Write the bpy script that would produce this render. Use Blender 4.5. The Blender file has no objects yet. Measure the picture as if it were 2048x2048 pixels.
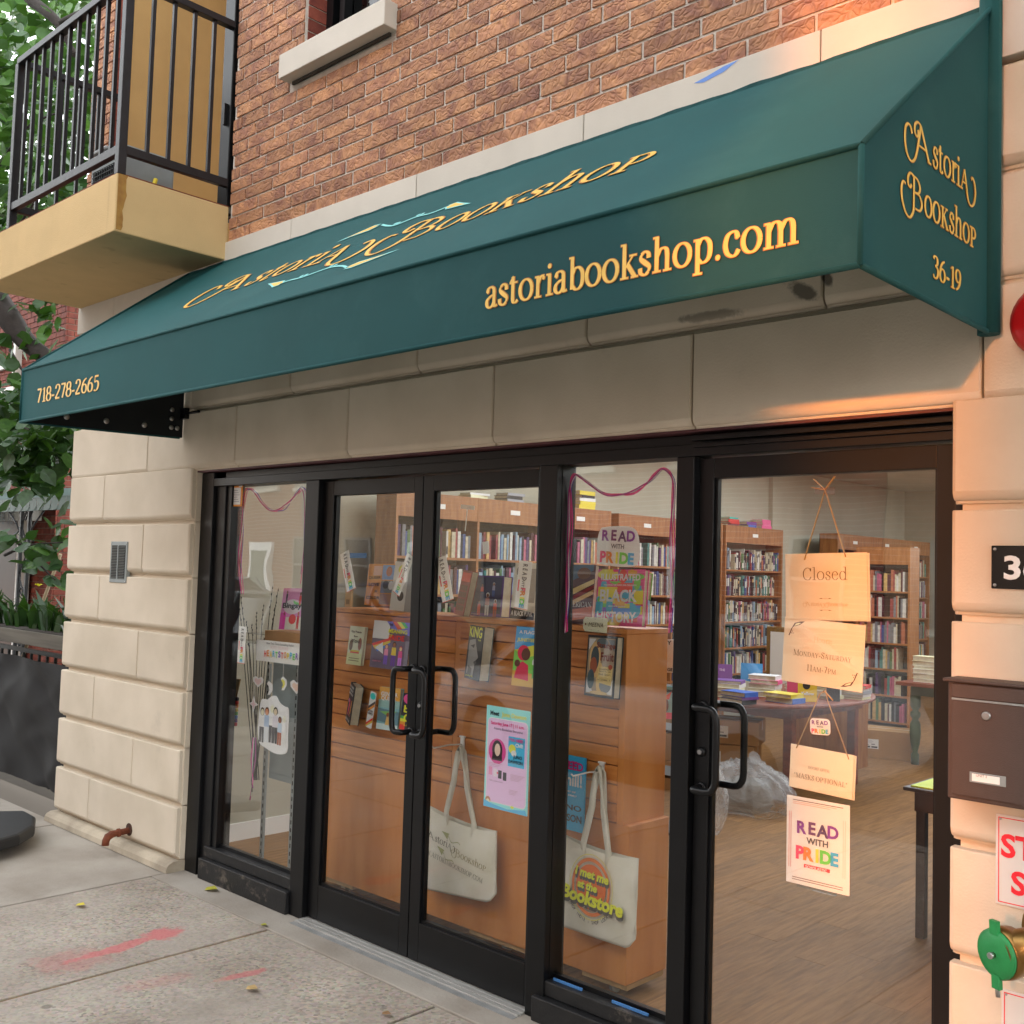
import bpy, bmesh, math, random
from mathutils import Vector as V, Matrix, noise
random.seed(7)
C = bpy.context.scene.collection
SC = bpy.context.scene
# ------------------------------------------------------------------ camera
EYE = V((0, -3.0, 1.69)); FPX = 2098.226
_y, _p, _r = (math.radians(a) for a in (43.425799688790434, 3.225883690732235, 1.7280097739614375))
FWD = V((-math.sin(_y)*math.cos(_p), math.cos(_y)*math.cos(_p), math.sin(_p)))
_r0 = V((math.cos(_y), math.sin(_y), 0)); _u0 = _r0.cross(FWD)
RGT = _r0*math.cos(_r)+_u0*math.sin(_r); UPV = -_r0*math.sin(_r)+_u0*math.cos(_r)
cd = bpy.data.cameras.new('camera'); cam = bpy.data.objects.new('camera', cd); C.objects.link(cam)
cd.sensor_width = 36; cd.lens = FPX/2048*36; cd.clip_end = 600; cd.clip_start = .05
cam.matrix_world = Matrix(((RGT.x, UPV.x, -FWD.x, EYE.x), (RGT.y, UPV.y, -FWD.y, EYE.y), (RGT.z, UPV.z, -FWD.z, EYE.z), (0, 0, 0, 1)))
SC.camera = cam
# ------------------------------------------------------------------ light
SUN = V((.1, -.843, .137)).normalized()          # towards the low sun down the gap across the street
W = bpy.data.worlds.new('World'); SC.world = W; W.use_nodes = True
nt = W.node_tree; sky = nt.nodes.new('ShaderNodeTexSky'); sky.sky_type = 'NISHITA'; sky.sun_disc = False
sky.sun_elevation = math.asin(SUN.z); sky.sun_rotation = math.atan2(SUN.x, SUN.y)
sky.air_density = 1.0; sky.dust_density = 1.0
hs = nt.nodes.new('ShaderNodeHueSaturation'); hs.inputs['Saturation'].default_value = .12
bg = nt.nodes['Background']; bg.inputs['Strength'].default_value = .15
nt.links.new(sky.outputs[0], hs.inputs['Color']); nt.links.new(hs.outputs[0], bg.inputs['Color'])
sl = bpy.data.lights.new('sun', 'SUN'); sl.energy = .41; sl.angle = math.radians(1.2); sl.color = (1, .29, .025)
so = bpy.data.objects.new('sun', sl); C.objects.link(so); so.rotation_euler = (-SUN).to_track_quat('-Z', 'Y').to_euler(); so.location = (2, -12, 8)
SC.view_settings.view_transform = 'Standard'; SC.view_settings.look = 'None'; SC.view_settings.gamma = 1
SC.view_settings.exposure = 3.62
SC.cycles.max_bounces = 10; SC.cycles.diffuse_bounces = 5; SC.cycles.transparent_max_bounces = 16; SC.cycles.glossy_bounces = 4
SC.cycles.sample_clamp_indirect = 6; SC.cycles.use_adaptive_sampling = False
# ------------------------------------------------------------------ survey: where a sight line meets a plane (metres)
def ray(x, y): return FWD+RGT*((x-1024)/FPX)-UPV*((y-1024)/FPX)
def px(x, y, Y): q = ray(x, y); return EYE+q*((Y-EYE.y)/q.y)
def pz(x, y, Z): q = ray(x, y); return EYE+q*((Z-EYE.z)/q.z)
# ------------------------------------------------------------------ materials
def lin(c):
    if isinstance(c, str):
        c = tuple(int(c[i:i+2], 16)/255 for i in (0, 2, 4))
        c = tuple(v/12.92 if v <= .04045 else ((v+.055)/1.055)**2.4 for v in c)
    return (*c, 1)
_mc = {}
def mat(name, col, rough=.6, var=.0, scale=8, bump=0, bscale=60, metal=0, spec=.5, col2=None, objvar=0, detail=6, stretch=None, dist=0, sheen=0):
    if name in _mc: return _mc[name]
    m = bpy.data.materials.new(name); m.use_nodes = True; N = m.node_tree.nodes; L = m.node_tree.links
    b = N['Principled BSDF']; c = lin(col)
    b.inputs['Base Color'].default_value = c; b.inputs['Roughness'].default_value = rough; b.inputs['Metallic'].default_value = metal
    b.inputs['Specular IOR Level'].default_value = spec
    if sheen: b.inputs['Sheen Weight'].default_value = sheen; b.inputs['Sheen Tint'].default_value = (min(1, c[0]*4), min(1, c[1]*4), min(1, c[2]*4), 1)
    tc = N.new('ShaderNodeTexCoord'); out = tc.outputs['Object']
    if stretch:
        mp = N.new('ShaderNodeMapping'); mp.inputs['Scale'].default_value = stretch; L.new(out, mp.inputs['Vector']); out = mp.outputs[0]
    if var or objvar:
        c2 = lin(col2) if col2 else tuple(v*(1-var) for v in c[:3])+(1,)
        mix = N.new('ShaderNodeMix'); mix.data_type = 'RGBA'; mix.inputs[6].default_value = c; mix.inputs[7].default_value = c2
        nz = N.new('ShaderNodeTexNoise'); nz.inputs['Scale'].default_value = scale; nz.inputs['Detail'].default_value = detail; nz.inputs['Distortion'].default_value = dist
        L.new(out, nz.inputs['Vector'])
        mr = N.new('ShaderNodeMapRange'); mr.inputs[1].default_value = .35; mr.inputs[2].default_value = .68
        L.new(nz.outputs['Fac'], mr.inputs[0]); L.new(mr.outputs[0], mix.inputs[0]); res = mix.outputs[2]
        if objvar:
            oi = N.new('ShaderNodeObjectInfo'); hv = N.new('ShaderNodeHueSaturation')
            r2 = N.new('ShaderNodeMapRange'); r2.inputs[3].default_value = 1-objvar; r2.inputs[4].default_value = 1+objvar
            L.new(oi.outputs['Random'], r2.inputs[0]); L.new(r2.outputs[0], hv.inputs['Value']); L.new(res, hv.inputs['Color']); res = hv.outputs[0]
            ad = N.new('ShaderNodeVectorMath'); ad.operation = 'SCALE'; ad.inputs[0].default_value = (37, 51, 23)
            a2 = N.new('ShaderNodeVectorMath'); L.new(oi.outputs['Random'], ad.inputs['Scale']); L.new(ad.outputs[0], a2.inputs[0]); L.new(out, a2.inputs[1])
            L.new(a2.outputs[0], nz.inputs['Vector'])
        L.new(res, b.inputs['Base Color'])
    if bump:
        nb = N.new('ShaderNodeTexNoise'); nb.inputs['Scale'].default_value = bscale; nb.inputs['Detail'].default_value = 8
        L.new(out, nb.inputs['Vector']); bp = N.new('ShaderNodeBump'); bp.inputs['Strength'].default_value = bump; bp.inputs['Distance'].default_value = .004
        L.new(nb.outputs['Fac'], bp.inputs['Height']); L.new(bp.outputs[0], b.inputs['Normal'])
    _mc[name] = m; return m
def flat(c, rough=.5):
    k = 'print_'+c+('_%.2f' % rough)
    return mat(k, tuple(min(.82, v*1.7) for v in lin(c)[:3]), rough, spec=.3)   # print colours lifted to make up for dim light on the displays
def nodes_of(m): return m.node_tree.nodes, m.node_tree.links
STONE = mat('cast_stone', 'd4c8b5', .85, .14, 3.0, .25, 130, col2='c6baa6', objvar=.035)
def add_stains(m, amt=.5, scale=1.1, lo=.60, hi=.75, col='5a5048'):
    N, L = nodes_of(m); b = N['Principled BSDF']; src = b.inputs['Base Color'].links[0].from_socket
    g = N.new('ShaderNodeTexCoord'); nz = N.new('ShaderNodeTexNoise'); nz.inputs['Scale'].default_value = scale; nz.inputs['Detail'].default_value = 12; nz.inputs['Roughness'].default_value = .72
    L.new(g.outputs['Object'], nz.inputs['Vector']); mr = N.new('ShaderNodeMapRange'); mr.inputs[1].default_value = lo; mr.inputs[2].default_value = hi; mr.inputs[4].default_value = amt
    L.new(nz.outputs['Fac'], mr.inputs[0]); mx = N.new('ShaderNodeMix'); mx.data_type = 'RGBA'; mx.inputs[7].default_value = lin(col)
    L.new(mr.outputs[0], mx.inputs[0]); L.new(src, mx.inputs[6]); L.new(mx.outputs[2], b.inputs['Base Color'])
add_stains(STONE, .3, 2.2, .60, .80)
STONEW = mat('pale_stone', 'cdc6ba', .8, .10, 4, .15, 90, objvar=.03); add_stains(STONEW, .35, 3, .62, .82, '8a8378')
MORTAR = mat('mortar', 'd0c8be', .95, .15, 30, .5, 200)
# brick: mottled clay with crinkled creases
BRICK = mat('brown_brick', 'b9855d', .75, .5, 9, 0, col2='885a48', objvar=.2, dist=1.2)
def crease(m, sc=30, amt=.75, d=.005):
    N, L = nodes_of(m); b = N['Principled BSDF']; tc = N.new('ShaderNodeTexCoord'); oi = N.new('ShaderNodeObjectInfo')
    s = N.new('ShaderNodeVectorMath'); s.operation = 'SCALE'; s.inputs[0].default_value = (91, 47, 63); L.new(oi.outputs['Random'], s.inputs['Scale'])
    a = N.new('ShaderNodeVectorMath'); L.new(s.outputs[0], a.inputs[0]); L.new(tc.outputs['Object'], a.inputs[1])
    mp = N.new('ShaderNodeMapping'); mp.inputs['Rotation'].default_value = (0, .7, 0); mp.inputs['Scale'].default_value = (1, 1, 1.0); L.new(a.outputs[0], mp.inputs['Vector'])
    nz = N.new('ShaderNodeTexNoise'); nz.inputs['Scale'].default_value = 9; nz.inputs['Detail'].default_value = 2; L.new(mp.outputs[0], nz.inputs['Vector'])
    ds = N.new('ShaderNodeVectorMath'); ds.operation = 'MULTIPLY_ADD'; ds.inputs[1].default_value = (.16, .16, .16); L.new(nz.outputs['Color'], ds.inputs[0]); L.new(mp.outputs[0], ds.inputs[2])
    wv = N.new('ShaderNodeTexVoronoi'); wv.feature = 'DISTANCE_TO_EDGE'; wv.inputs['Scale'].default_value = sc; L.new(ds.outputs[0], wv.inputs['Vector'])
    n2 = N.new('ShaderNodeTexNoise'); n2.inputs['Scale'].default_value = 13; L.new(a.outputs[0], n2.inputs['Vector'])
    mr = N.new('ShaderNodeMapRange'); mr.inputs[1].default_value = 0; mr.inputs[2].default_value = .22; L.new(wv.outputs['Distance'], mr.inputs[0])
    mu = N.new('ShaderNodeMath'); mu.operation = 'MULTIPLY_ADD'; mu.inputs[1].default_value = .9; L.new(n2.outputs['Fac'], mu.inputs[0]); L.new(mr.outputs[0], mu.inputs[2])
    n3 = N.new('ShaderNodeTexNoise'); n3.inputs['Scale'].default_value = 120; n3.inputs['Detail'].default_value = 6; L.new(a.outputs[0], n3.inputs['Vector'])
    m3 = N.new('ShaderNodeMath'); m3.operation = 'MULTIPLY_ADD'; m3.inputs[1].default_value = .35; L.new(n3.outputs['Fac'], m3.inputs[0]); L.new(mu.outputs[0], m3.inputs[2])
    bp = N.new('ShaderNodeBump'); bp.inputs['Strength'].default_value = amt; bp.inputs['Distance'].default_value = d
    L.new(m3.outputs[0], bp.inputs['Height']); L.new(bp.outputs[0], b.inputs['Normal'])
crease(BRICK)
RBRICK = mat('red_brick', '8a4433', .8, .4, 12, .6, 90, col2='6b2f27', objvar=.2)
TAN = mat('tan_stucco', 'bd9a64', .9, .08, 5, .5, 220)
def drips(m):
    N, L = nodes_of(m); b = N['Principled BSDF']; src = b.inputs['Base Color'].links[0].from_socket
    tc = N.new('ShaderNodeTexCoord'); mp = N.new('ShaderNodeMapping'); mp.inputs['Scale'].default_value = (7, 7, .5); L.new(tc.outputs['Object'], mp.inputs['Vector'])
    nz = N.new('ShaderNodeTexNoise'); nz.inputs['Scale'].default_value = 1; nz.inputs['Detail'].default_value = 4; L.new(mp.outputs[0], nz.inputs['Vector'])
    mr = N.new('ShaderNodeMapRange'); mr.inputs[1].default_value = .62; mr.inputs[2].default_value = .9; mr.inputs[4].default_value = .6; L.new(nz.outputs['Fac'], mr.inputs[0])
    mx = N.new('ShaderNodeMix'); mx.data_type = 'RGBA'; mx.inputs[7].default_value = lin('6e5537'); L.new(mr.outputs[0], mx.inputs[0]); L.new(src, mx.inputs[6]); L.new(mx.outputs[2], b.inputs['Base Color'])
TANS = mat('tan_stucco_weathered', 'c9ad7c', .9, .08, 5, .5, 220); drips(TANS)
RUST = mat('rust', '7a3d22', .8, .4, 25, .4, 120)
RUSTSTAIN = mat('rust_stain', '8d6230', .9, .4, 20, .3, 160, col2='a5813f')
AWN = mat('awning_canvas', '124345', .75, .14, 2.2, .3, 900, spec=.25, detail=3, sheen=.36)
add_stains(AWN, .22, 2.6, .52, .8, '456f6e')
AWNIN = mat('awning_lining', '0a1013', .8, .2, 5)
GOLD = mat('gold_print', 'e8bd58', .45, .10, 20); GOLDEDGE = mat('gold_print_edge', 'a86a25', .5)
AQUA = mat('aqua_print', '7fd0cf', .5)
BLK = mat('black_aluminium', '0b0c0f', .36, .3, 6, .12, 300, spec=.35, col2='060709')
BLKW = mat('scuffed_black_metal', '101113', .5, .3, 20, .3, 80, col2='1b1b1c', detail=12); add_stains(BLKW, .8, 7, .56, .66, '6b6258')
RAILM = mat('black_rail_paint', '101217', .4, .3, 20, .2, 150, col2='1a1c22')
STEEL = mat('steel', 'b8b8b8', .3, metal=1); STEELB = mat('brushed_threshold', 'b9b7b2', .45, .3, 5, .2, 200, metal=.35, stretch=(1, 30, 1))
GREYM = mat('grey_metal', '8e9696', .5, .15, 10)
WOOD = mat('maple_laminate', 'd88e4a', .48, .35, 3, .06, 200, col2='b96c2c', stretch=(1, 6, 14), detail=8)
WOODS = mat('maple_side', 'd88e4a', .45, .3, 2, .05, 200, col2='bf722f', stretch=(4, 4, .7), detail=8)
SHELFW = mat('bookcase_wood', 'a96f3c', .5, .3, 4, col2='8d5729', stretch=(6, 6, 1))
DARKIN = mat('bookcase_back', '2a211b', .8)
CANVAS = mat('cotton_canvas', 'f0ebde', .92, .10, 7, .6, 500, col2='e4deca')
PAPER = mat('book_pages', 'd9cfb6', .9, .15, 40, .3, 300, stretch=(1, 1, 1))
WHITE = mat('white_card', 'eeece8', .6); CREAM = mat('cream_board', 'efe2c8', .65, .05, 6)
CARD = mat('cardboard', 'b48a5c', .85, .15, 6, .2, 150)
KRAFT = mat('kraft_ribbon', 'c09a5c', .8, .2, 60)
LEAFM = None
def leafmat(name, c1, c2, tr=.35):
    m = mat(name, c1, .45, .5, 6, 0, col2=c2, objvar=.25, spec=.4); N, L = nodes_of(m); b = N['Principled BSDF']
    t = N.new('ShaderNodeBsdfTranslucent'); t.inputs['Color'].default_value = lin('4a7420'); mx = N.new('ShaderNodeMixShader'); mx.inputs[0].default_value = tr
    L.new(b.outputs[0], mx.inputs[1]); L.new(t.outputs[0], mx.inputs[2]); L.new(mx.outputs[0], N['Material Output'].inputs[0]); return m
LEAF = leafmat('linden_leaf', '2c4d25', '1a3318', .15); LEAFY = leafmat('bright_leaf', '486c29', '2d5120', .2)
BARK = mat('bark', '2e2723', .95, .4, 20, .9, 60)
def glassmat(name, tint, boost=1.0, wave=0, wsc=3.0):
    m = bpy.data.materials.new(name); m.use_nodes = True; N, L = nodes_of(m); N.remove(N['Principled BSDF'])
    t = N.new('ShaderNodeBsdfTransparent'); t.inputs[0].default_value = (*tint, 1); g = N.new('ShaderNodeBsdfGlossy'); g.inputs['Roughness'].default_value = 0
    lw = N.new('ShaderNodeLayerWeight'); lw.inputs[0].default_value = .5; p = N.new('ShaderNodeMath'); p.operation = 'POWER'; p.inputs[1].default_value = 5
    L.new(lw.outputs['Facing'], p.inputs[0]); a = N.new('ShaderNodeMath'); a.operation = 'MULTIPLY_ADD'; a.inputs[1].default_value = .95*boost; a.inputs[2].default_value = .045*boost; a.use_clamp = True
    L.new(p.outputs[0], a.inputs[0]); mx = N.new('ShaderNodeMixShader'); L.new(a.outputs[0], mx.inputs[0]); L.new(t.outputs[0], mx.inputs[1]); L.new(g.outputs[0], mx.inputs[2])
    L.new(mx.outputs[0], N['Material Output'].inputs[0])
    if wave:
        tc = N.new('ShaderNodeTexCoord'); nz = N.new('ShaderNodeTexNoise'); nz.inputs['Scale'].default_value = wsc; nz.inputs['Detail'].default_value = 1; L.new(tc.outputs['Object'], nz.inputs['Vector'])
        bp = N.new('ShaderNodeBump'); bp.inputs['Strength'].default_value = 1; bp.inputs['Distance'].default_value = wave; L.new(nz.outputs['Fac'], bp.inputs['Height']); L.new(bp.outputs[0], g.inputs['Normal'])
    return m
GLASS = glassmat('plate_glass', (.97, .98, .975), 1.45, .0012, 2.5)
GLASSD = glassmat('dark_window_glass', (.25, .27, .28), 1.5)
# ------------------------------------------------------------------ object helpers
class MB:
    def __init__(s): s.v = []; s.f = []; s.m = []; s.smooth = set()
    def poly(s, pts, mi=0):
        b = len(s.v); s.v += [tuple(p) for p in pts]; s.f.append(tuple(range(b, b+len(pts)))); s.m.append(mi); return s
    def box(s, x0, x1, y0, y1, z0, z1, mi=0, M=None):
        b = len(s.v); P = [V((x, y, z)) for z in (z0, z1) for y in (y0, y1) for x in (x0, x1)]
        s.v += [tuple(M @ p) if M else tuple(p) for p in P]
        for f in ((0, 2, 3, 1), (4, 5, 7, 6), (0, 1, 5, 4), (2, 6, 7, 3), (0, 4, 6, 2), (1, 3, 7, 5)): s.f.append(tuple(b+i for i in f)); s.m.append(mi)
        return s
    def bar(s, a, c, w, d=None, mi=0, up=V((0, 0, 1))):
        a, c = V(a), V(c); t = (c-a).normalized(); d = d or w
        r = t.cross(up); r = r.normalized() if r.length > 1e-4 else V((1, 0, 0)); u = r.cross(t); b = len(s.v)
        for q in (a, c):
            for i, j in ((-1, -1), (1, -1), (1, 1), (-1, 1)): s.v.append(tuple(q+r*(i*w/2)+u*(j*d/2)))
        for f in ((3, 2, 1, 0), (4, 5, 6, 7), (0, 1, 5, 4), (1, 2, 6, 5), (2, 3, 7, 6), (3, 0, 4, 7)): s.f.append(tuple(b+i for i in f)); s.m.append(mi)
        return s
    def tube(s, pts, r, n=8, mi=0, caps=True):
        pts = [V(p) for p in pts]; rs = r if isinstance(r, (list, tuple)) else [r]*len(pts); b = len(s.v); pr = None
        for i, p in enumerate(pts):
            t = (pts[min(i+1, len(pts)-1)]-pts[max(i-1, 0)]).normalized()
            if pr is None: pr = t.orthogonal().normalized()
            pr = (pr-t*pr.dot(t)).normalized(); u = t.cross(pr)
            for k in range(n): a = 2*math.pi*k/n; s.v.append(tuple(p+(pr*math.cos(a)+u*math.sin(a))*rs[i]))
        for i in range(len(pts)-1):
            for k in range(n):
                s.smooth.add(len(s.f)); s.f.append((b+i*n+k, b+i*n+(k+1) % n, b+(i+1)*n+(k+1) % n, b+(i+1)*n+k)); s.m.append(mi)
        if caps: s.f += [tuple(b+k for k in reversed(range(n))), tuple(b+(len(pts)-1)*n+k for k in range(n))]; s.m += [mi, mi]
        return s
    def lathe(s, prof, c, n=20, mi=0, axis='z'):
        b = len(s.v); c = V(c)
        for r, h in prof:
            for k in range(n):
                a = 2*math.pi*k/n; q = V((r*math.cos(a), r*math.sin(a), h))
                if axis == 'y': q = V((q.x, -q.z, q.y))
                if axis == 'x': q = V((q.z, q.x, q.y))
                s.v.append(tuple(c+q))
        for i in range(len(prof)-1):
            for k in range(n): s.smooth.add(len(s.f)); s.f.append((b+i*n+k, b+i*n+(k+1) % n, b+(i+1)*n+(k+1) % n, b+(i+1)*n+k)); s.m.append(mi)
        s.f += [tuple(b+k for k in reversed(range(n))), tuple(b+(len(prof)-1)*n+k for k in range(n))]; s.m += [mi, mi]; return s
    def build(s, name, mats, parent=None, world=True, bevel=0, kind=None, smooth=False):
        me = bpy.data.meshes.new(name); off = V((0, 0, 0)); vs = s.v
        if parent is not None and world: Mi = WM[parent.name].inverted(); vs = [tuple(Mi @ V(p)) for p in s.v]
        me.from_pydata(vs, [], s.f)
        for m in (mats if isinstance(mats, (list, tuple)) else [mats]): me.materials.append(m)
        me.polygons.foreach_set('material_index', s.m)
        if smooth: me.polygons.foreach_set('use_smooth', [True]*len(s.f))
        elif s.smooth: me.polygons.foreach_set('use_smooth', [i in s.smooth for i in range(len(s.f))])
        me.validate(); me.update()
        o = bpy.data.objects.new(name, me); C.objects.link(o)
        if parent is not None: o.parent = parent; WM[o.name] = WM[parent.name]
        else: WM[o.name] = Matrix()
        if bevel:
            b = o.modifiers.new('bevel', 'BEVEL'); b.width = bevel; b.segments = 2; b.limit_method = 'ANGLE'
        if kind: o['kind'] = kind
        return o
WM = {}
def proto(o):
    me = o.data; bpy.data.objects.remove(o); return me
def thing(name, label, cat, loc=(0, 0, 0), group=None, M=None):
    o = bpy.data.objects.new(name, None); C.objects.link(o); o.empty_display_size = .1
    M = M or Matrix.Translation(V(loc)); o.matrix_world = M; WM[o.name] = M
    o['label'] = label; o['category'] = cat
    if group: o['group'] = group
    return o
def tag(o, label, cat, group=None):
    o['label'] = label; o['category'] = cat
    if group: o['group'] = group
    return o
def struct(o): o['kind'] = 'structure'; return o
def group_empty(parent, name):                    # a part that only carries sub-parts' common frame
    o = bpy.data.objects.new(name, None); C.objects.link(o); o.parent = parent; WM[o.name] = WM[parent.name]; return o
# boards and books: local x right, y up, z towards the street
def frame(TL, TR, BL, Y, lean=0, yaw=0):
    a, b, c = (px(*q, Y) for q in (TL, TR, BL)); u = b-a; w = u.length; u.normalize(); v = a-c; v -= u*v.dot(u); h = v.length; v.normalize(); n = u.cross(v)
    o = a+u*w/2-v*h/2; M = Matrix(((u.x, v.x, n.x, o.x), (u.y, v.y, n.y, o.y), (u.z, v.z, n.z, o.z), (0, 0, 0, 1)))
    if yaw: M = M @ Matrix.Rotation(yaw, 4, 'Y')
    if lean: M = M @ Matrix.Translation((0, -h/2, 0)) @ Matrix.Rotation(-lean, 4, 'X') @ Matrix.Translation((0, h/2, 0))
    return M, w, h
def at(o, d, z=0):
    return o @ Matrix.Translation((d[0], d[1], z))
_tm = {}
def sans(body, bold=0.0, italic=0):
    k = (body, bold, italic)
    if k in _tm: return _tm[k]
    cu = bpy.data.curves.new('t', 'FONT'); cu.body = body; cu.offset = bold; cu.resolution_u = 3; cu.shear = italic; cu.align_x = 'LEFT'
    o = bpy.data.objects.new('t', cu); C.objects.link(o); dg = bpy.context.evaluated_depsgraph_get(); me = bpy.data.meshes.new_from_object(o.evaluated_get(dg))
    vs = [(p.co.x, p.co.y) for p in me.vertices]; fs = [tuple(p.vertices) for p in me.polygons]
    bpy.data.objects.remove(o); bpy.data.curves.remove(cu); bpy.data.meshes.remove(me)
    _tm[k] = ([(x, y, 0) for x, y in vs], fs); return _tm[k]
# ------------------------------------------------------------------ drawn serif lettering (stress on the uprights)
def crm(p, n=6):
    q = [p[0]]+list(p)+[p[-1]]; out = []
    for i in range(1, len(q)-2):
        for k in range(n):
            t = k/n; r = []
            for d in (0, 1):
                a, b, c, e = q[i-1][d], q[i][d], q[i+1][d], q[i+2][d]
                r.append(.5*(2*b+(c-a)*t+(2*a-5*b+4*c-e)*t*t+(3*b-a-3*c+e)*t**3))
            out.append(tuple(r))
    return out+[p[-1]]
def ell(cx, cy, rx, ry, n=28): return [(cx+rx*math.cos(2*math.pi*i/n), cy+ry*math.sin(2*math.pi*i/n)) for i in range(n+1)]
def hs_(x0, x1, y): return ('h', [(x0, y), (x1, y)])
BOWL = [(.24, .72), (.4, .96), (.62, .97), (.79, .78), (.83, .5), (.78, .2), (.62, .03), (.42, .02), (.24, .2)]
def st(x, y0, y1): return ('t', [(x, y0), (x, y1)])
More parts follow.
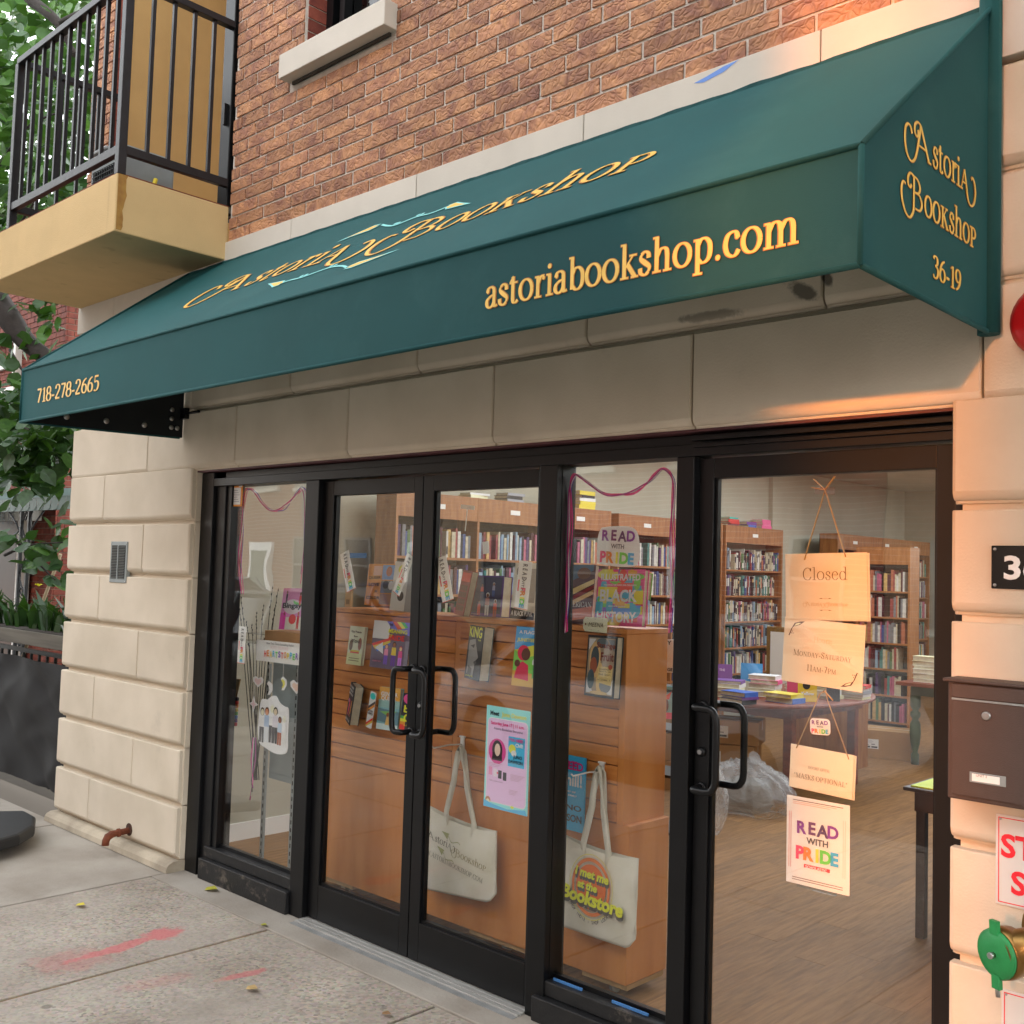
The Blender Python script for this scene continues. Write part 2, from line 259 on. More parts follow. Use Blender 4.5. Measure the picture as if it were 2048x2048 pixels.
GL = {
'a': (.82, [('c', [(.14, .74), (.2, .92), (.38, .99), (.55, .88), (.58, .65)]), st(.58, .68, .16), ('c', [(.58, .18), (.63, .03), (.8, .08)]), ('c', [(.58, .6), (.34, .53), (.13, .36), (.13, .12), (.3, .0), (.48, .09), (.58, .24)]), ('d', (.17, .76, .07))]),
's': (.66, [('c', [(.53, .7), (.5, .9), (.33, .99), (.15, .88)]), ('s', [(.15, .88), (.13, .7), (.34, .52), (.56, .33), (.53, .12)]), ('c', [(.53, .12), (.35, .0), (.14, .09), (.09, .32)])]),
't': (.58, [('t', [(.24, 1.25), (.24, .22)]), ('c', [(.24, .25), (.28, .04), (.42, .0), (.56, .1)]), hs_(.03, .52, .96), ('l', [(.05, .97), (.26, 1.27)])]),
'r': (.66, [st(.24, .97, 0), hs_(.04, .46, .025), hs_(.05, .3, .965), ('c', [(.26, .66), (.38, .9), (.52, .98), (.6, .93)]), ('d', (.58, .87, .085))]),
'i': (.46, [st(.24, .97, 0), hs_(.04, .45, .025), hs_(.05, .3, .965), ('d', (.23, 1.35, .11))]),
'o': (.92, [('o', (.46, .5, .37, .485))]),
'b': (.92, [st(.22, 1.5, .04), hs_(.03, .28, 1.475), ('c', BOWL)]),
'p': (.94, [st(.24, .97, -.45), hs_(.04, .46, -.425), hs_(.05, .3, .965), ('c', BOWL)]),
'd': (.94, [st(.72, 1.5, .0), hs_(.5, .78, 1.475), hs_(.72, .92, .03), ('c', [(.94-x, y) for x, y in BOWL])]),
'k': (.94, [st(.24, 1.5, 0), hs_(.04, .46, .025), hs_(.04, .3, 1.475), ('l', [(.26, .42), (.68, .95)]), hs_(.5, .88, .965), ('t', [(.4, .62), (.8, .02)]), hs_(.6, .97, .025)]),
'h': (1.0, [st(.24, 1.5, 0), hs_(.04, .45, .025), hs_(.04, .3, 1.475), ('c', [(.26, .68), (.4, .92), (.58, .98), (.72, .88), (.76, .64)]), st(.76, .68, 0), hs_(.57, .97, .025)]),
'n': (1.0, [st(.24, .97, 0), hs_(.04, .45, .025), hs_(.05, .3, .965), ('c', [(.26, .68), (.4, .92), (.58, .98), (.72, .88), (.76, .64)]), st(.76, .68, 0), hs_(.57, .97, .025)]),
'm': (1.52, [st(.24, .97, 0), hs_(.04, .45, .025), hs_(.05, .3, .965), ('c', [(.26, .68), (.4, .92), (.56, .98), (.7, .88), (.75, .64)]), st(.75, .68, 0), hs_(.57, .95, .025), ('c', [(.77, .68), (.92, .92), (1.08, .98), (1.22, .88), (1.27, .64)]), st(1.27, .68, 0), hs_(1.08, 1.48, .025)]),
'c': (.76, [('c', [(.66, .7), (.58, .93), (.42, .985), (.2, .86), (.1, .5), (.19, .16), (.41, .01), (.58, .06), (.7, .24)]), ('d', (.62, .75, .085))]),
'e': (.8, [('c', [(.12, .58), (.4, .58), (.68, .58), (.62, .86), (.42, .985), (.2, .86), (.1, .5), (.19, .16), (.41, .01), (.58, .06), (.7, .24)])]),
'l': (.46, [st(.24, 1.5, 0), hs_(.04, .45, .025), hs_(.04, .3, 1.475)]),
'u': (1.0, [st(.24, .97, .3), ('c', [(.24, .34), (.3, .08), (.45, .01), (.62, .1), (.74, .32)]), st(.74, .97, 0), hs_(.05, .3, .965), hs_(.55, .8, .965), hs_(.74, .95, .025)]),
'.': (.4, [('d', (.2, .08, .105))]), '-': (.5, [('b', [(.06, .42), (.44, .42)])]), ':': (.4, [('d', (.2, .08, .1)), ('d', (.2, .7, .1))]), ' ': (.5, []), '*': (.6, [('l', [(.3, 1.4), (.3, .9)]), ('l', [(.08, 1.28), (.52, 1.02)]), ('l', [(.52, 1.28), (.08, 1.02)])]), '!': (.4, [st(.2, 1.42, .4), ('d', (.2, .08, .1))]),
'0': (.86, [('o', (.43, .7, .33, .69))]), '1': (.66, [st(.38, 1.4, 0), hs_(.14, .62, .025), ('l', [(.12, 1.2), (.38, 1.4)])]),
'2': (.82, [('c', [(.1, 1.02), (.16, 1.28), (.38, 1.39), (.62, 1.27), (.68, 1.0), (.5, .66), (.1, .08)]), ('b', [(.08, .06), (.72, .06)])]),
'3': (.8, [('c', [(.12, 1.18), (.24, 1.36), (.46, 1.38), (.62, 1.2), (.58, .92), (.32, .76)]), ('c', [(.32, .76), (.6, .68), (.7, .42), (.58, .12), (.34, .0), (.12, .1)]), ('d', (.14, .14, .08))]),
'5': (.8, [('l', [(.2, 1.36), (.17, .78)]), ('b', [(.18, 1.33), (.66, 1.33)]), ('c', [(.17, .8), (.42, .88), (.65, .72), (.69, .42), (.56, .12), (.32, .0), (.1, .1)])]),
'6': (.82, [('c', [(.68, 1.36), (.4, 1.2), (.18, .86), (.1, .45)]), ('o', (.41, .42, .31, .41))]), '7': (.78, [('b', [(.08, 1.33), (.7, 1.33)]), ('t', [(.68, 1.32), (.3, 0)])]),
'8': (.82, [('o', (.41, 1.03, .27, .35)), ('o', (.41, .37, .33, .37))]), '9': (.82, [('c', [(.14, .03), (.42, .2), (.64, .54), (.72, .95)]), ('o', (.41, .97, .31, .41))]),
'A': (1.12, [('l', [(.1, 0), (.54, 1.42)]), ('t', [(.54, 1.42), (.98, 0)]), hs_(.26, .82, .5), hs_(-.02, .3, .025), hs_(.76, 1.16, .025)]),
'B': (1.04, [st(.26, 1.4, 0), hs_(.04, .5, .03), hs_(.04, .5, 1.37), ('c', [(.3, 1.37), (.64, 1.36), (.8, 1.08), (.64, .78), (.3, .74)]), ('c', [(.3, .74), (.7, .72), (.9, .4), (.72, .06), (.3, .03)])]),
'C': (1.1, [('c', [(.98, 1.02), (.84, 1.33), (.56, 1.4), (.24, 1.18), (.12, .7), (.24, .2), (.56, .0), (.84, .08), (1.0, .36)]), st(.98, 1.38, 1.02)]),
'D': (1.2, [st(.26, 1.4, 0), hs_(.04, .5, .03), hs_(.04, .5, 1.37), ('c', [(.3, 1.37), (.72, 1.34), (1.02, 1.05), (1.08, .7), (1.02, .34), (.72, .06), (.3, .03)])]),
'E': (1.0, [st(.26, 1.4, 0), hs_(.04, .88, .03), hs_(.04, .86, 1.37), hs_(.26, .7, .72), ('l', [(.86, 1.38), (.86, 1.1)]), ('l', [(.9, .02), (.9, .34)]), ('l', [(.68, .86), (.68, .58)])]),
'H': (1.25, [st(.26, 1.4, 0), st(1.0, 1.4, 0), hs_(.04, .48, .03), hs_(.04, .48, 1.37), hs_(.78, 1.22, .03), hs_(.78, 1.22, 1.37), hs_(.26, 1.0, .72)]),
'I': (.56, [st(.28, 1.4, 0), hs_(.06, .5, .03), hs_(.06, .5, 1.37)]),
'K': (1.12, [st(.26, 1.4, 0), hs_(.04, .48, .03), hs_(.04, .48, 1.37), ('l', [(.28, .6), (.9, 1.37)]), hs_(.7, 1.08, 1.37), ('t', [(.48, .86), (.96, .02)]), hs_(.76, 1.16, .03)]),
'L': (.96, [st(.26, 1.4, 0), hs_(.04, .86, .03), hs_(.04, .48, 1.37), ('l', [(.88, .02), (.88, .36)])]),
'M': (1.45, [('l', [(.2, 0), (.22, 1.4)]), ('t', [(.22, 1.4), (.72, .05)]), ('l', [(.72, .05), (1.22, 1.4)]), st(1.22, 1.4, 0), hs_(.02, .4, .03), hs_(1.02, 1.42, .03), hs_(.02, .28, 1.37), hs_(1.18, 1.42, 1.37)]),
'N': (1.25, [('l', [(.22, 0), (.22, 1.4)]), ('t', [(.22, 1.4), (1.02, .02)]), ('l', [(1.02, 0), (1.02, 1.4)]), hs_(.04, .4, .03), hs_(.02, .3, 1.37), hs_(.84, 1.2, 1.37)]),
'O': (1.22, [('o', (.61, .7, .5, .69))]),
'P': (1.0, [st(.26, 1.4, 0), hs_(.04, .5, .03), hs_(.04, .5, 1.37), ('c', [(.3, 1.37), (.66, 1.36), (.86, 1.04), (.68, .7), (.3, .65)])]),
'R': (1.1, [st(.26, 1.4, 0), hs_(.04, .5, .03), hs_(.04, .5, 1.37), ('c', [(.3, 1.37), (.66, 1.36), (.84, 1.06), (.66, .74), (.3, .7)]), ('t', [(.55, .7), (.96, .02)]), hs_(.8, 1.12, .03)]),
'S': (.86, [('c', [(.72, 1.05), (.64, 1.3), (.42, 1.39), (.2, 1.25)]), ('s', [(.2, 1.25), (.17, 1.0), (.42, .74), (.72, .48), (.7, .18)]), ('c', [(.7, .18), (.44, .0), (.18, .12), (.1, .42)]), st(.72, 1.38, 1.05)]),
'T': (1.04, [st(.52, 1.4, 0), hs_(.3, .74, .03), hs_(.06, .98, 1.37), ('l', [(.07, 1.38), (.05, 1.05)]), ('l', [(.97, 1.38), (.99, 1.05)])]),
'U': (1.22, [st(.26, 1.4, .4), ('c', [(.26, .45), (.34, .12), (.62, .0), (.88, .12), (.98, .45)]), ('l', [(.98, .4), (.98, 1.4)]), hs_(.04, .48, 1.37), hs_(.78, 1.2, 1.37)]),
'W': (1.6, [('t', [(.14, 1.4), (.5, 0)]), ('l', [(.5, 0), (.82, 1.38)]), ('t', [(.8, 1.4), (1.16, 0)]), ('l', [(1.16, 0), (1.48, 1.4)]), hs_(-.02, .36, 1.37), hs_(1.3, 1.64, 1.37)]),
'Y': (1.12, [('t', [(.12, 1.38), (.56, .68)]), ('l', [(.56, .68), (1.0, 1.38)]), st(.56, .72, 0), hs_(.34, .78, .03), hs_(-.02, .32, 1.37), hs_(.82, 1.14, 1.37)]),
# swash capitals of the shop's own lettering
'@': (2.55, [('c', [(1.25, 1.46), (1.05, .75), (.72, -.15), (.3, -.5), (-.15, -.35), (-.42, .15), (-.42, .75), (-.18, 1.08), (.12, 1.06), (.3, .78)]), ('t', [(1.25, 1.46), (2.2, 0)]), hs_(.98, 1.9, .48), hs_(2.02, 2.42, .02), ('c', [(1.25, 1.46), (.9, 1.52), (.6, 1.3), (.58, .98), (.8, .82), (.98, .98), (.92, 1.16)])]),
'#': (2.35, [('t', [(1.25, 1.42), (1.25, .25)]), ('c', [(1.25, .3), (1.18, -.2), (.8, -.55), (.35, -.4), (0, .1), (-.06, .6), (.12, .9), (.36, .86)]), ('c', [(1.05, 1.46), (1.6, 1.42), (1.9, 1.12), (1.75, .82), (1.28, .74)]), ('c', [(1.28, .74), (1.85, .72), (2.12, .38), (1.9, .05), (1.4, .02)]), ('c', [(1.25, 1.46), (.85, 1.5), (.6, 1.25), (.62, .95), (.82, .84), (.98, 1.0)])]),
'&': (2.2, [('l', [(.12, 0), (.5, 1.05)]), ('c', [(.5, 1.05), (.75, .35), (.98, -.3), (1.35, -.55), (1.75, -.35), (1.95, .2), (1.85, .7), (1.6, .95), (1.4, .8)]), hs_(.25, .72, .38), hs_(-.02, .28, .02)]),
'<': (1.0, [st(.24, 1.0, 0), hs_(.05, .44, .02), hs_(.05, .44, .98), ('l', [(.26, .45), (.72, .98)]), ('t', [(.42, .6), (.82, .02)]), hs_(.68, .98, .02), hs_(.58, .86, .98)]),
'>': (.86, [st(.24, 1.0, 0), hs_(.05, .46, .02), hs_(.06, .4, .98), ('c', [(.26, .98), (.58, .97), (.74, .74), (.6, .5), (.26, .46)])]),
}
def serif(text, thick=.17, thin=.055, track=.03, grow=0.0):
    vs, fs = [], []; x = 0; lay = 0
    def strip(pts, mode):
        nonlocal lay
        lay = (lay+1) % 9; z = .004*lay; b = len(vs); n = len(pts)
        for i, p in enumerate(pts):
            a, c = pts[max(i-1, 0)], pts[min(i+1, n-1)]; tx, ty = c[0]-a[0], c[1]-a[1]; l = math.hypot(tx, ty) or 1; tx /= l; ty /= l
            if mode in ('h', 'l'): w = thin
            elif mode == 'b': w = thick*.75
            elif mode == 't': w = thick
            elif mode == 's': w = thin+(thick*1.1-thin)*math.sin(math.pi*(i/(n-1)))
            else: w = thin+(thick*1.05-thin)*abs(ty)**1.6
            w = w/2+grow; vs.append((x+p[0]-ty*w, p[1]+tx*w, z)); vs.append((x+p[0]+ty*w, p[1]-tx*w, z))
        for i in range(n-1): fs.append((b+2*i+1, b+2*i+3, b+2*i+2, b+2*i))
    for ch in text:
        g = GL.get(ch)
        if g is None: g = GL.get(ch.upper()) or GL[' ']
        for k, d in g[1]:
            if k == 'd':
                lay = (lay+1) % 9; b = len(vs); r = d[2]+grow
                for i in range(14): vs.append((x+d[0]+r*math.cos(i*math.pi/7), d[1]+r*math.sin(i*math.pi/7), .004*lay))
                fs.append(tuple(range(b, b+14)))
            elif k == 'o': strip(ell(*d), 'c')
            elif k in ('c', 's'): strip(crm(d), k)
            else: strip([(d[0][0]-(grow if k == 'h' else 0), d[0][1]), (d[1][0]+(grow if k == 'h' else 0), d[1][1])], k)
        x += g[0]+track
    return vs, fs
def smallcaps(s): return s
def write(parent, geo, m, cx, cy, h=None, w=None, z=.0024, name="lettering", M=None, align='c', rot=0, hx=None, zs=.0012):
    """letters on a board: centred at (cx, cy) in the board's own metres, scaled to height h and/or width w"""
    vs, fs = geo; xs = [v[0] for v in vs]; ys = [v[1] for v in vs]; x0, x1, y0, y1 = min(xs), max(xs), min(ys), max(ys)
    sy = h/(y1-y0) if h else None; sx = w/(x1-x0) if w else None; sx = sx or sy; sy = sy or sx
    ox = {'c': (x0+x1)/2, 'l': x0, 'r': x1}[align]; b = MB(); cr, sr = math.cos(rot), math.sin(rot)
    for v in vs:
        x, y = (v[0]-ox)*sx, (v[1]-(y0+y1)/2)*sy; p = V((cx+x*cr-y*sr, cy+x*sr+y*cr, z+v[2]*min(sx, sy)*.25)); b.v.append(tuple(M @ p) if M else tuple(p))
    b.f = list(fs); b.m = [0]*len(fs); return b.build(name, m, parent, world=False)
def arcwrite(parent, text, m, r, a0, a1, z, h, name='lettering'):
    b = MB(); n = len(text)
    for i, ch in enumerate(text):
        if ch == ' ': continue
        vs, fs = sans(ch, .02); a = a0+(a1-a0)*i/(n-1); M = Matrix.Rotation(a+math.pi/2, 4, 'Z'); o = V((r*math.cos(a), r*math.sin(a), z)); k = len(b.v)
        xs = [v[0] for v in vs]; c = (min(xs)+max(xs))/2
        b.v += [tuple(o+M @ V(((v[0]-c)*h/.7, v[1]*h/.7, 0))) for v in vs]; b.f += [tuple(k+j for j in f) for f in fs]
    b.m = [0]*len(b.f); return b.build(name, m, parent, world=False)
def art(parent, w, h, shapes, name='cover_print', z=.0008):
    """flat print: layered shapes in fractions of the board, x 0..1 rightwards, y 0..1 upwards"""
    b = MB(); ms = []; idx = {}
    for i, s in enumerate(shapes):
        k, col = s[0], s[-1]
        if col not in idx: idx[col] = len(ms); ms.append(flat(col))
        if k == 'r': P = [(s[1], s[2]), (s[3], s[2]), (s[3], s[4]), (s[1], s[4])]
        elif k == 'e': P = ell(s[1], s[2], s[3], s[4], 20)[:-1]
        else: P = s[1]
        zz = z+.00004*i; b.poly([((x-.5)*w, (y-.5)*h, zz) for x, y in P], idx[col])
    return b.build(name, ms, parent, world=False)
def rrect(w, h, r, n=5):
    out = []
    for cx, cy, a in ((w/2-r, h/2-r, 0), (-w/2+r, h/2-r, 90), (-w/2+r, -h/2+r, 180), (w/2-r, -h/2+r, 270)):
        out += [(cx+r*math.cos(math.radians(a+90*i/n)), cy+r*math.sin(math.radians(a+90*i/n))) for i in range(n+1)]
    return out
def slab(pts, t, z=0, mi=0, b=None):
    b = b or MB(); n = len(pts); k = len(b.v)
    b.v += [(x, y, z) for x, y in pts]+[(x, y, z-t) for x, y in pts]; b.f.append(tuple(range(k, k+n))); b.f.append(tuple(reversed(range(k+n, k+2*n)))); b.m += [mi, mi]
    for i in range(n): j = (i+1) % n; b.f.append((k+i, k+n+i, k+n+j, k+j)); b.m.append(mi)
    return b
def book(M, w, h, t, cover, label, shapes=(), texts=(), name='book', group='books on show in the window'):
    o = thing(name, label, 'book', M=M, group=group); c = .003
    b = MB().box(-w/2, w/2, -h/2, h/2, -c, 0).box(-w/2, w/2, -h/2, h/2, -t, -t+c).box(-w/2, -w/2+c, -h/2, h/2, -t+c, -c)
    b.build('cover', flat(cover), o, world=False)
    MB().box(-w/2+c, w/2-.004, -h/2+.004, h/2-.004, -t+c, -c).build('page_block', PAPER, o, world=False)
    if shapes: art(o, w, h, shapes)
    for (s, cx, cy, hh, ww, col, *f) in texts:
        fnt = f[0] if f else 'b'
        g = serif(s) if fnt == 's' else sans(s, .03 if fnt == 'b' else 0.0)
        write(o, g, flat(col), (cx-.5)*w, (cy-.5)*h, hh*h if hh else None, ww*w if ww else None, z=.0032)
    return o
# ------------------------------------------------------------------ ground
CONC = mat('old_concrete', '9f968a', .92, .35, 2.2, 1.0, 45, col2='857b6f', detail=12)
def aggregate(m, amt=.6):
    N, L = nodes_of(m); b = N['Principled BSDF']; src = b.inputs['Base Color'].links[0].from_socket; tc = N.new('ShaderNodeTexCoord')
    vo = N.new('ShaderNodeTexVoronoi'); vo.inputs['Scale'].default_value = 75; L.new(tc.outputs['Object'], vo.inputs['Vector'])
    cr = N.new('ShaderNodeMix'); cr.data_type = 'RGBA'; cr.blend_type = 'MULTIPLY'; cr.inputs[0].default_value = amt
    hv = N.new('ShaderNodeHueSaturation'); hv.inputs['Saturation'].default_value = .22; hv.inputs['Value'].default_value = 1.7; L.new(vo.outputs['Color'], hv.inputs['Color'])
    L.new(src, cr.inputs[6]); L.new(hv.outputs[0], cr.inputs[7])
    nz = N.new('ShaderNodeTexNoise'); nz.inputs['Scale'].default_value = 1.6; nz.inputs['Detail'].default_value = 10; nz.inputs['Roughness'].default_value = .7; L.new(tc.outputs['Object'], nz.inputs['Vector'])
    mr = N.new('ShaderNodeMapRange'); mr.inputs[1].default_value = .38; mr.inputs[2].default_value = .66; L.new(nz.outputs['Fac'], mr.inputs[0])
    mx = N.new('ShaderNodeMix'); mx.data_type = 'RGBA'; mx.inputs[7].default_value = lin('999086'); L.new(mr.outputs[0], mx.inputs[0]); L.new(cr.outputs[2], mx.inputs[6]); L.new(mx.outputs[2], b.inputs['Base Color'])
aggregate(CONC, .65); add_stains(CONC, .6, 1.3, .54, .70, '6e6458')
def gum(m):
    N, L = nodes_of(m); b = N['Principled BSDF']; src = b.inputs['Base Color'].links[0].from_socket; tc = N.new('ShaderNodeTexCoord'); vo = N.new('ShaderNodeTexVoronoi'); vo.inputs['Scale'].default_value = 3.1
    L.new(tc.outputs['Object'], vo.inputs['Vector']); mr = N.new('ShaderNodeMapRange'); mr.inputs[1].default_value = .075; mr.inputs[2].default_value = .05; mr.inputs[4].default_value = .55; L.new(vo.outputs['Distance'], mr.inputs[0])
    mx = N.new('ShaderNodeMix'); mx.data_type = 'RGBA'; mx.inputs[7].default_value = lin('4a443d'); L.new(mr.outputs[0], mx.inputs[0]); L.new(src, mx.inputs[6]); L.new(mx.outputs[2], b.inputs['Base Color'])
gum(CONC)
# red survey paint sprayed on the slabs: a stain with a shape of its own
def spray(m, lines, col='c4545c', xz=False):
    N, L = nodes_of(m); b = N['Principled BSDF']; src = b.inputs['Base Color'].links[0].from_socket; tc = N.new('ShaderNodeTexCoord')
    nz = N.new('ShaderNodeTexNoise'); nz.inputs['Scale'].default_value = 14; nz.inputs['Detail'].default_value = 9; nz.inputs['Roughness'].default_value = .75; L.new(tc.outputs['Object'], nz.inputs['Vector'])
    acc = None
    for (ax, ay), (bx, by), wd, am in lines:
        mp = N.new('ShaderNodeMapping'); mp.vector_type = 'TEXTURE'; ln = math.hypot(bx-ax, by-ay)
        mp.inputs['Location'].default_value = ((ax+bx)/2, (ay+by)/2, 0); mp.inputs['Rotation'].default_value = (0, 0, math.atan2(by-ay, bx-ax)); mp.inputs['Scale'].default_value = (ln/2, wd, 1)
        if xz:
            s0 = N.new('ShaderNodeSeparateXYZ'); L.new(tc.outputs['Object'], s0.inputs[0]); c0 = N.new('ShaderNodeCombineXYZ'); L.new(s0.outputs[0], c0.inputs[0]); L.new(s0.outputs[2], c0.inputs[1]); L.new(c0.outputs[0], mp.inputs['Vector'])
        else: L.new(tc.outputs['Object'], mp.inputs['Vector'])
        sx = N.new('ShaderNodeSeparateXYZ'); L.new(mp.outputs[0], sx.inputs[0]); cb = N.new('ShaderNodeCombineXYZ'); L.new(sx.outputs[0], cb.inputs[0]); L.new(sx.outputs[1], cb.inputs[1])
        ln_ = N.new('ShaderNodeVectorMath'); ln_.operation = 'LENGTH'; L.new(cb.outputs[0], ln_.inputs[0])
        ad = N.new('ShaderNodeMath'); ad.operation = 'MULTIPLY_ADD'; ad.inputs[1].default_value = 2.0; L.new(nz.outputs['Fac'], ad.inputs[0]); L.new(ln_.outputs['Value'], ad.inputs[2])
        mr = N.new('ShaderNodeMapRange'); mr.inputs[1].default_value = 1.95; mr.inputs[2].default_value = 1.6; mr.inputs[4].default_value = am; L.new(ad.outputs[0], mr.inputs[0])
        if acc is None: acc = mr.outputs[0]
        else: mm = N.new('ShaderNodeMath'); mm.operation = 'MAXIMUM'; L.new(acc, mm.inputs[0]); L.new(mr.outputs[0], mm.inputs[1]); acc = mm.outputs[0]
    mx = N.new('ShaderNodeMix'); mx.data_type = 'RGBA'; mx.inputs[7].default_value = lin(col); L.new(acc, mx.inputs[0]); L.new(src, mx.inputs[6]); L.new(mx.outputs[2], b.inputs['Base Color'])
spray(CONC, [((-4.40, -1.05), (-4.46, -.42), .05, .6), ((-4.47, -.62), (-4.46, -.40), .09, .65), ((-4.44, -1.15), (-4.4, -.75), .16, .2), ((-3.83, -.64), (-3.79, -.36), .035, .5), ((-4.0, -1.0), (-3.95, -.6), .06, .15)])
CONCL = mat('new_concrete', 'a39c92', .92, .2, 2.5, .8, 60, col2='8b8277', detail=10); add_stains(CONCL, .5, 1.6, .55, .75, '776c60')
GUT = mat('asphalt', '4b4a48', .9, .3, 8, .6, 120)
gd = struct(MB().box(-60, 60, -60, 60, -.5, -.19).build('ground', mat('earth', '5d564c', .95, .3, 2)))
road = struct(MB().box(-60, 60, -12.2, -3.65, -.3, -.15).build('road', GUT))
struct(MB().box(-60, 60, -3.65, -3.5, -.3, -.004).build('kerb', mat('kerb_stone', '99938a', .9, .2, 3)))
side = struct(MB().box(-60, 60, -3.5, .3, -.3, -.035).build('pavement', mat('slab_bed', '6f675d', .95)))
for i, (x0, x1) in enumerate(((-9.5, -8.1), (-8.1, -6.72), (-6.72, -5.31), (-5.31, -4.2), (-4.2, -3.05), (-3.05, -1.9), (-1.9, -.7), (-.7, .6))):
    g = .007
    for (y0, y1) in ((-1.75, -.12 if x0 > -5.4 else .0), (-3.5, -1.75)):
        MB().box(x0+g, x1-g, y0+g, y1-g, -.034, -.002*(i % 3)-(.004 if x0 > -5.4 else 0)).build('paving_slab', CONC if x0 > -5.4 else CONCL, side, bevel=.004)
MB().box(-5.3, .6, -.125, .3, -.034, -.0005).build('paving_strip', CONCL, side, bevel=.004)
MB().box(-4.209, -4.194, -3.4, -.13, -.03, -.0105).build('joint_filler', mat('tan_joint', '96774a', .95, .5, 9, .8, 60, col2='5c4c38'), side)
struct(MB().box(-60, 60, -14.9, -12.2, -.3, 0).build('far_pavement', CONCL))
# fallen leaves
for i, (x, y, c, s, lb) in enumerate((( -5.06, -.62, 'c9b832', .07, 'pale yellow fallen leaf on the joint between the two left paving slabs'), (-4.87, -.02, 'a9a52c', .10, 'curled yellow green leaf lying by the scuffed sill of the left window'), (-4.24, -.12, '9c9a2e', .045, 'small yellow leaf at the end of the tan paving joint'), (-3.64, -.57, 'b89a62', .07, 'dry tan leaf on the pavement beside the short red paint mark'), (-3.1, -.33, '8c6a45', .05, 'brown leaf crumb on the paving close to the doorstep'))):
    b = MB(); P = [(-.5, 0, .02), (-.2, .28, .12), (.2, .22, .05), (.5, .02, .16), (.2, -.25, .1), (-.2, -.3, .0)]
    b.poly([(x+p[0]*s, y+p[1]*s, .004+p[2]*s) for p in (P[0], P[1], P[2], P[3])]).poly([(x+p[0]*s, y+p[1]*s, .004+p[2]*s) for p in (P[0], P[3], P[4], P[5])])
    tag(b.build('fallen_leaf', mat('dry_leaf_%d' % i, c, .7, .3, 30)), lb, 'leaf', 'leaves fallen on the pavement')
# ------------------------------------------------------------------ building
bld = thing('brick_building', 'brown brick building with a pale cut stone ground floor and one window upstairs', 'building', (-3, 0, 0))
GZ = [.06]+[.353+.312*k for k in range(11)]          # course lines of the stone
XR = 2.4
b = MB()
b.box(-6.8, -5.312, .035, .32, 0, 2.2).box(-1.113, XR, .035, .32, 0, 2.2).box(-6.8, XR, .035, .32, 2.2, 3.42)
b.build('stone_backing', STONE, bld)
b = MB(); WX0, WX1, WZ0, WZ1 = -4.40, -3.76, 4.28, 5.9
XE = -6.56
b.box(-5.028, WX0, .006, .3, 3.42, 6.2).box(WX1, XR, .006, .3, 3.42, 6.2).box(WX0, WX1, .006, .3, 3.42, WZ0-.01).box(WX0, WX1, .006, .3, WZ1, 6.2).box(-6.84, XE, .012, .1, 3.42, 6.2)
b.build('wall', MORTAR, bld)
def stone(x0, x1, z0, z1, m=STONE, Y0=0, Yb=.04, name='stone_block', el=.005, er=.005):
    """moulded block: sharp top arris, rolled lower edge, arrises eased at the ends"""
    prof = [(Yb, z0), (.026, z0+.002), (.024, z0+.010), (.016, z0+.011), (.011, z0+.014), (.0055, z0+.020), (.0015, z0+.028), (0, z0+.036), (0, z1-.004), (.004, z1), (Yb, z1)]
    b = MB(); n = len(prof); xs = ((x0, er if 0 else .007), (x0+el, 0), (x1-er, 0), (x1, .007))
    for x, ins in xs:
        for (y, z) in prof: b.v.append((x, min(Yb, Y0+y+ins), z))
    for i in range(3):
        for k in range(n-1): b.f.append((i*n+k, (i+1)*n+k, (i+1)*n+k+1, i*n+k+1)); b.m.append(0); b.smooth.add(len(b.f)-1) if 2 < k < 7 else None
    b.f += [tuple(reversed(range(n))), tuple(3*n+k for k in range(n))]; b.m += [0, 0]
    return b.build(name, m, bld)
jt = .003
STONEM = mat('mildewed_stone', 'd4c8b5', .85, .14, 3.0, .25, 130, col2='c6baa6', objvar=.035); add_stains(STONEM, .3, 2.2, .60, .80)
spray(STONEM, [((1.34, 2.64), (1.46, 2.57), .03, .75), ((1.46, 2.66), (1.50, 2.6), .02, .8), ((.9, 2.58), (1.2, 2.57), .02, .5)], '26241f', True)
for k in range(7):
    z0, z1 = GZ[k]+.004, GZ[k+1]-.014; xj = -6.355 if k % 2 == 0 else -5.825
    stone(-6.84, xj-jt, z0, z1, el=.010, er=.004); stone(xj+jt, -5.300, z0, z1, el=.004, er=.010)
    MB().box(-5.312, -5.293, .03, .30, GZ[k], GZ[k+1]-.006).build('jamb_stone', STONE, bld, bevel=.003)
    xq = -.10 if k % 2 else .35
    stone(-1.131, xq-jt, z0, z1, el=.010, er=.004); stone(xq+jt, XR, z0, z1)
z0, z1 = GZ[7]-.03, GZ[8]-.014
for a, c in zip([-6.84, -5.821, -4.871, -3.914, -2.965, -2.012, -1.05, .0], [-5.821, -4.871, -3.914, -2.965, -2.012, -1.05, 0, XR]): stone(a+jt, c-jt, z0, z1)
for k in (8, 9):
    o = 0 if k == 8 else .48
    e = [-6.84]+[-6.30+.9535*i+o-(.9535 if o else 0) for i in range(8)]; e = [q for q in e if -6.9 < q < XR]+[XR]
    for a, c in zip(e[:-1], e[1:]): stone(a+jt, c-jt, GZ[k]+.004, GZ[k+1]-.014, STONEM if k == 8 and -3 < a < -1 else STONE)
for a, c in zip([-6.84, -6.33, -5.38, -4.426, -3.472, -2.515, -1.545, -.59, .36], [-6.33, -5.38, -4.426, -3.472, -2.515, -1.545, -.59, .36, XR]):
    MB().box(a+.002, c-.002, -.012, .04, 3.165, 3.433).build('band_stone', STONEW, bld, bevel=.003)
b = MB(); prof = [(.1, 0), (-.05, 0), (-.046, .03), (-.034, .045), (-.008, .056), (.1, .058)]
n = len(prof)
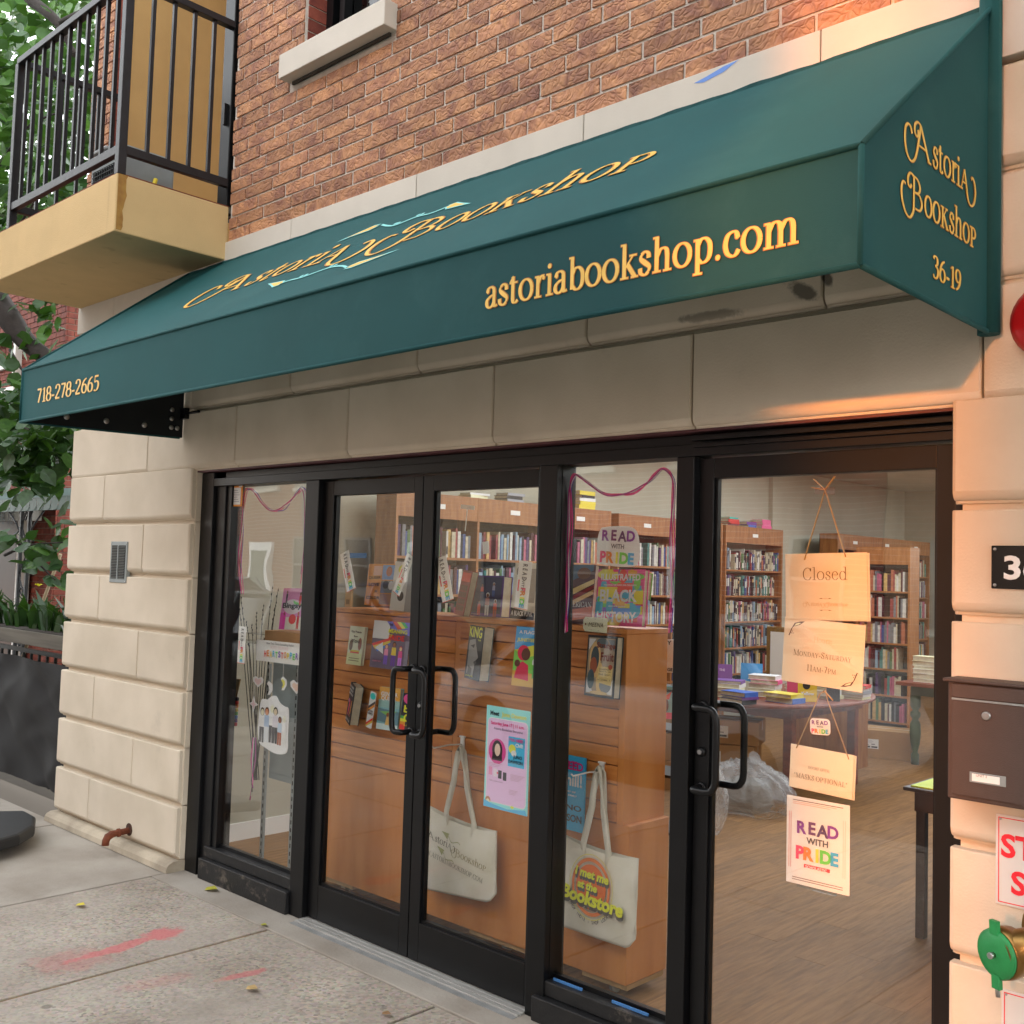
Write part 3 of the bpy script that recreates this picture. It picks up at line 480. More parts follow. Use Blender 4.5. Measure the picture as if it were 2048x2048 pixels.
for x in (-6.855, -5.287): b.v += [(x, y, z) for y, z in prof]
for i in range(n): b.f.append((i, n+i, n+(i+1) % n, (i+1) % n)); b.m.append(0)
b.f += [tuple(reversed(range(n))), tuple(range(n, 2*n))]; b.m += [0, 0]
PLS = mat('grimy_plinth', 'b9ad99', .9, .3, 5, .5, 70, col2='958a79'); add_stains(PLS, .4, 4, .55, .75, '665c4f'); b.build('plinth', PLS, bld)
# bricks one by one
bme = proto(MB().box(0, .2375, 0, .02, 0, .0568).build('brick', BRICK))
nb = 0; rest = MB(); rng = random.Random(3)
def brickat(x, z, me, L):
    global nb
    if me is None or nb >= 270:
        rest.box(x, x+L, rng.uniform(-.0015, .0015), .02, z, z+.0568); return
    o = bpy.data.objects.new('brick', me); C.objects.link(o); o.parent = bld; o.location = (x+3, rng.uniform(-.002, .0015), z); nb += 1
    o.rotation_euler = (rng.uniform(-.008, .008), 0, rng.uniform(-.004, .004))
    if abs(L-.2405) > .001: o.scale.x = L/.2405
rows = 36
for r in range(rows):
    z = 3.4375+.0686*r; off = (.0, .125, .06, .185)[r % 4]+rng.uniform(-.01, .01)
    for (xa, xb) in ((-6.84, XE), (-5.03, XR)):
        x = xa-off if xa < -6 else -5.064-.25+off
        while x < xb:
            a, c = max(x, xa), min(x+.2405, xb)
            segs = [(a, c)]
            if z+.06 > WZ0-.13 and z < WZ1:
                segs = []
                lo, hi = (WX0, WX1) if z > WZ0-.02 else (-4.50, -3.662)
                if a < lo: segs.append((a, min(c, lo)))
                if c > hi: segs.append((max(a, hi), c))
            for a, c in segs:
                if c-a > .02:
                    vis = (z < 3.43+(-1.25-c)*.36+.12) and z < 5.0 and xa > -6
                    brickat(a, z, bme if vis else None, c-a)
            x += .2505
o = rest.build('brick_field', BRICK, bld); o['kind'] = 'stuff'
# window reveal bricks, window, sill
for k in range(20):
    MB().box(WX0-.0, WX0+.006, .022, .13, WZ0+.002+.0686*k, WZ0+.0615+.0686*k).build('brick', RBRICK, bld)
b = MB().box(-4.502, -3.663, -.075, .13, 4.158, 4.283); s = b.build('window_sill', STONEW, bld, bevel=.004)
MB().box(-4.47, -3.70, -.012, .0, 4.142, 4.158).build('sill_bed', mat('dark_mortar', '4a453e', .95, .4, 20), bld)  # dark joint strip under the sill
w = MB().box(WX0+.006, WX0+.06, .13, .2, 4.284, 5.9).box(WX1-.06, WX1, .13, .2, 4.284, 5.9).box(WX0+.06, WX1-.06, .13, .2, 4.284, 4.34).box(WX0+.09, WX0+.13, .15, .2, 4.34, 5.9).build('window', BLK, bld)
g = MB().box(WX0+.06, WX1-.06, .205, .212, 4.34, 5.9).build('pane', GLASSD, w); 
MB().box(WX0+.06, WX0+.2, .24, .25, 4.34, 5.9).box(WX0+.21, WX0+.36, .23, .24, 4.34, 5.9).build('curtain', mat('grey_curtain', '6b6e78', .9), w)
MB().box(-6.84, XR, .3, 1.2, 6.1, 6.3).build('upper_floor', MORTAR, bld)
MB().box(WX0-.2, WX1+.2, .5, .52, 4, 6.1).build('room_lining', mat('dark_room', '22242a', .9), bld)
# balcony recess: tan side wall, dark balcony door, black leader at the brick edge
MB().box(-6.56, XE+.001, .12, 1.6, 3.42, 6.2).build('recess_side', TAN, bld); MB().box(XE, -5.05, 1.5, 1.6, 3.42, 6.2).build('recess_back', TAN, bld); MB().box(-5.05, -5.0, .3, 1.6, 3.42, 6.2).build('recess_return', TAN, bld)
MB().box(XE-.02, XE+.004, .02, .12, 3.45, 6.2).build('recess_brick_edge', RBRICK, bld)
for k in range(24): MB().box(XE+.004, XE+.010, .02+.002*(k % 2), .121, 3.6+.0686*k, 3.66+.0686*k).build('brick', RBRICK, bld)
MB().box(-5.155, -5.055, -.01, .09, 3.64, 6.2).box(-5.235, -5.19, .05, .11, 3.64, 6.2).build('balcony_door_frame', BLK, bld, bevel=.004)
MB().box(-5.30, -5.25, .12, .16, 3.64, 6.2).box(-5.10, -5.085, -.03, -.01, 4.1, 4.22).build('door_handle', BLK, bld)
# ------------------------------------------------------------------ balcony
bal = thing('balcony', 'tan stucco balcony slab with black bar railing above the left end of the awning', 'balcony', (-5.9, 0, 3.33))
BX0, BX1, BY = -6.81, -5.041, -.64
MB().box(BX0, BX1, BY, .0, 3.335, 3.632).build('slab', TANS, bal, bevel=.006)
MB().box(BX0+.004, BX1-.004, BY+.004, 0, 3.6325, 3.638).build('rust_edge', RUST, bal)
b = MB()
for i in range(14):
    z0, z1 = 3.345+.0205*i, 3.3655+.0205*i; w0, w1 = (.036+.005*math.sin(q*.9)+.002*math.sin(q*2.3)+.0016*q for q in (i, i+1)); b.poly([(BX1+.0012, BY+.008, z0), (BX1+.0012, BY+w0, z0), (BX1+.0012, BY+w1, z1), (BX1+.0012, BY+.008, z1)])
b.build('rust_streak', RUSTSTAIN, bal)
RZ0, RZ1 = 3.765, 4.655
MB().bar((-6.44, -.615, RZ1), (BX1-.02, -.615, RZ1), .045, .038).bar((BX1-.02, -.595, RZ1), (BX1-.02, -.01, RZ1), .045, .038).bar((-6.44, -.595, RZ1), (-6.44, -.0, RZ1), .045, .038).build('top_rail', RAILM, bal, bevel=.003)
MB().bar((-6.44, -.615, RZ0), (BX1-.02, -.615, RZ0), .034, .045).bar((BX1-.02, -.595, RZ0), (BX1-.02, -.01, RZ0), .034, .045).bar((-6.44, -.595, RZ0), (-6.44, 0, RZ0), .034, .045).build('bottom_rail', RAILM, bal, bevel=.003)
for x in (BX1-.02, -6.44): MB().box(x-.022, x+.022, -.637, -.593, 3.633, RZ1-.012).build('post', RAILM, bal, bevel=.003)
bp = proto(MB().box(-.0095, .0095, -.0095, .0095, RZ0+.02, RZ1-.015).build('baluster', RAILM))
def balu(x, y):
    o = bpy.data.objects.new('baluster', bp); C.objects.link(o); o.parent = bal; o.location = (x+5.9, y, -3.33)
for i in range(1, 12): balu(-6.44+(BX1-.02+6.44)*i/12, -.615)
for x in (BX1-.02, -6.44):
    for i in range(1, 5): balu(x, -.595+.585*i/5)
un = thing('utility_blower', 'grey portable blower unit with wire grille standing on the balcony floor', 'appliance', (-5.5, -.35, 3.64))
MB().box(-5.66, -5.32, -.5, -.18, 3.66, 3.90).box(-5.62, -5.36, -.48, -.2, 3.9, 3.93).build('body', GREYM, un, bevel=.02)
MB().box(-5.6, -5.36, -.506, -.5, 3.69, 3.80).build('vent_opening', mat('black_void', '0a0a0a', .9), un)
b = MB()
for i in range(10): b.bar((-5.6+.0267*i, -.51, 3.685), (-5.6+.0267*i, -.51, 3.805), .004)
for i in range(5): b.bar((-5.605, -.513, 3.69+.0275*i), (-5.355, -.513, 3.69+.0275*i), .004)
b.build('grille', BLK, un)
M = Matrix(((1, 0, 0, -5.49), (0, 0, -1, -.5015), (0, 1, 0, 3.86), (0, 0, 0, 1)))
l = art(un, .3, .06, (('r', 0, 0, .42, 1, 'dfe4e6'), ('r', .5, 0, 1, .9, 'dfe4e6')), 'sticker'); l.matrix_local = Matrix.Translation((-5.49+5.5, -.502+.35, 3.86-3.64)) @ Matrix.Rotation(math.pi/2, 4, 'X')
MB().tube([(-5.33, -.3, 3.66), (-5.29, -.32, 3.7), (-5.30, -.3, 3.76)], .012).build('cord', mat('yellow_plastic', 'd8c02a', .5), un)
hb = thing('storage_bin', 'pale grey plastic bin standing upright behind the balcony railing', 'bin', (-5.75, -.25, 3.64))
MB().box(-5.86, -5.7, -.4, -.15, 3.64, 4.0).build('body', mat('pale_plastic', '9a9ea0', .5), hb, bevel=.015); MB().box(-5.875, -5.69, -.41, -.14, 4.0, 4.02).build('lid', mat('pale_plastic', '9a9ea0', .5), hb, bevel=.006)
# ------------------------------------------------------------------ awning
aw = thing('shop_awning', 'dark green canvas shop awning with gold lettering over the bookshop entrance', 'awning', (-3.3, 0, 2.38))
AL, AR, AF, AZ0, AZ1, AZ2 = -5.575, -1.018, -.835, 2.385, 2.656, 3.325
ALB = -5.42
nU, nV = 40, 10; b = MB()
for j in range(nV+1):
    for i in range(nU+1):
        u, v = i/nU, j/nV; xl = AL+(ALB-AL)*v; x = xl+(AR-xl)*u; y = AF+(-.005-AF)*v; z = AZ1+(AZ2-AZ1)*v
        s = math.sin(math.pi*v)*(.006*math.sin(u*19)*math.sin(u*math.pi)-.010*math.sin(math.pi*u)); b.v.append((x, y-s*.6, z+s))
def drape(p):
    v = (p.z+2.38-AZ1)/(AZ2-AZ1); xl = AL+(ALB-AL)*v; u = (p.x-3.3-xl)/(AR-xl); s = math.sin(math.pi*v)*(.006*math.sin(u*19)*math.sin(u*math.pi)-.010*math.sin(math.pi*u)); return V((p.x, p.y-s*.6, p.z+s))
for j in range(nV):
    for i in range(nU): k = j*(nU+1)+i; b.smooth.add(len(b.f)); b.f.append((k, k+1, k+nU+2, k+nU+1)); b.m.append(0)
b.build('sloped_canvas', AWN, aw)
MB().poly([(AL, AF, AZ0), (AR, AF, AZ0), (AR, AF, AZ1), (AL, AF, AZ1)]).build('valance', AWN, aw)
MB().poly([(AR, AF, AZ0), (AR, -.03, AZ0), (AR, -.005, AZ2), (AR, AF, AZ1)]).build('side_panel', AWN, aw)
MB().poly([(AL, AF, AZ0), (ALB, -.005, AZ0), (ALB, -.005, AZ2), (AL, AF, AZ1)]).build('far_side_panel', AWN, aw)
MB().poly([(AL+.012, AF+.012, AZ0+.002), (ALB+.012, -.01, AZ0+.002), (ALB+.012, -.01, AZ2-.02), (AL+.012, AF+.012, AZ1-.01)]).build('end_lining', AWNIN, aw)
MB().poly([(AL+.012, AF+.012, AZ1-.05), (AR-.012, AF+.012, AZ1-.05), (AR-.012, -.02, AZ2-.06), (ALB+.012, -.02, AZ2-.06)]).poly([(AL+.012, AF+.014, AZ0+.004), (AR-.012, AF+.014, AZ0+.004), (AR-.012, AF+.014, AZ1-.012), (AL+.012, AF+.014, AZ1-.012)]).poly([(AR-.012, AF+.012, AZ0+.003), (AR-.012, -.02, AZ0+.003), (AR-.012, -.02, AZ2-.02), (AR-.012, AF+.012, AZ1-.012)]).build('lining', mat('lightened_underside', '86a2a0', .9, .1, 3), aw)  # lining tone lightened to stand in for light passing through the canvas
e = MB()
for p in (((AL, AF, AZ0), (AR, AF, AZ0)), ((AR, AF, AZ0), (AR, -.02, AZ0)), ((AL, AF, AZ0), (ALB, -.02, AZ0)), ((AR, AF, AZ0), (AR, AF, AZ1)), ((AR, AF, AZ1), (AR, -.01, AZ2)), ((AL, AF, AZ1), (AR, AF, AZ1)), ((AL, AF, AZ0), (AL, AF, AZ1)), ((AL, AF, AZ1), (ALB, -.01, AZ2))): e.tube(p, .0075, 8)
e.tube([(AR-.004, -.03, AZ0-.004), (AR-.004, -.025, AZ2+.02)], .03, 10)
e.build('hem', AWN, aw)
b = MB()
for i in range(120):
    x = ALB+(AR-ALB)*i/119; b.v += [(x, -.016-.003*math.sin(i*2.1), AZ2-.025), (x, -.014, AZ2+.004+.005*noise.noise(V((i*.35, 0, 0))))]
for i in range(119): b.f.append((2*i, 2*i+2, 2*i+3, 2*i+1)); b.m.append(0)
b.build('wall_flashing', AWN, aw)
b = MB(); 
for y in (-.62, -.42, -.22): b.lathe([(.007, -.002), (.014, -.002), (.016, .003), (.007, .004)], (ALB+.014-(.155)*(-y/.83), y, AZ0+.05), 14, axis='x')
for (y, z) in ((-.08, .05), (-.08, .1), (-.08, .15), (-.045, .05)): b.lathe([(.006, -.002), (.012, -.002), (.013, .003), (.006, .004)], (ALB+.012, y, AZ0+z), 14, axis='x')
b.build('grommet', STEEL, aw)
MB().tube([(ALB+.02, -.02, 2.52), (ALB+.2, -.02, 2.517)], .008, 8).box(ALB+.0, ALB+.06, -.03, .0, 2.49, 2.55).build('frame_bar', BLK, aw)
# lettering: gold with a darker edge, on the valance, the slope and the side
Mv = Matrix(((1, 0, 0, 3.3), (0, 0, -1, AF-.0015), (0, 1, 0, -2.38), (0, 0, 0, 1)))
def awl(text, x0, x1, zb, xh, M, thick=.19, thin=.075, track=.04, dr_=lambda p: p):
    """sets text between x0 and x1 on baseline zb; xh is the x-height"""
    for g, m, z in ((.03, GOLDEDGE, .0), (.0, GOLD, .0008)):
        vs, fs = serif(text, thick, thin, track, g); xs = [v[0] for v in vs]; a, c = min(xs), max(xs); s = (x1-x0)/(c-a)
        b = MB(); b.v = [tuple(dr_(M @ V((x0+(v[0]-a)*s, zb+v[1]*xh, z+v[2]*.02)))) for v in vs]; b.f = list(fs); b.m = [0]*len(fs); b.build('lettering', m, aw, world=False)
awl('astoriabookshop.com', -2.182, -1.166, 2.464, .0615, Mv)
awl('718-278-2665', -5.372, -4.687, 2.466, .0505, Mv, .2, .075)
sv = V((0, .83, .67)).normalized(); nv = V((1, 0, 0)).cross(sv); o0 = V((3.3, AF, AZ1-2.38))+nv*.0025
Ms = Matrix(((1, sv.x, nv.x, o0.x), (0, sv.y, nv.y, o0.y), (0, sv.z, nv.z, o0.z), (0, 0, 0, 1)))
awl('@stori&', -4.54, -3.22, .425, .142, Ms, .15, .06, .05, drape); awl('#oo<sho>', -3.2, -1.878, .425, .142, Ms, .15, .06, .05, drape)
Md = Matrix(((0, 0, 1, AR+3.3+.0015), (1, 0, 0, 0), (0, 1, 0, -2.38), (0, 0, 0, 1)))
awl('@stori&', -.615, -.148, 2.727, .053, Md, .17, .07, .02); awl('#oo<sho>', -.632, -.146, 2.590, .053, Md, .17, .07, .02)
awl('36-19', -.437, -.250, 2.449, .040, Md, .2, .08, .03)
def arrow(M, pts_stem, leafs):
    b = MB()
    for (cx, cy, dx, dy, w) in leafs:
        t = V((dx, dy, 0)); L_ = t.length; t.normalize(); n = V((-t.y, t.x, 0)); c = V((cx, cy, 0))
        out = [c+t*L_, c+t*(L_*.45)+n*w*.55, c+t*(L_*.1)+n*w, c-t*(L_*.12)+n*w*.3, c, c-t*(L_*.12)-n*w*.3, c+t*(L_*.1)-n*w, c+t*(L_*.45)-n*w*.55]
        b.poly([M @ (p+V((0, 0, .0006))) for p in out], 0); b.poly([M @ (c+t*L_*.1+(p-c-t*L_*.1)*.72+V((0, 0, .0012))) for p in out], 1)
    P = crm(pts_stem, 8)
    for i in range(len(P)-1):
        a, c = V((*P[i], .0006)), V((*P[i+1], .0006)); t = (c-a).normalized(); n = V((-t.y, t.x, 0))*.0065; b.poly([M @ (a+n), M @ (a-n), M @ (c-n), M @ (c+n)], 0)
    for q in (.35, .42, .6, .66):
        p = P[int(q*(len(P)-1))]; b.poly([M @ V((p[0]+x*.012, p[1]+.018+y*.01, .001)) for x, y in ell(0, 0, 1, 1, 8)[:-1]], 0)
    b.v = [tuple(drape(V(p))) for p in b.v]; b.build('leaf_ornament', [AQUA, GOLD], aw, world=False)
arrow(Ms, [(-3.42, .765), (-3.34, .72), (-3.27, .70), (-3.18, .735), (-3.08, .73), (-3.0, .76)], [(-3.46, .765, -.2, -.07, .035), (-3.0, .755, .17, -.06, .032)])
arrow(Ms, [(-3.12, .245), (-3.2, .29), (-3.3, .31), (-3.42, .27), (-3.52, .27), (-3.58, .25)], [(-3.1, .245, .23, .06, .035), (-3.56, .255, -.16, .06, .032)])
# ------------------------------------------------------------------ storefront
sf = thing('storefront', 'black aluminium shop front with three glass doors and two fixed windows', 'shop front', (-3.2, .1, 0))
F0, F1, FG = .06, .17, .115
fr = MB()
fr.box(-5.292, -5.17, F0, F1, .0, 2.185).box(-5.17, -5.075, F0+.02, F1, .0, 2.185)                        # left jamb, stepped
fr.box(-4.306, -4.2, F0, F1, 0, 2.107).box(-2.752, -2.66, F0, F1, 0, 2.107).box(-2.106, -2.034, F0, F1, 0, 2.107)
fr.box(-1.15, -1.115, F0+.02, F1, 0, 2.107)
fr.box(-5.17, -1.113, F0, F1, 2.107, 2.15).box(-5.17, -1.113, F0+.02, F1, 2.15, 2.185)
fr.build('frame', BLK, sf, bevel=.0025)
MB().box(-5.292, -1.113, .03, .30, 2.187, 2.196).build('head_flashing', mat('maroon_flashing', '5b3034', .6, .3, 10), sf)
b = MB()
for q in (.028, .05): b.box(-2.03, -1.116, F0-q*.6, F0, 2.107+q, 2.107+q+.012)
b.build('head_fin', BLK, sf)
for (x0, x1, gx, zt) in ((-5.075, -4.306, -5.03, .165), (-2.66, -2.106, -2.66, .15)):
    w = MB().box(x0-.04, x1, F0+.008, F1, zt-.055, zt).box(x0-.04, x1, F0-.022, F1, .0, zt-.058).build('window', BLKW, sf, bevel=.004)
    MB().box(x0, x1, FG-.004, FG+.02, zt, zt+.018).box(x0, gx+.002, F0+.03, F1, zt, 2.107).build('glazing_bead', BLK, w)
    MB().box(gx, x1, FG-.003, FG+.003, zt+.016, 2.107).build('pane', GLASS, w)
def door(x0, x1, gx0, gx1, hinge, D=.09):
    d = MB().box(x0, gx0, D, D+.045, .012, 2.10).box(gx1, x1, D, D+.045, .012, 2.10).box(gx0, gx1, D, D+.045, 2.03, 2.10).box(gx0, gx1, D, D+.045, .012, .175).build('door', BLK, sf, bevel=.0025)
    MB().box(gx0, gx0+.01, D+.012, D+.033, .175, 2.03).box(gx1-.008, gx1, D+.012, D+.033, .175, 2.03).box(gx0+.01, gx1-.008, D+.012, D+.033, .175, .187).build('glazing_bead', BLK, d)
    MB().box(gx0+.004, gx1-.004, FG-.003, FG+.003, .18, 2.03).build('pane', GLASS, d); return d
d1 = door(-4.195, -3.471, -4.118, -3.528, 0); d2 = door(-3.465, -2.757, -3.40, -2.785, 1); d3 = door(-2.03, -1.153, -1.972, -1.209, 1)
def pull(d, xm, xb, D, side, z0=.975, z1=1.25):
    o = .062*side; r = .0125; b = MB()
    pts = [(xm, D, z0), (xm, D+o*.8, z0), (xm+(xb-xm)*.15, D+o, z0), (xm+(xb-xm)*.8, D+o, z0), (xb, D+o, z0+.03), (xb, D+o, z1-.03), (xm+(xb-xm)*.8, D+o, z1), (xm+(xb-xm)*.15, D+o, z1), (xm, D+o*.8, z1), (xm, D, z1)]
    P = [pts[0]]
    for i in range(1, len(pts)-1):
        a, c, e = V(pts[i-1]), V(pts[i]), V(pts[i+1]); k = .3
        P += [c+(a-c)*k if (a-c).length < .1 else c+(a-c).normalized()*.02, c+((a-c).normalized()+(e-c).normalized())*.004, c+(e-c)*k if (e-c).length < .1 else c+(e-c).normalized()*.02]
    P.append(pts[-1]); b.tube(P, r, 12)
    for z in (z0, z1): b.lathe([(.019, 0), (.019, .004), (.013, .008)], (xm, D, z), 16, axis='y')
    return b.build('handle', BLK, d)
pull(d1, -3.495, -3.555, .09, -1); pull(d1, -3.495, -3.555, .135, 1)
pull(d2, -3.432, -3.345, .09, -1); pull(d2, -3.432, -3.335, .135, 1)
pull(d3, -2.0, -1.905, .09, -1); pull(d3, -2.0, -1.90, .135, 1)
for d, x in ((d2, -3.432), (d3, -2.0)):
    MB().lathe([(.017, -.0), (.017, .006), (.012, .010), (.010, .012)], (x, .09, 1.095), 18, axis='y').build('lock', BLK, d)
    MB().lathe([(.008, 0), (.008, .005)], (x, .079, 1.095), 12, axis='y').box(x-.001, x+.001, .0725, .0745, 1.089, 1.101).build('lock_core', STEEL, d)
b = MB()
for i in range(4): b.box(-4.2, -2.752, .02+.028*i, .045+.028*i, -.01, .008+.001*(i % 2))
b.build('threshold', STEELB, sf, bevel=.002)
MB().box(-2.034, -1.15, .02, .14, -.01, .01).build('threshold', STEELB, sf)
MB().box(-4.2, -2.752, -.008, .019, -.02, .0015).build('caulk_line', mat('grey_caulk', '8c8d8c', .8, .3, 10), sf)
for x0, x1, y in ((-2.64, -2.5, .098), (-2.36, -2.2, .098)): MB().box(x0, x1, y-.006, y, .151, .16).build('blue_tape', mat('blue_tape', '3f74ad', .7), sf)
# ------------------------------------------------------------------ room behind the glass
WALLP = mat('painted_wall', 'bdb8a6', .85, .08, 3, .2, 40)
FZ = .028; RX0, RX1, RY = -6.75, 1.6, 13.0
struct(MB().box(RX0-.1, RX1+.1, .2, RY+.1, -.1, FZ-.012).build('shop_floor', mat('sub_floor', '4a3a2c', .8)))
fl = bpy.data.objects['shop_floor']
PLK = [mat('oak_plank_%d' % i, c, .6, .4, 4, .08, 90, col2=c2, stretch=(14, 1.2, 1), detail=9, objvar=.07, spec=.2) for i, (c, c2) in enumerate((('9a7044', '80592f'), ('926a40', '785430')))]
x = -6.6; k = 0; rp = random.Random(5); restp = MB()
while x < 1.5:
    y = .3-rp.uniform(0, 1.2); ww = .148
    while y < 12.9:
        y1 = min(y+1.22, 12.98)
        if y1 > .32:
            a = (x+.0003, x+ww-.0003, max(y, .3)+.001, y1-.0003)
            if y < 5.5 and -5 < x < .2 and k < 300: MB().box(*a, FZ-.012, FZ-rp.uniform(0, .0007)).build('plank', PLK[k % 2], fl); k += 1
            else: restp.box(*a, FZ-.012, FZ)
        y = y1
    x += ww
o = restp.build('plank_field', PLK[0], fl); o['kind'] = 'stuff'
sw = struct(MB().box(RX0-.12, RX0, .3, RY, 0, 3.1).box(RX0, -4.3, RY, RY+.12, 0, 3.1).box(-4.3, -2.0, RY, RY+.12, 2.4, 3.1).box(-4.3, -2.0, RY, RY+.12, 0, .9).box(-2.0, RX1, RY, RY+.12, 0, 3.1).box(RX1, RX1+.12, .3, RY, 0, 3.1).build('shop_wall', WALLP))  # rear wall opening added to let daylight into the room
struct(MB().box(RX0, RX1, .3, 2.2, 3.1, 3.2).box(RX0, -5.8, 2.2, 9.5, 3.1, 3.2).box(.6, RX1, 2.2, 9.5, 3.1, 3.2).box(-5.8, .6, 5.2, 5.5, 3.0, 3.2).box(-5.8, .6, 8.6, 9.5, 3.1, 3.2).box(RX0, -4.6, 9.5, RY, 3.1, 3.2).box(-1.4, RX1, 9.5, RY, 3.1, 3.2).build('shop_ceiling', WALLP))  # unseen ceiling openings, added so sky light brightens the room
bc = MB().box(-4.35, -4.27, RY-.02, RY+.1, .85, 2.45).build('rear_opening_frame', WHITE, sw)
MB().box(-5.66, -5.56, .31, 1.12, FZ, 3.09).build('window_partition', WALLP, sw); MB().box(-5.559, -5.545, .31, 1.12, FZ, .13).build('skirting', WHITE, sw)
# whitewashed brick pier on the left wall between the bookcases
MB().box(RX0, RX0+.06, 8.85, 9.6, 0, 3.09).build('brick_pier', WALLP, sw)
LDO = mat('lit_wall', 'd6d6c2', .9)
# spines --------------------------------------------------------
PAL = [('red', 'a8322f'), ('white', 'd8d4c8'), ('black', '1c1c20'), ('teal', '2f8f86'), ('blue', '34549a'), ('yellow', 'd9a83a'), ('pink', 'c8517a'), ('green', '4f7d3c'), ('orange', 'c8632c'), ('cream', 'cfc09a'), ('purple', '5d3a78'), ('grey', '7d7f86'), ('maroon', '5e2430'), ('azure', '86a9c4')]
BAND = ['d8d4c8', '1c1c20', 'd9a83a', 'b8b8b0']
SPM = {}; USED = set()
def spinem(c):
    l = lin(c); g = .3*l[0]+.5*l[1]+.2*l[2]; return mat('spine_'+c, tuple(.72*v+.28*g for v in l[:3]), .5, .3, 30, spec=.3, objvar=.12)
def spineme(ci, bi):
    if (ci, bi) not in SPM:
        o = MB().box(0, 1, 0, 1, 0, .32).box(0, 1, 0, 1, .62, 1).box(0, 1, 0, 1, .32, .62, 0); b = MB(); b.v, b.f, b.m = o.v, o.f, o.m
        z = (.12, .45, .7)[bi % 3]; b.box(.98, 1.012, .12, .88, z, z+(.3, .38, .16)[bi % 3], 1)
        if bi % 2: b.box(.98, 1.012, .0, 1.0, .04, .08, 1)
        ob = b.build('book', [spinem(PAL[ci][1]), spinem(BAND[bi % 4] if PAL[ci][0] not in ('white', 'cream') else '33343c')]); SPM[(ci, bi)] = ob.data; bpy.data.objects.remove(ob)
    return SPM[(ci, bi)]
NB = [0]; rb = random.Random(11); spill = MB(); SPILLC = [spinem(c) for _, c in PAL]
ORD = ['top', 'second', 'third', 'fourth', 'fifth', 'lowest']
def shelf_books(face, a0, a1, z, depth, hmax, case, si, individual=True, axis='y', facing=1):
    """books standing along y (spines facing +x at `face`) or along x (spines facing -y)"""
    p = a0+.01; prev = None; run = []
    while p < a1-.05:
        if rb.random() < .04: p += rb.uniform(.03, .09)
        t = rb.choice((.016, .02, .024, .028, .032, .04)); h = min(hmax, rb.uniform(.18, .255)); d = rb.uniform(.14, .19); ci = rb.choice((0, 1, 1, 1, 2, 2, 3, 4, 5, 6, 7, 8, 9, 9, 9, 10, 11, 11, 12, 12, 13)); bi = rb.randrange(6)
        if p+t > a1-.01: break
        run.append((p, t, h, d, ci, bi)); p += t+.001
    for i, (p, t, h, d, ci, bi) in enumerate(run):
        lean = rb.uniform(-.05, .05) if rb.random() < .25 else 0; inset = rb.uniform(.0, .02)
        if individual and NB[0] < 165:
            o = bpy.data.objects.new('book', spineme(ci, bi)); C.objects.link(o); NB[0] += 1
            if axis == 'y': o.location = (face-.02-inset-d, p, z); o.scale = (d, t, h); o.rotation_euler = (lean, 0, 0)
            else: o.location = (p, face+.02+inset+d, z); o.rotation_euler = (0, lean, -math.pi/2); o.scale = (d, t, h)
            l = PAL[run[i-1][4]][0] if i else 'shelf end'; r = PAL[run[i+1][4]][0] if i < len(run)-1 else 'shelf end'
            sz = ('tall' if h > .235 else 'short' if h < .2 else 'medium')+(' thick' if t > .03 else ' slim' if t < .02 else '')
            lb_ = '%s %s spine between %s and %s, %s shelf, %s' % (sz, PAL[ci][0], l, r, ORD[si], case)
            if lb_ in USED: lb_ = 'leaning '+lb_.split(' ', 1)[1]; o.rotation_euler = (-.09, 0, 0)
            USED.add(lb_); tag(o, lb_, 'book', 'books standing spine out in the bookcases')
        else:
            if axis == 'y': spill.box(face-.02-inset-d, face-.02-inset, p, p+t, z, z+h, ci)
            else: spill.box(p, p+t, face+.02+inset, face+.02+inset+d, z, z+h, ci)
def bookcase(y0, y1, face, units, case, label, ztop=2.3, depth=.26, x=None, individual=(0, 1, 2, 3, 4), step=.302, ylim=None):
    t = thing('bookcase', label, 'bookcase', (face-depth/2, (y0+y1)/2, FZ), group='bookcases along the shop wall'); bk = face-depth
    MB().box(bk, bk+.012, y0, y1, FZ, ztop).build('back_panel', DARKIN, t)
    L_ = (y1-y0)/units; hd = .20
    for k in range(units+1): MB().box(bk+.012, face, y0+L_*k-.012, y0+L_*k+.012, FZ, ztop).build('side_panel', SHELFW, t)
    for k in range(units):
        a, c = y0+L_*k+.013, y0+L_*(k+1)-.013
        MB().box(face-.02, face-.002, a, c, ztop-hd, ztop-.02).build('header', SHELFW, t); MB().box(bk+.012, face-.001, a, c, ztop-.019, ztop-.001).build('top_board', SHELFW, t)
        MB().box(face-.002, face+.002, (a+c)/2-.06, (a+c)/2+.06, ztop-.12, ztop-.08).build('name_card', WHITE, t)
        for s in range(6):
            z = ztop-hd-.012-step*(s+1)
            if z < FZ+.04: break
            MB().box(bk+.013, face-.004, a, c, z-.02, z).build('shelf', SHELFW, t)
            lo, hi = ylim or (a, c)
            shelf_books(face-.004, max(a, lo), min(c, hi), z, depth, step-.04, case, s, s in individual and min(c, hi) > max(a, lo)) if min(c, hi) > max(a, lo) else None
            if ylim:
                for (p, q) in ((a, max(a, lo)), (min(c, hi), c)):
                    if q-p > .1 and hi > a: shelf_books(face-.004, p, q, z, depth, step-.04, case, s, False)
    return t
bookcase(7.5, 8.8, -6.52, 1, 'bookcase left of closed sign', 'tall wooden bookcase full of books, left of the closed sign in the door glass', individual=(0, 1, 2, 3))
bookcase(2.35, 5.05, -6.3, 3, 'long bookcase', 'long wooden bookcase with wide headers seen above the display through the middle door', individual=(0, 1), ylim=(2.9, 5.05))
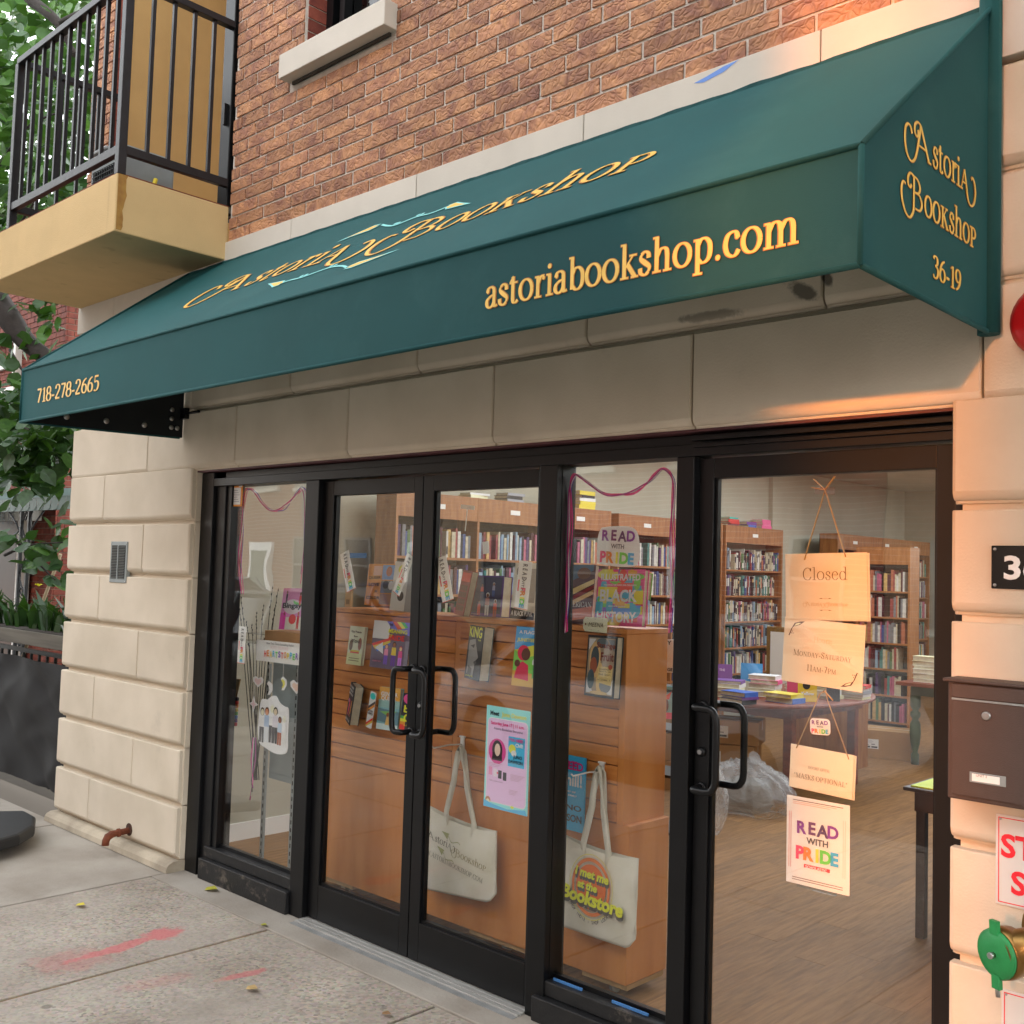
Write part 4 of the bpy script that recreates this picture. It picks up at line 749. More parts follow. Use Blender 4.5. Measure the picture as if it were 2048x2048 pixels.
bookcase(9.65, 12.6, -6.2, 3, 'farthest bookcase behind the signs', 'farthest wooden bookcase, partly behind the hanging door signs', individual=())
bookcase(5.35, 7.25, -6.42, 2, 'bookcase by the fixed window', 'tall wooden bookcase between the long one and the one by the door signs', individual=())
def case_front(x0, x1, y, label, case, ztop=2.2, ind=()):
    t = thing('bookcase', label, 'bookcase', ((x0+x1)/2, y, FZ), group='bookcases along the shop wall')
    MB().box(x0, x1, y+.26, y+.27, FZ, ztop).build('back_panel', DARKIN, t)
    for x in (x0, x1-.024): MB().box(x, x+.024, y, y+.26, FZ, ztop).build('side_panel', SHELFW, t)
    MB().box(x0+.025, x1-.025, y+.002, y+.02, ztop-.2, ztop).build('header', SHELFW, t)
    for s in range(6):
        z = ztop-.21-.3*(s+1)
        if z < .06: break
        MB().box(x0+.025, x1-.025, y+.003, y+.258, z-.02, z).build('shelf', SHELFW, t); shelf_books(y+.004, x0+.03, x1-.03, z, .26, .26, case, s, s in ind, axis='x')
case_front(-4.9, -3.9, 11.8, 'wooden bookcase facing the door across the back of the shop', 'bookcase across the back', ind=())
case_front(-3.4, -2.3, 12.4, 'wooden bookcase under the bright rear opening', 'bookcase under the rear opening', 1.9)
case_front(-5.6, -4.95, 8.9, 'narrow bookcase standing free in the middle of the shop', 'narrow free bookcase', 2.1)
o = spill.build('shelved_books', SPILLC); tag(o, 'rows of books filling the farther shelves at the back of the shop', 'books'); o['kind'] = 'stuff'
# books lying flat on top of the bookcases
def stack(x, y, z, n, lb, dx=.15, dy=.22, seed=0, cols=None, group='stacks of books lying flat on the bookcases', rot=0, hh=(.018, .04)):
    r = random.Random(seed)
    for i in range(n):
        ci = cols[i] if cols else r.randrange(14); h = r.uniform(*hh); M = Matrix.Translation((x+r.uniform(-.01, .01), y+r.uniform(-.012, .012), z)) @ Matrix.Rotation(rot+r.uniform(-.1, .1), 4, 'Z')
        o = thing('book', '%s book %s of stack %s' % (PAL[ci][0], ('at bottom' if i == 0 else 'on top' if i == n-1 else '%s up' % ('second', 'third', 'fourth', 'fifth', 'sixth', 'seventh', 'eighth', 'ninth')[i-1]), lb), 'book', M=M, group=group)
        MB().box(-dx/2, dx/2, -dy/2, dy/2, 0, .003).box(-dx/2, dx/2, -dy/2, dy/2, h-.003, h).box(dx/2-.003, dx/2, -dy/2, dy/2, .003, h-.003).build('cover', flat(PAL[ci][1]), o, world=False)
        MB().box(-dx/2+.005, dx/2-.004, -dy/2+.004, dy/2-.004, .003, h-.003).build('page_block', PAPER, o, world=False); z += h
stack(-6.42, 4.35, 2.3, 4, 'with a pink cover on the long bookcase', cols=[3, 1, 6, 6], seed=1); stack(-6.42, 4.75, 2.3, 5, 'of yellow and black books on the long bookcase', cols=[5, 5, 1, 2, 5], seed=2)
stack(-6.42, 3.75, 2.3, 3, 'of grey books on the long bookcase', cols=[11, 2, 11], seed=3); stack(-6.42, 3.3, 2.3, 2, 'at the near end of the long bookcase', cols=[9, 1], seed=9)
stack(-6.65, 7.72, 2.3, 4, 'with a teal cover on the tall bookcase', cols=[12, 0, 0, 3], seed=4, dx=.2); stack(-6.65, 8.15, 2.3, 2, 'of low purple books on the tall bookcase', cols=[4, 10], seed=5); stack(-6.65, 8.5, 2.3, 4, 'of pink books on the tall bookcase', cols=[6, 6, 6, 6], seed=6)
# ------------------------------------------------------------------ display fixture behind the glass
fx = thing('display_fixture', 'maple slatwall display fixture on casters right behind the shop window', 'display stand', (-3.5, .5, FZ))
FY, FX0, FX1, FB, FT = .376, -4.49, -2.545, .66, 1.472
MB().box(FX0+.02, FX1-.03, FY+.03, FB-.02, .7, 1.44).build('core', WOODS, fx)
MB().box(FX0, FX1+.025, FY+.012, FB, .085, .70).build('lower_panel', WOODS, fx, bevel=.003)
MB().box(FX1-.03, FX1, FY+.0, FB, .70, FT-.02).box(FX0, FX0+.02, FY, FB, .7, FT-.02).build('end_panel', WOODS, fx, bevel=.002)
MB().box(FX0-.005, FX1+.004, FY-.004, FB+.004, FT-.02, FT).build('top_board', WOODS, fx, bevel=.002)
MB().box(-3.53, -3.50, FY+.002, FY+.03, .7, FT-.021).build('seam_post', WOODS, fx)
nsl = 10; hz = (FT-.022-.705)/nsl
for x0, x1 in ((FX0+.021, -3.531), (-3.499, FX1-.031)):
    for i in range(nsl): MB().box(x0, x1, FY, FY+.022, .705+hz*i+.0022, .705+hz*(i+1)-.0022).build('slat', WOOD, fx, bevel=.0025)
for x0, x1 in ((FX0, FX0+.25), (-3.4, -3.05), (FX1-.2, FX1+.025)): MB().box(x0, x1, FY+.02, FB-.02, .065, .084).build('base_board', mat('raw_plywood', 'b08a58', .8, .2, 10), fx)
for x in (FX0+.15, FX1-.06, -3.2):
    MB().lathe([(.012, -.012), (.026, -.011), (.026, .011), (.012, .012)], (x, FY+.06, FZ+.026), 14, axis='x').box(x-.016, x+.016, FY+.045, FY+.075, FZ+.03, .066).build('caster', GREYM, fx)
# ------------------------------------------------------------------ books on show
def R(w, h, n, cols, seed, kinds='re'):
    r = random.Random(seed); out = []
    for i in range(n):
        cx, cy, a, b = r.random(), r.random(), r.uniform(.06, .22), r.uniform(.05, .16); c = r.choice(cols)
        if r.choice(kinds) == 'r': out.append(('r', max(0, cx-a), max(0, cy-b), min(1, cx+a), min(1, cy+b), c))
        else: out.append(('e', min(max(cx, a), 1-a), min(max(cy, b), 1-b), a, b, c))
    return out
def fig(x, y, s, skin, hair, top, legs):      # a small generic printed figure
    return [('e', x, y+.40*s, .10*s, .12*s, hair), ('e', x, y+.38*s, .075*s, .095*s, skin), ('p', [(x-.13*s, y-.05*s), (x+.13*s, y-.05*s), (x+.11*s, y+.28*s), (x-.11*s, y+.28*s)], top), ('p', [(x-.11*s, y-.5*s), (x-.02*s, y-.5*s), (x, y-.05*s), (x-.12*s, y-.05*s)], legs), ('p', [(x+.02*s, y-.5*s), (x+.11*s, y-.5*s), (x+.12*s, y-.05*s), (x, y-.05*s)], legs)]
YS = .335
# lower row on the slats
M, w, h = frame((695, 1251), (724, 1254), (693, 1327.7), YS, .1)
book(M, w, h, .02, 'e2d9a0', 'small cream paperback with brown lettering and tiny figures, left on the upper slat row', [('r', 0, 0, 1, .3, 'ded08a'), ('r', .2, .3, .8, .34, 'c04a3a'), ('r', .2, .34, .8, .38, 'd9a83a'), ('e', .2, .5, .12, .14, '5d4632'), ('e', .8, .55, .12, .16, '7b3d2a'), ('r', .15, .1, .85, .12, '6b5f3c'), ('r', .15, .16, .85, .18, '6b5f3c')], [('Gay Poems', .5, .85, .07, .7, '3c2c22'), ('for', .5, .74, .05, .3, '3c2c22'), ('You', .5, .62, .09, .6, '3c2c22')])
M, w, h = frame((742, 1239.7), (816, 1246), (727, 1331.6), YS, .1)
book(M, w, h, .025, '5a4d5e', 'wide picture book with rainbow arc and a crowd, titled The Meaning of Pride', [('r', 0, .62, .45, 1, 'cfc9c4'), ('p', [(.35, 1), (1, 1), (1, .72), (.5, .84)], '6e6ab0'), ('p', [(.5, 1), (.62, 1), (.78, .86), (.66, .84)], 'd9573a'), ('p', [(.62, 1), (.72, 1), (.86, .88), (.78, .86)], 'e0b53c'), ('p', [(.72, 1), (.82, 1), (.93, .9), (.86, .88)], '4f9a4f'), ('p', [(0, .5), (.5, .66), (.5, .6), (.08, .4)], 'c23a34'), ('p', [(.04, .45), (.5, .6), (.5, .55), (.12, .38)], 'e0a03a'), ('p', [(.12, .38), (.5, .55), (.5, .5), (.18, .34)], '3f62a8'), ('p', [(.1, .42), (.34, .3), (.3, .55)], 'e8e2e0'), ('r', .9, .1, 1, .62, '6f6a78')]+fig(.42, .3, .42, 'c98d6a', '8a4a2c', 'd0708a', '6a4aa0')+fig(.62, .32, .5, '7a4a34', '2a1c18', 'd9a030', '5a3a80')+fig(.8, .28, .42, 'd0a080', 'a83a3a', 'c04a7a', 'a86ac0'), [('THE', .48, .93, .045, None, '2f2c30'), ('MEANING', .68, .80, .085, .5, 'e8b83a'), ('OF', .5, .70, .06, None, 'e8b83a'), ('PRIDE', .66, .66, .11, .42, 'c8322f'), ('ROSIEE THOR', .2, .14, .03, .22, 'd0708a')])
M, w, h = frame((924, 1249), (970.4, 1253.6), (906.7, 1353.6), YS-.02, .08, yaw=-.35)
book(M, w*1.04, h, .05, '17181b', 'thick black biography titled King with a pale face printed on its cover', [('r', 0, 0, .55, .62, '3a3a3c'), ('p', [(.1, .1), (.55, .05), (.62, .35), (.8, .42), (.62, .6), (.5, .75), (.1, .72)], '8a8886'), ('p', [(.2, .62), (.5, .66), (.45, .58)], '2c2c2e'), ('e', .62, .32, .1, .03, '4a4846'), ('p', [(.15, .05), (.4, .02), (.45, .2), (.2, .25)], '55534f')], [('KING', .5, .88, .2, .86, 'e6dc28'), ('A Life', .8, .745, .035, None, 'e6dc28'), ('Jonathan Eig', .35, .06, .035, .5, 'd8cf3a')])
M, w, h = frame((1025.5, 1252), (1089, 1256.5), (1005, 1368), YS, .1)
book(M, w, h, .014, '3f86b8', 'bright picture book with a girl in a red scarf before a blue sky', [('p', [(0, 0), (1, 0), (1, .2), (0, .26)], 'd9913a'), ('p', [(0, .26), (1, .2), (1, .62), (0, .6)], '6fae4c'), ('p', [(.0, .6), (.7, .72), (1, .6), (.5, .5)], 'e0c044'), ('p', [(.06, .13), (.52, .1), (.48, .36), (.3, .42), (.14, .36)], 'c22f4a'), ('e', .3, .56, .19, .13, 'c22f4a'), ('e', .38, .54, .14, .105, '54352c'), ('e', .13, .38, .09, .06, '54352c'), ('p', [(.6, .44), (.66, .5), (.72, .44), (.7, .36), (.6, .38)], 'e6e4dc'), ('r', .62, .15, 1, .36, '4f9a4a')], [('A FLAG FOR', .52, .91, .06, .8, 'e8dcc0'), ('JUNETEENTH', .5, .77, .075, .86, 'e0b45a')])
M, w, h = frame((1163, 1269), (1233.8, 1273), (1143.8, 1388.7), YS-.015, .08, yaw=-.2)
book(M, w, h, .035, '23282c', 'ornate art book in tan and black titled Strange Fruit on the right slat panel', [('r', .05, .04, .95, .96, '8a7a66'), ('p', [(.06, .06), (.3, .06), (.06, .3)], 'e0ddd2'), ('p', [(.94, .06), (.7, .06), (.94, .3)], 'd0cdc2'), ('p', [(.06, .94), (.3, .94), (.06, .75)], 'd0cdc2'), ('p', [(.94, .94), (.7, .94), (.94, .75)], '5d6468'), ('e', .3, .6, .2, .3, 'cf9a68'), ('e', .3, .62, .14, .2, '3b474c'), ('e', .26, .5, .12, .14, '8a4a30'), ('e', .5, .3, .12, .26, 'd29a62'), ('e', .2, .28, .12, .16, '3f5158'), ('e', .7, .2, .2, .12, '6c7274'), ('p', [(.42, .24), (.9, .2), (.92, .5), (.45, .5)], 'dca56e'), ('e', .84, .5, .07, .04, '8a3c28'), ('e', .5, .07, .3, .03, 'd8a070'), ('e', .52, .88, .2, .08, '4d585c')], [('Strange', .66, .83, .12, .62, '6b3226'), ('Fruit', .72, .66, .14, .44, '6b3226'), ('Uncelebrated', .68, .46, .03, .4, '4a2c20', 's'), ('Narratives from', .68, .425, .026, .4, '4a2c20', 's'), ('Black History', .68, .375, .036, .42, '4a2c20', 's'), ('Joel Christian Gill', .66, .29, .032, .44, '4a2c20', 's')])
M, w, h = frame((689, 1364), (716.4, 1372.8), (687.6, 1442.8), YS-.02, .05, yaw=-.5)
book(M, w*1.15, h, .045, '1d1c22', 'thick black paperback with red and orange figures, left on the lower slat row', [('p', [(.25, .2), (.4, .22), (.5, .5), (.42, .62), (.3, .5)], 'c22a55'), ('p', [(.6, .2), (.8, .3), (.85, .6), (.72, .62), (.66, .42)], 'd8762a'), ('e', .2, .55, .1, .05, 'd07aa0'), ('r', .2, .2, .8, .215, 'b8384a')], [("THE WOMEN'S", .5, .93, .06, .86, 'd8d4d0'), ('HOUSE OF', .5, .84, .06, .7, 'd8d4d0'), ('DETENTION', .5, .75, .06, .8, 'd8d4d0'), ('HUGH RYAN', .5, .09, .065, .84, 'd8d4d0')])
M, w, h = frame((754, 1373), (796, 1378), (740.6, 1455), YS, .1)
book(M, w, h, .02, '6f9aa0', 'paperback titled Gender Queer with a pale lake scene, behind the left door handle', [('r', 0, .7, 1, 1, 'c08a44'), ('r', 0, .52, 1, .7, '7f9f9c'), ('p', [(0, .2), (1, .12), (1, .45), (0, .5)], '55707a'), ('p', [(.1, .42), (.9, .46), (.6, .3)], '6a9a58'), ('r', 0, 0, 1, .14, 'a8d4e0'), ('p', [(.4, .12), (.6, .12), (.54, .34), (.46, .34)], 'c8965a'), ('e', .5, .36, .07, .05, '7a4a2c')], [('GENDER', .5, .84, .1, .8, 'ece8dc'), ('QUEER', .48, .73, .11, .72, 'ece8dc')])
M, w, h = frame((802.5, 1386), (838, 1394), (798.5, 1457.6), YS, .1)
book(M, w, h, .03, '2c2430', 'thick pink and black paperback with fat yellow letters beside the door meeting stile', [('e', .35, .86, .32, .14, 'd0457a'), ('e', .6, .78, .3, .12, 'c03868'), ('r', 0, 0, .3, .14, 'c8342c'), ('r', 0, .14, .3, .22, 'd9782a'), ('r', 0, .22, .3, .3, 'd8b83a'), ('r', 0, .3, .3, .38, '4a8a4a')], [('but', .55, .58, .2, .8, 'e6cc2a'), ('Girl', .6, .34, .22, .8, 'e6cc2a'), ('A MEMOIR', .55, .14, .05, .6, 'd8a83a')])
M, w, h = frame((743, 1382), (752, 1386), (725, 1450), YS-.02)
o = thing('bookmark', 'narrow striped bookmark with a rounded teal head leaning on the slats', 'bookmark', M=M, group='bookmarks'); h *= 1.0
slab(rrect(w*1.3, h, .008), .001).build('card', flat('cfd4d0'), o, world=False)
art(o, w*1.3, h, [('e', .5, .88, .45, .09, '38a8a4'), ('p', [(0, .5), (1, .7), (1, .78), (0, .58)], '3c3230'), ('p', [(0, .42), (1, .62), (1, .7), (0, .5)], 'c8752c'), ('p', [(0, .05), (1, .25), (1, .32), (0, .12)], 'c8342c'), ('p', [(0, 0), (1, .18), (1, .25), (0, .05)], 'd8a040')])
write(o, sans('BOOK', .03), flat('3a3432'), 0, -.005, w=w*1.1); write(o, sans('NERD', .03), flat('3a3432'), 0, -.018, w=w*1.1)
# top of the fixture
YT = .47
M, w, h = frame((730.7, 1127), (789, 1127), (716, 1209), YT, .12)
book(M, w, h, .03, 'c97a34', 'orange book titled Queer Love in Color standing on the fixture', [('r', .5, .62, .97, .97, '4f7fc0'), ('r', .5, .3, .97, .6, '5b6068'), ('e', .73, .82, .1, .12, '8a4a34'), ('e', .66, .5, .1, .1, '2c2a2c'), ('e', .84, .48, .09, .1, 'c8c4c0'), ('r', .2, .72, .48, .95, 'c8958a'), ('r', .5, .03, .97, .28, '8a6a58')], [('QUEER', .27, .66, .075, .42, '3a2a1c'), ('LOVE', .27, .5, .075, .36, '3a2a1c'), ('IN', .36, .34, .06, None, '3a2a1c'), ('COLOR', .28, .18, .075, .46, '3a2a1c')], group='books standing on top of the fixture')
M, w, h = frame((787.6, 1122), (825, 1124.6), (773, 1219), YT-.02, .1)
book(M, w*1.2, h, .02, 'd0c9b4', 'cream book with a yellow flower behind the tilted bookmark', [('e', .4, .84, .22, .1, 'd8b848'), ('e', .3, .5, .12, .08, '3a3430'), ('e', .42, .3, .14, .1, '4a4642'), ('r', .65, 0, 1, 1, '8a8a88')], [], group='books standing on top of the fixture')
M, w, h = frame((690, 1165), (702, 1165), (683, 1213), YT, .05)
book(M, w, h, .012, 'a8906a', 'narrow tan booklet at the left end of the fixture top', [('r', .2, .1, .8, .3, '7d6a4c')], [], group='books standing on top of the fixture')
M, w, h = frame((911, 1138), (935.7, 1140.6), (889, 1226), YT-.02, .15, yaw=-.4)
book(M, w*1.4, h, .035, '7c3a3a', 'maroon paperback leaning left behind the tilted pride bookmark', [('r', .05, .75, .95, .95, 'b8403a')]+[('r', .1+.2*i, .1+.15*j, .26+.2*i, .22+.15*j, '5d4038') for i in range(4) for j in range(4)], [], group='books standing on top of the fixture')
M, w, h = frame((940, 1150), (1003.8, 1151.6), (927, 1230), YT, .08)
book(M, w, h, .06, '4b2f6a', 'large purple boxed book covered with costumed figures in white and red', [('r', .04, .08, .96, .96, '33304a'), ('r', .04, .02, .96, .07, '5a3a80')]+[z for q in ((.3, .2, .36, '7a4634', '2a2020', 'c24a3a', 'c24a3a'), (.55, .3, .55, '6a4030', 'e0dcd8', '8a4a3a', 'ddd8d4'), (.8, .2, .45, '7a4a38', 'd8d4d0', 'c8442c', '8a3a30'), (.36, .62, .36, '6a3c30', '1c1a20', 'b04a38', '44405a'), (.72, .66, .34, '7a4a38', 'dcd8d4', '8a88a0', '3a4a80')) for z in fig(*q)], [('W FUTURES', .2, .045, .025, .22, 'd8d4d0')], group='books standing on top of the fixture')
M, w, h = frame((1025.5, 1124.6), (1069, 1126), (1011, 1236), YT, .1)
book(M, w*1.1, h, .025, 'bdb6aa', 'pale book titled Black Punk with a figure in red', [('p', [(.2, .2), (.5, .2), (.6, .55), (.45, .75), (.25, .6)], 'b02c2c'), ('e', .42, .72, .1, .07, '4a2c24'), ('p', [(0, 0), (1, 0), (1, .12), (0, .2)], '1f1d1e'), ('r', .6, .3, .95, .9, '8a837a'), ('e', .25, .85, .15, .1, '6a645c')], [('A BLACK PUNK', .5, .10, .09, .9, 'dcd8ce')], group='books standing on top of the fixture')
M, w, h = frame((1121.5, 1128), (1183, 1128), (1103, 1244), YT, .12)
book(M, w, h, .03, '4a3032', 'dark art book with striped flag folds, half hidden by the middle post', [('p', [(.2, .7), (.95, .9), (.95, 1), (.2, 1)], '3f5368'), ('e', .65, .85, .22, .1, '5b3e2e'), ('p', [(.0, .38), (1, .68), (1, .76), (0, .5)], 'c0a87a'), ('p', [(0, .28), (1, .6), (1, .66), (0, .36)], '7a2f34'), ('p', [(0, .2), (1, .5), (1, .58), (0, .28)], 'b89c70'), ('p', [(.1, .02), (1, .1), (1, .3), (.3, .22)], 'a8604a')], [('AMERICAN', .55, .32, .09, .85, 'cfc4b4', 's')], group='books standing on top of the fixture')
M, w, h = frame((1190.5, 1138), (1283.6, 1138), (1185, 1249), YT-.03, .1)
pc = ['c83a6a', '4a78b8', 'd88a34', '5fa848', '6a4a9a', 'c84438', 'd8b03a', '3f8fa8']
book(M, w, h, .03, 'bc4a7c', 'large multicoloured book titled Illustrated Black History at the right end of the fixture top', R(w, h, 46, pc, 4), [('ILLUSTRATED', .5, .86, .12, .84, 'e4dccf', 'b'), ('HONORING THE ICONIC AND THE UNSEEN', .5, .72, .028, .7, 'e4dccf'), ('BLACK', .48, .53, .22, .80, 'e4dccf', 'b'), ('GEORGE McCALMAN', .46, .34, .026, .36, 'e4dccf'), ('HISTORY', .46, .15, .19, .84, 'e4dccf', 'b')], group='books standing on top of the fixture')
M, w, h = frame((1290, 1146), (1297, 1147), (1288, 1200), YT+.1)
book(M, w*1.3, h, .03, '57a83c', 'lime green book edge showing right behind the multicoloured history book', (), (), group='books standing on top of the fixture')
# behind the fixture's right end
YB = .95
M, w, h = frame((1288, 1278), (1346, 1279), (1288, 1343), YB)
book(M, w, h, .03, 'd8d4cc', 'white memoir with a maroon portrait panel seen past the fixture end', [('r', .2, .2, .74, .8, '6b3038'), ('p', [(.35, .2), (.65, .2), (.62, .5), (.5, .7), (.38, .5)], 'd0cbc6'), ('e', .5, .66, .08, .09, 'c89a80')], [('PAGEBOY', .5, .9, .12, .92, '1c1c1e'), ('PAGE', .8, .09, .1, .36, '1c1c1e'), ('ELLIOT', .25, .09, .1, .4, '1c1c1e')], group='books on the rack past the fixture end')
M, w, h = frame((1290, 1372), (1346, 1373), (1288, 1436), YB)
book(M, w, h, .03, '6aa0c8', 'book with a brown face under orange hair on blue, low past the fixture end', [('r', 0, 0, 1, .2, 'c8507a'), ('e', .6, .45, .22, .3, '5f3a2c'), ('p', [(.4, .7), (.5, .95), (.6, .75), (.7, .98), (.75, .72), (.95, .85), (.85, .6), (.45, .6)], 'b0482c')], [], group='books on the rack past the fixture end')
rk = thing('book_rack', 'dark metal book rack standing behind the right end of the fixture', 'rack', (-2.9, YB, FZ))
b = MB()
for z in (.55, .80, 1.0, 1.18): b.box(-3.2, -2.66, YB+.0, YB+.2, z-.012, z)
for x in (-3.2,): b.box(x, x+.015, YB+.18, YB+.2, FZ, 1.5)
b.build('frame', BLK, rk)
# the blue book hung low right
M, w, h = frame((1085, 1500), (1170.6, 1517), (1070, 1642), .35)
book(M, w, h, .01, '2f8fc4', 'blue picture book with pink and white lettering beside the right tote bag', [('e', .35, .5, .16, .12, 'c09a4a'), ('p', [(.35, .62), (.42, .7), (.3, .72)], '7a4a2c')], [('YOU NEED TO', .5, .9, .07, .7, 'c22a72'), ('NEED', .72, .87, .11, .5, 'c22a72', 'b'), ('Chill!', .68, .68, .17, .55, 'e6ecee'), ('A STORY OF', .62, .52, .025, .4, 'b8d8e8'), ('LOVE AND FAMILY', .6, .47, .025, .5, 'b8d8e8'), ('JUNO', .66, .30, .1, .6, '22343e'), ('DAWSON', .6, .17, .1, .74, '22343e')])
# ------------------------------------------------------------------ poster in the right-hand leaf of the double door
YG = .123
M, w, h = frame((974, 1409.3), (1061.4, 1423.3), (953, 1607.4), YG)
po = thing('event_poster', 'pink and sky blue storytime poster taped inside the double door', 'poster', M=M)
slab(rrect(w, h, .004), .0006).build('sheet', flat('7cc0e0'), po, world=False)
art(po, w, h, [('p', [(.5+x/w, .47+y/h) for x, y in rrect(w*.92, h*.83, .02)], 'e6e4ec'), ('p', [(.5+x/w, .47+y/h) for x, y in rrect(w*.89, h*.815, .019)], 'd99cc0'), ('e', .28, .56, .2, .125, 'b0407a'), ('e', .28, .57, .12, .1, '2a2226'), ('p', [(.16, .47), (.4, .47), (.38, .58), (.18, .58)], '2a2226'), ('e', .285, .575, .065, .062, 'cfa594'), ('r', .53, .44, .9, .73, '3f97cc'), ('e', .62, .61, .08, .045, 'd8b848'), ('e', .66, .57, .06, .03, 'e0dcd0'), ('r', .1, .32, .18, .4, 'd07a9a'), ('r', .21, .31, .29, .39, 'c8b0c0'), ('r', .32, .30, .40, .38, '34303a'), ('r', .43, .29, .51, .37, '34303a'), ('e', .3, .35, .02, .01, 'c04a5a'), ('e', .1, .07, .06, .035, '9a6a4a'), ('e', .1, .05, .05, .03, 'e0b8a0'), ('p', [(0, 0), (1, 0), (.95, .05), (.55, .02), (.2, .04), (0, .07)], '4f97d0'), ('e', .66, .05, .04, .012, 'd8c048')]+[('r', .1, .435-.014*i, .4-.04*i, .441-.014*i, 'a88aa0') for i in range(3)]+[('r', .6, .36-.013*i, .92-.03*i, .366-.013*i, 'a88aa0') for i in range(5)]+[('r', .58, .21-.013*i, .78-.02*i, .216-.013*i, 'a88aa0') for i in range(4)])
k = po
write(k, sans('Meet', .035), flat('23303a'), -.30*w, .43*h, .045*h); write(k, sans('Juno Dawson', .035), flat('d8d86a'), .14*w, .425*h, w=.56*w)
write(k, sans('Saturday June 17 | 11 a.m.', .03), flat('c02a6a'), 0, .33*h, w=.76*w); write(k, sans('Astoria Bookshop Storytime'), flat('3a2a4a'), 0.02*w, .28*h, w=.66*w)
write(k, sans('YOU NEED', .03), flat('c22a72'), .215*w, .20*h, w=.32*w, z=.0048); write(k, sans('Chill!', .03), flat('e4ecf0'), .29*w, .155*h, w=.17*w, z=.0048)
write(k, sans('JUNO', .03), flat('22343e'), .26*w, .035*h, w=.2*w, z=.0048); write(k, sans('DAWSON', .03), flat('22343e'), .215*w, -.01*h, w=.32*w, z=.0048); write(k, sans('Scan to learn more'), flat('6a4a62'), -.22*w, -.23*h, w=.3*w)
# ------------------------------------------------------------------ READ WITH PRIDE cards
RP = [('P', 'd03a58'), ('R', 'dd6f2c'), ('I', 'e2b23a'), ('D', '58a83e'), ('E', '3a8fb4')]
def rwp(par, w, cx, cy, dx, h1, hw, h2, cols=('6a2c6e', '4a3348')):
    for i, ch in enumerate('READ'): write(par, sans(ch, .035), flat(('6b2f74', '5a3058', '4a3050', '6a2f7c')[i]), cx+(i-1.5)*dx, cy+h1*.95+(i % 2)*.0015*h1/.03, h1)
    write(par, sans('WITH', .02), flat('39343a'), cx, cy, hw)
    for i, (ch, c) in enumerate(RP): write(par, sans(ch, .045), flat(c), cx+(i-2)*dx*.83, cy-h2*.98, h2)
M, w, h = frame((1197, 1050.5), (1281, 1055), (1198, 1130), YG)
o = thing('pride_card', 'large white rounded card reading Read with Pride in the fixed window', 'card', M=M, group='read with pride cards')
P = [(-.42, .44), (-.1, .5), (.3, .49), (.46, .3), (.5, -.1), (.46, -.42), (.1, -.5), (-.3, -.48), (-.46, -.42), (-.5, -.1), (-.49, .25)]
P = crm([(x*w, y*h) for x, y in P]+[(-.42*w, .44*h)], 5)[:-1]
slab(list(reversed(P)), .001).build('card', WHITE, o, world=False); rwp(o, w, 0, 0, w*.20, h*.27, h*.115, h*.29)
M, w, h = frame((1619.8, 1435.7), (1660, 1438.8), (1620.7, 1468), YG)
o = thing('pride_sticker', 'small rounded read with pride sticker hanging inside the string triangle of the masks sign', 'sticker', M=M, group='read with pride cards')
slab(rrect(w, h, .012), .0008).build('card', WHITE, o, world=False); rwp(o, w, 0, 0, w*.21, h*.26, h*.12, h*.28)
M, w, h = frame((1574, 1589), (1699.9, 1611.5), (1574.7, 1762.7), YG)
o = thing('pride_poster', 'white sheet reading Read with Pride, lowest of the notices in the right door', 'poster', M=M, group='read with pride cards')
slab(rrect(w, h, .002), .0006).build('sheet', WHITE, o, world=False); rwp(o, w, 0, .005, w*.165, h*.145, h*.075, h*.155)
art(o, w, h, [('r', .29, .205, .70, .245, 'c8282c')]+[('r', .1, .955-.02*i, .9-.1*i, .963-.02*i, ('5a4a46', 'b89a90', 'b89a90')[i]) for i in range(3)]+[('r', .1, .045+.025*i, .9, .053+.025*i, '6a5a56') for i in range(2)]+[('r', .04+.03*i, .18, .048+.03*i, .82, 'b06a66') for i in range(2)]+[('r', .93-.03*i, .18, .937-.03*i, .82, 'c0a098') for i in range(2)])
write(o, sans('SCHOLASTIC', .02), flat('e8e0dc'), -.005*w, -.275*h, w=.34*w, z=.006)
MB().box(-w*.33, w*.3, -h*.535, -h*.49, -.003, -.002).build('clear_tape', glassmat('clear_tape', (.85, .85, .85), 2), o, world=False)
